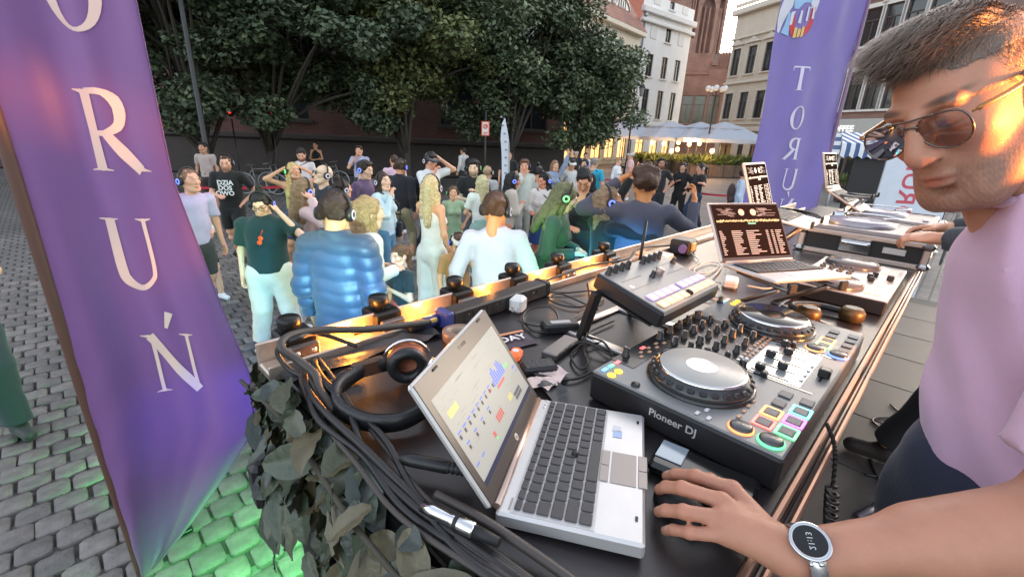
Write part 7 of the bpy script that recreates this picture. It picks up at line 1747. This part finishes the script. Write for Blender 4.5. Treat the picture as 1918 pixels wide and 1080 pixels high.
person('man in dark sweater lit blue from behind, both hands raised', 1213, 318, d=4.1, face=86, tone='cf8a58', top=('long', '4c4b58', 0.02), bottom=('jeans', '232838'), hair=('curly', '4a3020'), R=((.42, .1, 1.28), (.46, .22, 1.5)), Lf=((.44, .1, 1.42), (.17, .12, 1.66)), hq=True, width=1.08)
# ---- second rows
person('man in black lettered T-shirt and black shorts stepping forward', 420, 291, d=7.5, face=-75, tone='d9a58c', top=('tee', '0d0d0d', 0.01), bottom=('shorts', '0f0f10'), shoes='151515', hair=('buzz', '3a2416'), beard=0.6, hp=HW, R='front', Lf='hip', legs='walk', hq=True, width=1.05, emblem=tee_letters)
person('balding man in lilac shirt beside the near flag', 352, 318, H=1.72, face=-30, tone='d79d88', top=('tee', 'b5a5c8'), bottom=('shorts', '3d3a40'), hair=('buzz', '7a5a48'), hp=HB, legs='step')
person('woman in white shirt and black shorts with a pale green bag', 360, 352, d=5.6, face=-30, fem=True, tone='dcae98', top=('shirt', 'd9d9d4', 0.02), bottom=('shorts', '131414'), shoes='e6e6e6', hair=('long', '2a1a14'), legs='walk', bag=('a9b07a', 1), R='down', Lf='front')
person('blonde dancer with green-lit headphones and both arms up', 548, 306, H=1.68, face=-60, fem=True, tone='d9a784', top=('tank', 'b9b26a'), bottom=('shorts', '3c4a6a'), hair=('long', 'c9b070'), hp=HG, R='earhi', Lf='earhi', pitch=-10)
person('woman in pale pink top with hand on her blue-lit headphones', 566, 338, H=1.68, face=30, fem=True, tone='e2b198', top=('long', 'd8bdb8'), bottom=('jeans', 'b8bcd0'), hair=('long', '8d6f52'), hp=HB, R='ear', Lf='down', bag=('222226', 1), yaw=30, hq=True)
person('bald man with sunglasses and headphones in dark polo shirt', 604, 310, H=1.75, face=-120, tone='e0bfa6', top=('tee', '1c2a34', 0.01), bottom=('pants', '3a3d44'), hair=('bald', '3a2a20'), hp=HW, glasses='sun', hq=True, pitch=-12)
person('person in yellow-green patterned top right of the bald man', 640, 338, H=1.6, face=60, fem=True, tone='d9a584', top=('tee', 'a9a56a'), bottom=('pants', '34363c'), hair=('bun', '2a1b14'), hp=HW)
person('man in purple checked shirt with blue-lit headphones', 682, 303, H=1.76, face=-20, tone='d9b096', top=('shirt', '5c4766'), bottom=('jeans', '26324a'), hair=('short', '241a14'), hp=HB)
person('woman in light denim shirt and blue jeans with black bag', 716, 325, H=1.66, face=-15, fem=True, tone='e0b69c', top=('shirt', 'c3d6dc', 0.02), bottom=('jeans', '5688a8'), hair=('long', '33231b'), hp=HW, R='mouth', Lf='down', bag=('1a1a1c', -1), hq=True)
person('man in dark jacket and khaki trousers seen from behind', 750, 300, H=1.74, face=80, tone='c98f70', top=('jacket', '14161f', 0.01), bottom=('pants', '8d8468'), hair=('short', '3a2a1e'), hp=HB)
person('man in pink shirt turned away behind the dark jacket', 738, 291, H=1.7, face=120, tone='cf9a80', top=('tee', 'd8b6c4'), bottom=('pants', '333842'), hair=('buzz', '40291c'))
person('tall man in white T-shirt rubbing his eyes', 806, 288, H=1.86, face=-35, tone='d6a184', top=('tee', 'dfe2e0', 0.02), bottom=('jeans', '39465a'), hair=('cap', '241812', '4a4c52'), hp=HW, R='mouth', Lf='headtop', backpack='26282e', legs='walk')
person('girl in soft green dress between the white trousers and the bearded man', 848, 350, H=1.4, face=-70, fem=True, tone='d8a888', top=('tee', '9db494'), bottom=('skirt', '8fae8c', 0.03), hair=('pony', '6a4a35'), hp=HG, legs='walk')
person('bearded man in black T-shirt, face lit green', 887, 301, H=1.78, face=-80, tone='e2c3a4', top=('tee', '131416', 0.01), bottom=('pants', '80858c', 0.01), hair=('short', '17130f'), beard=0.7, hp=HG, R='front', Lf='chest', hq=True)
person('woman with long pale hair in white top, hands together', 903, 330, H=1.62, face=110, fem=True, tone='dcae90', top=('tee', 'dfe4da', 0.01), bottom=('pants', '8fb0a4', 0.02), hair=('long', 'bfb48a'), R='chest', Lf='chest', hq=True)
person('person with light hair and grey shirt behind the bearded man', 914, 312, H=1.62, face=70, tone='d5aa8c', top=('tee', 'b3b3b0'), bottom=('jeans', '39404c'), hair=('buzz', 'b89a78'), hp=HW)
person('dark-haired woman in cream jacket and green skirt, leaning', 962, 325, H=1.66, face=15, fem=True, tone='d08c6c', top=('blazer', 'b9ada0', 0.02), bottom=('skirt', '23402c', 0.02), hair=('long', '12100f'), hp=HB, lean=(0.0, 0.12), R='chest', Lf='down', hq=True, pitch=10)
person('man with blue-lit headphones and hand over his mouth', 982, 300, H=1.76, face=-70, tone='d9a588', top=('shirt', 'c9cfc4', 0.01), bottom=('pants', '9a9a92'), hair=('short', '6a4630'), hp=HB, R='mouth', Lf='down', hq=True)
person('dark-haired woman in white jacket and blue skirt with sneakers', 1020, 325, H=1.66, face=-115, fem=True, tone='d48e74', top=('jacket', 'd3ccc6', 0.01), bottom=('skirt', '203a78'), shoes='e0e4dc', hair=('long', '14100e'), hp=HB, R='front', Lf='down', hq=True, bag=('18181a', -1))
person('woman in denim jacket with one arm stretched up', 1040, 302, H=1.66, face=-60, fem=True, tone='dba88c', top=('jacket', '8796ac'), bottom=('jeans', '3c485c'), hair=('long', '8a6a4c'), R='down', Lf='up')
person('woman in cream top behind the blue-skirted woman', 1008, 312, H=1.64, face=50, fem=True, tone='c99070', top=('tee', 'cfc4b6'), bottom=('jeans', '2d3344'), hair=('bun', '1c1410'), hp=HW)
person('person in white cap and white T-shirt with crossbody strap', 1071, 299, H=1.7, face=-95, tone='d5a284', top=('tee', 'd2d0cc'), bottom=('pants', '3a3c42'), hair=('cap', '2a1d15', 'dcdad6'), hp=HW, bag=('242428', 1))
person('dark-haired woman with headphones in maroon top', 1096, 300, H=1.68, face=-100, fem=True, tone='dfb096', top=('tee', '4a2630'), bottom=('jeans', '2c303a'), hair=('long', '1c1310'), hp=HB)
person('man in turquoise T-shirt with dark backpack seen from behind', 1114, 297, H=1.74, face=60, tone='d2a284', top=('tee', '2fa3c0'), bottom=('pants', '3c3f46'), hair=('short', '8b8278'), backpack='1c2024')
person('woman in white shirt standing by the red belt', 1158, 297, H=1.64, face=-40, fem=True, tone='dcae94', top=('shirt', 'dcdde0', 0.01), bottom=('pants', 'c8c4bc'), hair=('short', 'a9865c'), group='onlookers behind the dancers')
person('man in pink polo shirt and white cap', 1183, 286, H=1.78, face=160, tone='d6a68c', top=('tee', 'dbaeac', 0.02), bottom=('shorts', 'a8a49c'), hair=('cap', '8a8078', 'd8d6d2'), width=1.1, group='onlookers behind the dancers')
person('bearded man with glasses and headphones in dark shirt', 1240, 298, H=1.78, face=-100, tone='c98f72', top=('tee', '1f1f22'), bottom=('jeans', '22262f'), hair=('short', '1c130e'), beard=0.8, glasses='clear', hp=HW)
person('woman in black cardigan over tan top with dark hair', 1281, 306, H=1.68, face=-130, fem=True, tone='d0a084', top=('jacket', '121214', 0.02), bottom=('pants', '17171a'), hair=('long', '120e0c'), R='chest', Lf='hip', hq=True)
person('woman in black shirt and blue jeans facing left', 1314, 307, H=1.7, face=-165, fem=True, tone='d29a80', top=('tee', '16161a', 0.005), bottom=('jeans', '26344e'), hair=('pony', '3a2018'), hp=HW, R='front', Lf='down', hq=True, shoes='1a1a1c')
person('person in pale blue shirt and brown vest behind the dark screen', 1396, 318, H=1.66, face=-20, tone='cf9c84', top=('shirt', 'b9c8da', 0.02), bottom=('pants', '4a3a38'), hair=('short', '2c1d16'), backpack='46302e')
person('boy in white shirt far behind by the terrace, left of two', 1097, 287, H=1.62, face=-90, tone='d5a588', top=('tee', 'd5d7da'), bottom=('pants', '33353a'), hair=('short', '3a281c'), group='onlookers behind the dancers')
person('man in dark shirt with white cap near the tree trunk', 1079, 282, H=1.76, face=-90, tone='d5a588', top=('tee', '1d1e22'), bottom=('pants', '2a2c31'), hair=('cap', '3a281c', 'c9c9c9'), group='onlookers behind the dancers')
person('man in lavender T-shirt drinking, far behind the crowd', 672, 274, H=1.78, face=-90, tone='d5a588', top=('tee', 'a9abc6'), bottom=('pants', '33353a'), hair=('short', '3a281c'), R='mouth', group='onlookers behind the dancers')
person('bearded man in white T-shirt with dark straps looking down', 563, 279, H=1.78, face=-70, tone='d5a588', top=('tee', 'cfcaca'), bottom=('pants', '3a3d44'), hair=('short', '241812'), beard=0.8, R='front', Lf='front', pitch=25, bag=('18181a', 1), group='onlookers behind the dancers')
person('woman in black tank top sitting by the bicycles', 591, 275, d=17.2, H=1.7, face=-90, fem=True, tone='d0a084', top=('tank', '121214'), bottom=('pants', '17171a'), hair=('bun', '241812'), R='front', Lf='front', group='onlookers behind the dancers')
person('person in white jacket with black backpack strap, far behind', 868, 277, H=1.72, face=150, tone='caa084', top=('jacket', 'cfccc8'), bottom=('pants', '2a2c31'), hair=('short', '241812'), backpack='141416', group='onlookers behind the dancers')
person('man all in black beside the white feather flag', 953, 284, H=1.76, face=-90, tone='d0a084', top=('tee', '101013', 0.01), bottom=('pants', '141418'), hair=('buzz', '3a281c'), group='onlookers behind the dancers')
person('person in pale top standing in the dark by the red bin', 379, 268, H=1.74, face=-90, tone='b98a70', top=('tee', 'a99a94'), bottom=('shorts', '2a2022'), hair=('short', '241812'), group='onlookers behind the dancers')
person('person in blue T-shirt and dark jeans at the left edge, lit green', -205, 335, d=2.75, face=-30, tone='c99a80', top=('tee', '1d3a5c', 0.02), bottom=('jeans', '26323c', 0.02), shoes='2a2c30', hair=('short', '241812'), hp=HG, R='front', Lf='front', legs='walk', hq=True)
person('woman in light dress half hidden by the near flag', 340, 372, d=5.0, face=-40, fem=True, tone='dcb098', top=('tee', 'd8cfd4'), bottom=('long_skirt', 'd5d3dc', 0.02), hair=('bun', '40291c'), shoes='3a3034', legs='walk')
# ================================================================== the man at the controller
DJ0 = Vector((0.87, 0.62, STAGE_Z))
dj = thing('person', 'man in pink T-shirt and aviator sunglasses bending over the table, hand on mouse', 'person', DJ0, 0, 'performers on the stage')
HP = Vector((0.662, 0.722, 2.312)); HS = 1.05
HRM = Matrix.Rotation(1.95, 3, 'Z') @ Matrix.Rotation(-0.445, 3, 'X') @ Matrix.Rotation(0.295, 3, 'Y')
def HW_(p): return HRM @ (Vector(p)*HS)+HP
hp_dj = head_prims(False)+[cap((0, 0.092, 0.022), (0, 0.109, -0.02), 0.009, 0.0125, k=0.01), cap((-0.058, 0.0, -0.05), (-0.035, 0.055, -0.095), 0.016, k=0.02), cap((0.058, 0.0, -0.05), (0.035, 0.055, -0.095), 0.016, k=0.02),
        ell((-0.012, 0.098, -0.033), (0.0065, 0.008, 0.0045), k=0.004, neg=True), ell((0.012, 0.098, -0.033), (0.0065, 0.008, 0.0045), k=0.004, neg=True), ell((-0.011, 0.1, -0.025), (0.009, 0.011, 0.008), k=0.006), ell((0.011, 0.1, -0.025), (0.009, 0.011, 0.008), k=0.006), ell((0, 0.085, -0.078), (0.016, 0.008, 0.004), k=0.008, neg=True)]
V, Q = sdf_mesh(hp_dj, 0.0028, 0.02)
msk = head_masks(V); msk['eye'] = msk['eye']*0; msk['iris'] = np.exp(-((((np.abs(V[:, 0])-0.031)/0.014)**2+((V[:, 2]-0.005)/0.0022)**2)**2))*(V[:, 1] > 0.05); V[:, 2] = np.where(V[:, 2] < 0, V[:, 2]*1.1, V[:, 2]); V[:, 0] *= np.where(V[:, 2] < 0.03, 0.91, 0.96); tn = np.array(srgb('b5836c'))
cols = skin_cols(tn, msk, np.array((0.05, 0.035, 0.028)), 0.0)
nz_ = (np.sin(V[:, 0]*900+np.sin(V[:, 2]*700)*2)*np.sin(V[:, 1]*800+V[:, 2]*950)*0.5+0.5)
bd = np.clip(msk['beard']*(0.25+0.5*nz_), 0, 0.6)[:, None]; cols = cols*(1-bd)+np.array((0.10, 0.065, 0.05))*bd
fade = np.clip((0.03-V[:, 1])/0.03, 0, 1)*np.clip((V[:, 2]+0.015)/0.03, 0, 1)*(np.abs(V[:, 0]) > 0.03)
fd2 = np.clip(fade*(0.35+0.4*nz_), 0, 0.7)[:, None]; cols = cols*(1-fd2)+np.array((0.08, 0.055, 0.045))*fd2
VS = [V*HS @ np.array(HRM).T+np.array(HP-DJ0)]; QS = [Q]; CS = [cols]; off = len(V)
# neck, left arm and hand (the one on the mouse), right arm, all skin
NB = Vector((0.80, 0.67, 2.18)); SHL = Vector((0.80, 0.475, 2.12)); SHR = Vector((0.94, 0.80, 2.14)); ELB = Vector((0.655, 0.42, 1.83)); WR = G(1478, 1040, TABLE_Z+0.047)
def g(px, py, z): return G(px, py, TABLE_Z+z)
AP = [cap(SHL, ELB, 0.053, 0.044), cap(ELB, WR, 0.045, 0.027), cap(ELB+(WR-ELB)*0.1, ELB+(WR-ELB)*0.45, 0.046, 0.04, k=0.03)]
KN = [g(1372, 915, 0.058), g(1352, 938, 0.062), g(1352, 970, 0.058), g(1362, 1003, 0.048)]
PI_ = [g(1303, 891, 0.058), g(1278, 914, 0.062), g(1280, 958, 0.055), g(1292, 997, 0.04)]
DI = [g(1266, 887, 0.042), g(1248, 911, 0.045), g(1248, 955, 0.038), g(1262, 991, 0.028)]
TI = [g(1248, 891, 0.022), g(1234, 917, 0.024), g(1233, 958, 0.02), g(1246, 993, 0.014)]
for i in range(4):
    r = (0.0098, 0.0102, 0.0098, 0.0085)[i]
    wk = WR+(KN[i]-WR)*0.12
    AP += [cap(wk, KN[i], 0.0155, 0.0125, k=0.016), cap(KN[i], PI_[i], r*1.1, r, k=0.006), ell(PI_[i]+Vector((0, 0, 0.001)), (r*1.02,)*3, k=0.004), cap(PI_[i], DI[i], r*0.97, r*0.9, k=0.003), cap(DI[i], TI[i], r*0.9, r*0.78, k=0.003)]
    AP.append(cap(WR+(KN[i]-WR)*0.45+Vector((0, 0, 0.012)), KN[i]+Vector((0, 0, 0.0085)), 0.0022, 0.003, k=0.006))
AP += [cap(WR+Vector((-0.01, 0.03, -0.01)), g(1330, 900, 0.03), 0.017, 0.0125, k=0.02), cap(g(1330, 900, 0.03), g(1275, 905, 0.02), 0.011, 0.0095, k=0.006)]
AP += [cap(WR+(KN[1]-WR)*0.2, WR+(KN[2]-WR)*0.75, 0.02, 0.018, k=0.02)]
V, Q = sdf_mesh([dict(p, a=p['a']-np3(DJ0), b=p['b']-np3(DJ0)) if p['t'] == 'c' else dict(p, c=p['c']-np3(DJ0)) for p in AP], 0.0034, 0.012, lambda X, Y, Z: 0.0002*np.sin(X*260+2*np.sin(Y*190))*np.sin(Y*240+Z*150))
tn2 = np.tile(tn*np.array([0.98, 0.95, 0.95]), (len(V), 1))
Vw = V+np.array(DJ0)
for i in range(4):
    for j, kk in ((PI_[i], 0.55), (KN[i], 0.45), (DI[i], 0.3)):
        w_ = (kk*np.exp(-(np.linalg.norm(Vw-np.array(j), axis=1)/0.011)**2))[:, None]; tn2 = tn2*(1-w_)+tn*np.array([1.02, 0.72, 0.68])*w_
    nl = TI[i]*0.75+DI[i]*0.25+Vector((0, 0, 0.008)); w_ = (0.8*np.exp(-(np.linalg.norm(Vw-np.array(nl), axis=1)/0.0062)**4))[:, None]; tn2 = tn2*(1-w_)+np.array((0.66, 0.47, 0.42))*w_
VS.append(V); QS.append(Q+off); off += len(V); CS.append(tn2)
EBR = Vector((1.08, 0.93, 1.86)); WRR = Vector((1.12, 0.86, 1.62))
V, Q = sdf_mesh([dict(p, a=p['a']-np3(DJ0), b=p['b']-np3(DJ0)) for p in (cap(SHR, EBR, 0.05, 0.043), cap(EBR, WRR, 0.043, 0.027), cap(NB, HP+Vector((0.07, -0.01, -0.06)), 0.062, 0.056), cap(NB+Vector((0.02, -0.01, -0.1)), NB, 0.1, 0.06))], 0.008, 0.02)
VS.append(V); QS.append(Q+off); off += len(V); CS.append(np.tile(tn, (len(V), 1)))
dd = (WRR-EBR).normalized(); xx = dd.cross(Vector((0, 0, 1))).normalized(); uu = xx.cross(dd); a, q = HANDS[1.0]
VS.append(a @ np.array(Matrix((xx, dd, uu)).transposed()).T+np.array(WRR-DJ0)); QS.append(q+off); CS.append(np.tile(tn, (len(a), 1)))
link_mesh('body', np_mesh('body', np.concatenate(VS), np.concatenate(QS), True, np.concatenate(CS)), mat('skin_close', (0.5, 0.3, 0.22), 0.5, spec=0.35, attr='Col', var=0.09, vscale=24, bump=0.1, bscale=420, sss=0.12), dj)
# T-shirt
TS = [cap((0.9, 0.60, 1.36), (0.9, 0.615, 1.82), 0.178, 0.165, sy=1.0, sx=1.08, fa=True), cap((0.9, 0.615, 1.82), (0.85, 0.65, 2.08), 0.165, 0.16, sx=1.1), cap(SHL+Vector((0.01, 0.02, 0)), SHR+Vector((0, -0.02, 0)), 0.078), cap((0.82, 0.66, 2.12), (0.79, 0.672, 2.21), 0.115, 0.085, fb=True),
      cap(SHL, SHL+(ELB-SHL)*0.82+Vector((0.0, 0.01, 0)), 0.078, 0.08, fb=True), cap(SHR, SHR+(EBR-SHR)*0.6, 0.08, 0.082, fb=True)]
w0 = wrinkle(0.010, 77, (11, 19, 33))
def tee_disp(X, Y, Z):
    return w0(X, Y, Z)+0.015*np.abs(np.sin(24*(0.42*Z+0.62*X-0.78*Y)+1.5*np.sin(6*Z+5*Y)))**0.65*(0.55+0.45*np.sin(8*Z-7*X+1))+0.0035*np.sin(75*(0.35*Z+0.6*X-0.7*Y)+2*np.sin(11*Z))-0.005
V, Q = sdf_mesh([dict(p, a=p['a']-np3(DJ0), b=p['b']-np3(DJ0)) for p in TS], 0.0085, 0.045, tee_disp)
M_TEE = mat('pink_tee', srgb('c9a3bd'), 0.82, var=0.04, vscale=6, bump=0.18, bscale=500, sheen=0.3)
link_mesh('shirt', np_mesh('shirt', V, Q), M_TEE, dj)
b = MB(); c0 = HP*0.35+NB*0.65; axn = (HP-NB).normalized(); qn = (Vector((-0.35, 0.1, 1))).normalized().to_track_quat('Z', 'Y')
b.tube([Vector((0.79, 0.672, 2.212))-DJ0+qn @ Vector((0.084*math.cos(t_), 0.084*math.sin(t_), 0)) for t_ in np.linspace(0, 2*PI, 33)[:-1]], 0.009, 8, True); b.build('collar', M_TEE, dj)
# jeans and shoes
JP = [cap((0.87, 0.62, 1.6), (0.87, 0.62, 1.72), 0.168, 0.16, sx=1.1)]
LEG = [((0.84, 0.53, 1.6), (0.83, 0.50, 1.2), (0.84, 0.5, 0.84)), ((0.92, 0.72, 1.6), (0.93, 0.76, 1.2), (0.95, 0.74, 0.84))]
for h_, k_, a_ in LEG: JP += [cap(h_, k_, 0.1, 0.078), cap(k_, a_, 0.078, 0.066, fb=True)]
V, Q = sdf_mesh([dict(p, a=p['a']-np3(DJ0), b=p['b']-np3(DJ0)) for p in JP], 0.014, 0.03, wrinkle(0.007, 9, (16, 26, 42))); link_mesh('jeans', np_mesh('jeans', V, Q), cloth_mat(srgb('23263a')), dj)
for h_, k_, a_ in LEG:
    a_ = Vector(a_)-DJ0; V, Q = sdf_mesh([cap(a_+Vector((0.03, -0.01, -0.035)), a_+Vector((-0.12, 0.06, -0.05)), 0.045, 0.04), cap(a_+Vector((0, 0, -0.03)), a_+Vector((0, 0, 0.02)), 0.05, fb=True)], 0.012, 0.02); V[:, 2] = np.maximum(V[:, 2], 0.002); link_mesh('shoe', np_mesh('shoe', V, Q), cloth_mat(srgb('26221f'), 0.6), dj)
# hair: a base volume and swept strands
HB0 = [ell((0, -0.021, 0.034), (0.0768, 0.0972, 0.0885)), ell((0.0, 0.015, 0.112), (0.055, 0.065, 0.027), (0.1, 0, 0)), ell((0.008, 0.06, 0.113), (0.042, 0.032, 0.023)), ell((0, 0.105, -0.02), (0.09, 0.082, 0.105), k=0.01, neg=True), ell((0.09, 0.01, -0.03), (0.035, 0.05, 0.06), k=0.02, neg=True), ell((-0.09, 0.01, -0.03), (0.035, 0.05, 0.06), k=0.02, neg=True), ell((0, -0.05, -0.14), (0.12, 0.12, 0.08), k=0.02, neg=True)]
V, Q = sdf_mesh(HB0, 0.0045, 0.02, wrinkle(0.0012, 31, (60, 110, 190)))
hm = mat('dj_hair', (0.15, 0.112, 0.09), 0.55, var=0.3, vscale=60, bump=0.6, bscale=200)
V0 = V; Q = Q[V[Q][:, :, 2].mean(1) > 0.066]
hairo = link_mesh('hair', np_mesh('hair', V*HS @ np.array(HRM).T+np.array(HP-DJ0), Q), hm, dj)
rs = np.random.RandomState(12); SV = []; SQ = []; n0 = 0
sel = V[(V[:, 2] > 0.055) | ((V[:, 1] < 0.03) & (V[:, 2] > -0.02))]
for i in range(24000):
    p0 = sel[rs.randint(len(sel))]; topw = np.clip((p0[2]-0.06)/0.05, 0, 1)
    L_ = (0.006+0.004*rs.rand())*(1-topw)+topw*(0.012+0.024*rs.rand())
    nrm = p0/np.linalg.norm(p0-np.array([0, -0.02, 0.0])+1e-9); nrm = (p0-np.array([0, -0.02, 0.02])); nrm /= np.linalg.norm(nrm)
    d0 = nrm*0.22+np.array([0.25+0.1*rs.normal()+0.25*math.sin(p0[0]*60), 0.95, 0.22])*topw+np.array([0, -0.6, -0.8])*(1-topw)+rs.normal(size=3)*0.08; d0 /= np.linalg.norm(d0)
    sidev = np.cross(d0, nrm); sidev /= np.linalg.norm(sidev)+1e-9; p = p0-nrm*0.002; wd = 0.00032+0.0002*topw
    for s_ in range(5):
        u = s_/4; c = p+d0*L_*u+np.array([0.15, 0.1, -0.25*topw])*L_*u*u+nrm*0.006*math.sin(PI*u)*topw; w = wd*(1-0.85*u)
        SV += [c+sidev*w, c-sidev*w]
        if s_ < 4: SQ.append((n0, n0+1, n0+3, n0+2))
        n0 += 2
SV = np.array(SV)*HS @ np.array(HRM).T+np.array(HP-DJ0)
tag(link_mesh('hair_strands', np_mesh('hair_strands', SV, np.array(SQ)), mat('dj_hair_strand', (0.22, 0.165, 0.13), 0.45, island=0.4), hairo), kind='stuff')
# sunglasses in the head frame
MG = (Matrix.Translation(HP-DJ0) @ HRM.to_4x4() @ Matrix.Scale(HS, 4))
def lens_outline(s_, n=28, k=1.0):
    out = []
    for t_ in np.linspace(0, 2*PI, n+1)[:-1]:
        x = 0.0295*math.cos(t_); z = 0.0245*math.sin(t_)
        if z < 0: x += 0.004*(-z/0.0245)*1.0; z *= 1.12
        if z > 0.017: z = 0.017+(z-0.017)*0.4
        out.append((s_*(0.036+x*k), 0.1045-0.10*(abs(0.036+x*k)-0.02)**1.0*0.35, 0.008+z*k))
    return out
M_WIRE = mat('glasses_wire', (0.16, 0.13, 0.12), 0.25, 0.9)
ML = bpy.data.materials.new('mirrored_lens'); ML.use_nodes = True; nt = ML.node_tree; nt.nodes.clear()
o_ = nt.nodes.new('ShaderNodeOutputMaterial'); tr = nt.nodes.new('ShaderNodeBsdfTransparent'); tr.inputs[0].default_value = (0.7, 0.55, 0.48, 1); gl = nt.nodes.new('ShaderNodeBsdfGlossy'); gl.inputs[0].default_value = (0.85, 0.88, 0.95, 1); gl.inputs[1].default_value = 0.03
fz = nt.nodes.new('ShaderNodeLayerWeight'); fz.inputs[0].default_value = 0.42; mxx = nt.nodes.new('ShaderNodeMixShader')
nt.links.new(fz.outputs['Fresnel'], mxx.inputs[0]); nt.links.new(tr.outputs[0], mxx.inputs[1]); nt.links.new(gl.outputs[0], mxx.inputs[2]); nt.links.new(mxx.outputs[0], o_.inputs[0])
b = MB(); b.M = MG
for s_ in (-1, 1): b.tube(lens_outline(s_), 0.0013, 6, True)
b.tube(bez([(-0.011, 0.106, 0.016), (0, 0.1085, 0.019), (0.011, 0.106, 0.016)], 8), 0.0013, 6); b.tube(bez([(-0.03, 0.1035, 0.0285), (0, 0.108, 0.0275), (0.03, 0.1035, 0.0285)], 10), 0.0014, 6); sg_ = b.build('sunglasses', M_WIRE, dj)
for s_ in (-1, 1):
    b = MB(); b.M = MG; ol = lens_outline(s_, 28, 0.97); cx, cz = s_*0.038, 0.006; cy = 0.1045-0.035*0.018+0.0012
    ring2 = [((p_[0]+cx)/2, p_[1]+0.001, (p_[2]+cz)/2) for p_ in ol]; n = len(ol)
    b.add(ol+ring2+[(cx, cy, cz)], [(i, (i+1) % n, n+(i+1) % n, n+i) for i in range(n)]+[(n+i, n+(i+1) % n, 2*n) for i in range(n)], True); b.build('lens', ML, sg_)
    b = MB(); b.M = MG; b.tube(bez([(s_*0.066, 0.1, 0.018), (s_*0.074, 0.092, 0.02), (s_*0.079, 0.06, 0.02), (s_*0.083, -0.01, 0.02), (s_*0.082, -0.045, 0.0)], 20), [0.0016]*3+[0.0034]*18, 7); b.build('temple_arm', mat('amber_temple', (0.35, 0.16, 0.05), 0.25, 0.2), sg_)
# wrist watch
WD = (WR-ELB).normalized(); wc = WR+(ELB-WR)*0.06
zx = (Vector((-0.15, -0.35, 1.0))-WD*Vector((-0.15, -0.35, 1.0)).dot(WD)).normalized(); yx = zx.cross(WD)
WM = Matrix((yx, WD, zx)).transposed().to_4x4(); WM.translation = wc
wt = thing('wrist_watch', 'round steel smartwatch with dark face on the wrist', 'watch', wc, 0); wt.matrix_world = WM
b = MB(); b.lathe([(0.0, 0.031), (0.0175, 0.031), (0.0215, 0.034), (0.0235, 0.038), (0.0225, 0.0405), (0.0195, 0.0405), (0.0185, 0.0395), (0.0, 0.0395)], 32); b.build('case', mat('watch_steel', (0.6, 0.61, 0.63), 0.22, 0.9), wt)
b = MB(); b.lathe([(0.0186, 0.0398), (0.0, 0.0401)], 32); fc = b.build('dial', M_BLKG, wt)
text('lettering', '21:13', 0.0095, mat('watch_digits', (0.35, 0.36, 0.4), 0.4, emit=(0.4, 0.4, 0.45), estr=0.25), fc, Matrix.Translation((0, 0, 0.0404)) @ Matrix.Rotation(PI+0.2, 4, 'Z'))
b = MB(); b.cyl((0.0225, 0, 0.037), (0.027, 0, 0.037), 0.0028, n=10); b.cyl((0.021, 0.009, 0.037), (0.0255, 0.0115, 0.037), 0.002, n=8); b.build('crown', MATS['watch_steel'], wt)
b = MB(); vs = []; n = 28
for i in range(n):
    t_ = 2*PI*i/n; x, z = 0.0335*math.sin(t_), 0.0335*math.cos(t_)
    for y in (-0.0095, 0.0095): vs += [(x, y, z), (x*1.07, y, z*1.07)]
b.add(vs, [(i*4+a_, ((i+1) % n)*4+a_, ((i+1) % n)*4+c_, i*4+c_) for i in range(n) for a_, c_ in ((1, 3), (3, 2), (2, 0), (0, 1))], True); b.build('strap', MATS['watch_steel'], wt)

# ------------------------------------------------------------------ second performer and things on the stage floor
person('performer in grey jacket and black trousers reaching over the turntables', 0, 0, H=1.8, pos=ST(2.83, -0.42), base_z=STAGE_Z, face=135, tone='d09a7c', top=('jacket', '3a3b42', 0.02), bottom=('pants', '0c0b0d', 0.02), shoes='20130e', hair=('short', '241812'), R='table', Lf='table', legs=(((.13, .2, .5), (.2, .2, .09)), ((-.1, .2, .52), (-.14, .36, .09))), lean=(0, 0.15), pitch=25, hq=True, group='performers on the stage')
e = thing('leather_bag', 'brown leather bag standing under the table edge', 'bag', ST(1.05, -0.02, STAGE_Z), TA)
V, Q = sdf_mesh([ell((0, 0, 0.19), (0.24, 0.15, 0.19)), cap((-0.16, 0, 0.08), (0.16, 0, 0.08), 0.09)], 0.014, 0.05, wrinkle(0.01, 4, (14, 22, 35))); V[:, 2] = np.maximum(V[:, 2], 0.003)
bagm = mat('brown_leather', (0.12, 0.05, 0.028), 0.42, var=0.25, vscale=12, bump=0.3, bscale=90); link_mesh('bag_body', np_mesh('bag_body', V, Q), bagm, e)
b = MB(); b.tube(bez([(-0.13, 0, 0.34), (-0.1, 0, 0.48), (0.1, 0, 0.48), (0.13, 0, 0.34)], 16), 0.012, 7); b.build('handle', bagm, e)
e = thing('floor_microphone', 'small dark microphone lying on the stage tiles', 'microphone', ST(2.2, -0.05, STAGE_Z), 0.4)
b = MB(); b.cyl((-0.08, 0, 0.022), (0.07, 0, 0.022), 0.014, 0.019, n=12); b.build('handle', mat('mic_violet_grey', (0.09, 0.07, 0.09), 0.35, 0.3), e); b = MB(); b.lathe([(0.0, 0.045), (0.018, 0.04), (0.025, 0.02), (0.022, 0.0)], 14, (0.07, 0, 0.022), 'X'); b.build('grille', M_ALUD, e)
GF = 'black cables lying on the stage floor'
for i, pp in enumerate((((2.4, -0.1), (2.7, 0.0), (2.9, -0.15), (3.1, 0.05), (3.3, -0.1)), ((2.5, 0.0), (2.65, -0.2), (2.95, -0.05), (3.05, -0.25), (3.4, 0.0)))):
    P = [ST(s, t, STAGE_Z+0.008) for s, t in pp]; b = MB(); b.tube([q-P[0] for q in bez(P, 40)], 0.006, 6); tag(b.build('cable', M_CAB, None, P[0]), 'black cable winding over the stage tiles behind the performer', 'cable', GF)
